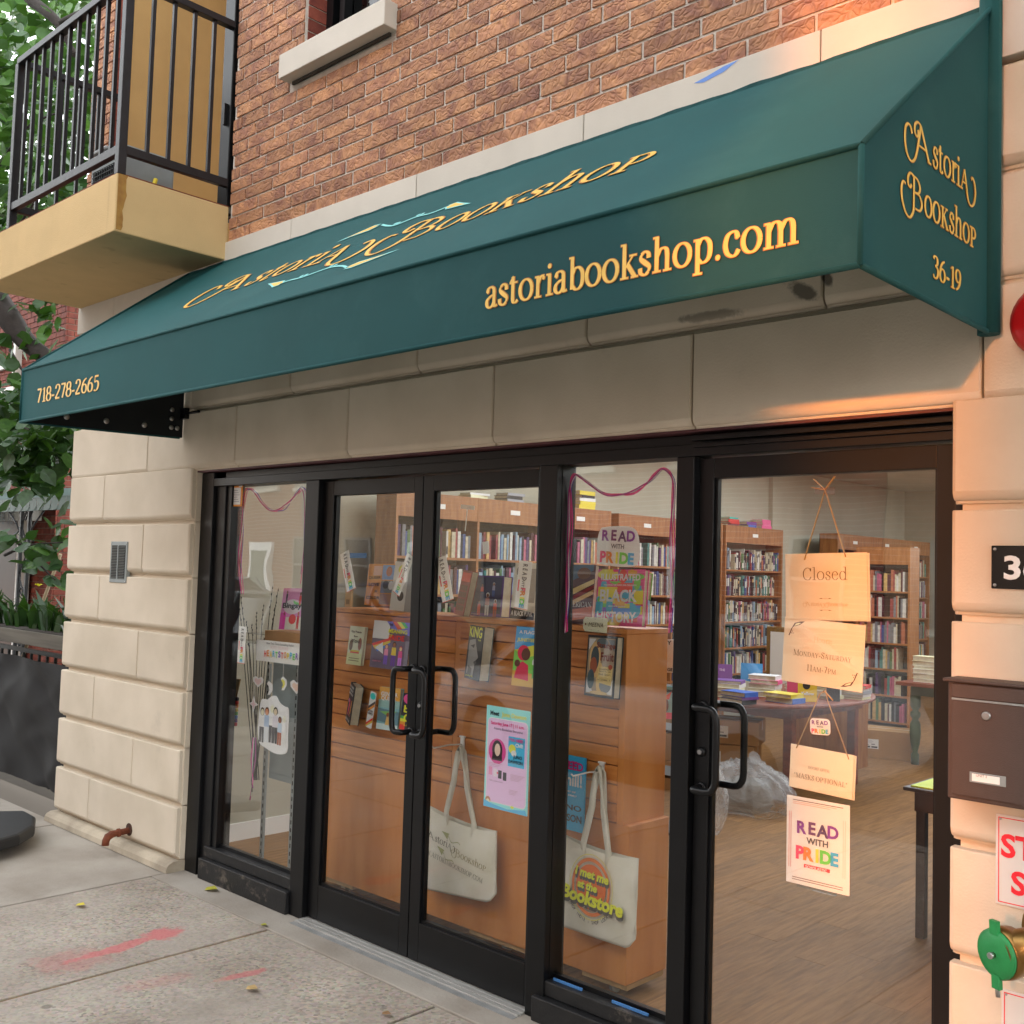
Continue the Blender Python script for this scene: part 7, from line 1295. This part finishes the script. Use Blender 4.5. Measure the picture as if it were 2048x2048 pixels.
def putleaf(p, s, single, bright=False):
    global nl
    if -7.0 < p.x < -4 and -1.2 < p.y < 1.7: return            # clear of the balcony
    dirv = V((r.gauss(0, 1), r.gauss(-.2, 1), r.gauss(-.55, .6))).normalized(); up = V((r.gauss(0, .6), r.gauss(-.4, .6), 1)).normalized(); y = up.cross(dirv)
    if y.length < .1: return
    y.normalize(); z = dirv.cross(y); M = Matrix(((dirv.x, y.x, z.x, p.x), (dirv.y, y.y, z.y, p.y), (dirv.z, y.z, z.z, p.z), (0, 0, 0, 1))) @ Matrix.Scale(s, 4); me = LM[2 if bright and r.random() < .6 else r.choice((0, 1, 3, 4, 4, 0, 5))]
    if single and nl < 300:
        o = bpy.data.objects.new('leaf', me); C.objects.link(o); o.parent = tr; o.matrix_parent_inverse = WM[tr.name].inverted(); o.matrix_world = M; nl += 1
    else:
        b0 = len(mass.v); mass.v += [tuple(M @ v.co) for v in me.vertices]; mi = 1 if me in (LM[2], LM[5]) else 0
        for f in me.polygons: mass.f.append(tuple(b0+i for i in f.vertices)); mass.m.append(mi)
CL = [(15, 795, .1, 22, .15), (60, 830, .1, 40, .24), (110, 880, .2, 40, .24), (40, 900, .1, 45, .26), (90, 930, .2, 50, .2), (20, 935, .1, 30, .2), (125, 925, .3, 25, .16), (110, 800, .3, 26, .2), (130, 850, .4, 18, .16),
      (25, 600, .3, 8, .16), (70, 600, .35, 10, .15), (95, 625, .35, 10, .13), (20, 690, .3, 10, .2), (65, 690, .3, 12, .17), (100, 700, .35, 8, .12),
      (20, 1062, .5, 4, .06), (45, 1085, .5, 6, .08), (75, 1090, .5, 6, .08), (95, 1110, .5, 5, .07), (60, 1125, .5, 5, .08), (110, 1150, .5, 6, .08), (120, 1045, .6, 5, .08), (135, 1068, .6, 4, .06)]
CLT = [(10, 40, 1.2, 14, .35), (60, 60, 1.0, 20, .35), (40, 130, .6, 18, .25), (100, 90, 1.2, 18, .35), (150, 60, 1.4, 22, .4), (190, 120, 1.5, 26, .4), (20, 190, .6, 16, .25), (15, 260, .5, 20, .25), (10, 330, .6, 22, .3), (60, 170, .8, 14, .25), (110, 190, 1.4, 24, .35), (160, 210, 1.4, 24, .35), (80, 280, 1.5, 24, .35), (140, 300, 1.5, 28, .35), (180, 280, 1.5, 22, .3), (60, 370, 1.4, 22, .3), (110, 400, 1.4, 22, .3), (20, 400, .8, 20, .3), (170, 390, 1.5, 20, .3), (30, 440, .9, 16, .25)]
for (u, v, Y, n, sp_) in CL+CLT:
    c = px(u, v, Y)
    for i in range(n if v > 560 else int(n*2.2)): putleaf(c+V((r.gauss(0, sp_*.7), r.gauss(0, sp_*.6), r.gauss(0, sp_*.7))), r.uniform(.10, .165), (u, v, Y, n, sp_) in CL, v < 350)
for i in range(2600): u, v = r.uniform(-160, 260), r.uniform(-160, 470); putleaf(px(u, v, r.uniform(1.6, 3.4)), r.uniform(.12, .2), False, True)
for i in range(500): u, v = r.uniform(-120, 128), r.uniform(770, 955); putleaf(px(u, v, r.uniform(.5, 1.1)), r.uniform(.11, .18), False)
for i in range(1400): putleaf(V((-10.5+r.gauss(0, 1.6), -.8+r.gauss(0, 1.2), 5.8+r.gauss(0, 1.3))), r.uniform(.1, .17), False)
mo = mass.build('crown', [LEAF, LEAFY], tr); mo['kind'] = 'stuff'
# unseen street tree, added so its crown shades the right end of the awning
t2_ = thing('street_tree', 'second linden tree at the kerb to the right of the shop', 'tree', (3.0, -3.3, 0)); tr = t2_
limb([(3.0, -3.3, 0), (3.02, -3.3, 2.0), (2.9, -3.35, 4.2), (2.7, -3.4, 6.5)], (.17, .1), 'trunk'); limb([(2.9, -3.35, 4.2), (1.9, -3.0, 5.2), (1.0, -2.8, 6.2)], (.08, .03)); limb([(2.9, -3.35, 4.4), (3.6, -2.6, 5.6), (4.0, -2.2, 6.8)], (.07, .03))
mass = MB(); nl = 999
for i in range(6500):
    while True:
        q = V((r.uniform(-1, 1), r.uniform(-1, 1), r.uniform(-1, 1)))
        if q.length < 1: break
    p = V((2.4+q.x*3.3, -3.0+q.y*2.6, 6.6+q.z*2.1))
    if p.z > 4.75: putleaf(p, r.uniform(.16, .26), False)
mo = mass.build('crown', [LEAF, LEAFY], t2_); mo['kind'] = 'stuff'
t3_ = thing('sky_block_tree', 'tall tree in the yard behind the driveway gap across the street', 'tree', (2.8, -21.5, 0)); tr = t3_; mass = MB()  # unseen tree added to screen the bright sky above the gap
limb([(2.9, -21.5, 0), (2.8, -21.5, 4), (2.2, -21.3, 8), (1.2, -21, 11)], (.2, .08), 'trunk')
for i in range(5000):
    while True:
        q = V((r.uniform(-1, 1), r.uniform(-1, 1), r.uniform(-1, 1)))
        if q.length < 1: break
    p = V((.9+q.x*4.2, -21+q.y*2.2, 11.6+q.z*4.6))
    if p.z > 7.25: putleaf(p, r.uniform(.22, .36), False)
mo = mass.build('crown', [LEAF, LEAFY], t3_); mo['kind'] = 'stuff'
# ------------------------------------------------------------------ across the street (seen in the glass; it also shades the low sun)
def rowhouse(x0, x1, H, mcol, lb, seed, y=-15.0, base=None, wh=True):
    mcol = tuple(min(.7, v*1.35) for v in lin(mcol)[:3]); o = thing('row_house', lb, 'house', ((x0+x1)/2, y-4, 0), group='houses across the street'); m = mat('rowbrick_%d' % seed, mcol, .85, .3, 5, .4, 60)
    Wd = x1-x0; b = MB().box(x0, x1, y-9, y, -.1, H).box(x0, x1, y, y+.15, H-.5, H-.2)
    b.build('wall', mat('rowmortar', 'b9b0a4', .95, .2, 6), o); rr = MB(); k = 0; z = .3
    while z < H-.6: rr.box(x0+.002, x1-.002, y, y+.012, z, z+.084); z += .105
    q = rr.build('brick_course', mat('rowcourse_%d' % seed, mcol, .85, .45, 9), o); q['kind'] = 'stuff'
    nw = max(2, int(Wd/2.1)); st_ = Wd/nw
    for f in range(int(H/3.1)):
        for i in range(nw):
            cx = x0+st_*(i+.5); z0 = .95+3.05*f; h = 1.55
            if f == 0 and i == nw//2:
                d = MB().box(cx-.55, cx+.55, y, y+.10, 0, 2.35).build('door', WHITE if wh else DW, o); MB().box(cx-.42, cx+.42, y+.1, y+.11, .3, 2.1).build('door_panel', mat('grey_green_door', '7d8478', .6), d); MB().box(cx-.75, cx+.75, y, y+.7, -.02, .22).build('step', STONE, o); continue
            w_ = MB().box(cx-.55, cx+.55, y, y+.07, z0, z0+.07).box(cx-.55, cx+.55, y, y+.07, z0+h-.07, z0+h).box(cx-.55, cx-.48, y, y+.07, z0+.07, z0+h-.07).box(cx+.48, cx+.55, y, y+.07, z0+.07, z0+h-.07).box(cx-.48, cx+.48, y, y+.05, z0+h/2-.03, z0+h/2+.03).build('window', mat('row_window_paint', '8d8a84', .6), o)
            MB().box(cx-.48, cx+.48, y+.018, y+.024, z0+.07, z0+h-.07).build('pane', GLASSD, w_); MB().box(cx-.62, cx+.62, y, y+.12, z0-.12, z0-.001).build('sill', STONEW, w_)
    return o
rowhouse(-8, .15, 12.6, '9a7a62', 'tan brick house at the end of the row by the driveway gap', 1); rowhouse(-16.2, -8.02, 12.2, '7a3f34', 'red brick house across the street next to the tan end house', 2); rowhouse(-24.5, -16.22, 12.5, 'a08a70', 'beige brick house in the middle of the row across the street', 3); rowhouse(-33, -24.52, 12.0, '8a5a44', 'brown brick house fourth along the row across the street', 4); rowhouse(-44, -33.02, 12.6, 'a5957c', 'pale brick house farthest along the row across the street', 5)
rowhouse(1.75, 12, 13, '8f7460', 'brown brick house right of the driveway gap', 6); rowhouse(12.02, 22, 12.5, '9a8a78', 'grey brick house second to the right of the driveway gap', 7); rowhouse(22.02, 34, 12.5, '80493c', 'red brick house farthest right across the street', 8)
rowhouse(-12, 14, 5.4, '8f7460', 'low brick garage block on the next street beyond the driveway gap', 9, y=-40.0)  # unseen block added to cut bright horizon light through the gap
def car(x, y, col, lb, dirx=1):
    o = thing('parked_car', lb, 'car', (x, y, -.15), group='cars parked along the street'); m = mat('carpaint_'+col, col, .22, spec=.6)
    sec = [(-2.2, .35, .62, .78), (-2.1, .25, .85, .84), (-1.3, .22, .92, .88), (-.75, .22, .96, .9), (.2, .22, .97, .9), (1.0, .22, .96, .9), (1.75, .23, .98, .88), (2.1, .28, .92, .82), (2.2, .4, .75, .74)]; b = MB(); n = 12
    for (X, zb, zt, hw) in sec:
        for k in range(n): a = 2*math.pi*(k+.5)/n; c, s = math.cos(a), math.sin(a); b.v.append((x+dirx*X, y+hw*math.copysign(abs(c)**.45, c), -.15+(zb+zt)/2+(zt-zb)/2*math.copysign(abs(s)**.5, s)))
    for i in range(len(sec)-1):
        for k in range(n): b.smooth.add(len(b.f)); b.f.append((i*n+k, i*n+(k+1) % n, (i+1)*n+(k+1) % n, (i+1)*n+k)); b.m.append(0)
    b.f += [tuple(range(n)), tuple((len(sec)-1)*n+k for k in range(n))]; b.m += [0, 0]; b.build('body', m, o)
    def cab(pts, hw, mm, nm, k=.8):
        b = MB(); n = len(pts); b.v = [(x+dirx*X, y-(hw if Z < 1 else hw*k), -.15+Z) for X, Z in pts]+[(x+dirx*X, y+(hw if Z < 1 else hw*k), -.15+Z) for X, Z in pts]; b.f = [tuple(range(n)), tuple(reversed(range(n, 2*n)))]+[(i, n+i, n+(i+1) % n, (i+1) % n) for i in range(n)]; b.m = [0]*len(b.f); return b.build(nm, mm, o, bevel=.03)
    cab([(-1.5, .93), (-.95, 1.42), (.75, 1.45), (1.7, .94)], .80, mat('car_glass', '14181c', .06, spec=.8), 'windows'); cab([(-.92, 1.40), (-.8, 1.47), (.6, 1.5), (.82, 1.43)], .66, m, 'roof', 1)
    b = MB()
    for X in (-1.36, -.05, .72, 1.62): 
        for s in (-1, 1): b.bar((x+dirx*X*.98, y+s*.805, .80), (x+dirx*(X*.6 if abs(X) > 1 else X), y+s*.665, 1.3), .05)
    b.build('pillar', m, o)
    for X in (-1.35, 1.35):
        for s in (-1, 1):
            w_ = MB().lathe([(.2, -.1), (.33, -.09), (.34, 0), (.33, .09), (.2, .1)], (x+dirx*X, y+s*.8, .19), 24, axis='y').build('wheel', mat('tyre', '151515', .8), o); MB().lathe([(.2, -.11), (.2, .11)], (x+dirx*X, y+s*.8, .19), 16, axis='y').build('rim', GREYM, w_)
    for s in (-1, 1): MB().box(x-dirx*2.16-.02, x-dirx*2.16+.06, y+s*.58-.16, y+s*.58+.16, .52, .64).build('headlight', mat('lamp_lens', 'c8ccd0', .1), o)
    MB().box(x-dirx*2.2-.012, x-dirx*2.2+.02, y-.26, y+.26, .33, .44).build('number_plate', WHITE, o)
car(-5.6, -4.75, 'c8cacc', 'white car parked at the near kerb in front of the shop'); car(-11.6, -4.75, '1c2a24', 'dark green car parked at the near kerb farther left'); car(-17.5, -11.1, '3a4a6a', 'blue car parked at the far kerb'); car(-11, -11.1, '24262a', 'black car parked at the far kerb', -1); car(-24, -11.1, '8a8c90', 'silver car parked at the far kerb, farthest left')
lpst = thing('lamp_post', 'pale steel lamp post at the far kerb', 'lamp post', (-22, -12.5, 0)); MB().tube([(-22, -12.5, 0), (-22, -12.5, 7.5), (-21.6, -12.0, 8.1), (-21, -11, 8.2)], [.09, .06, .05, .04], 10).build('pole', GREYM, lpst); MB().box(-21.1, -20.9, -11.3, -10.7, 8.13, 8.23).build('lamp_head', GREYM, lpst)
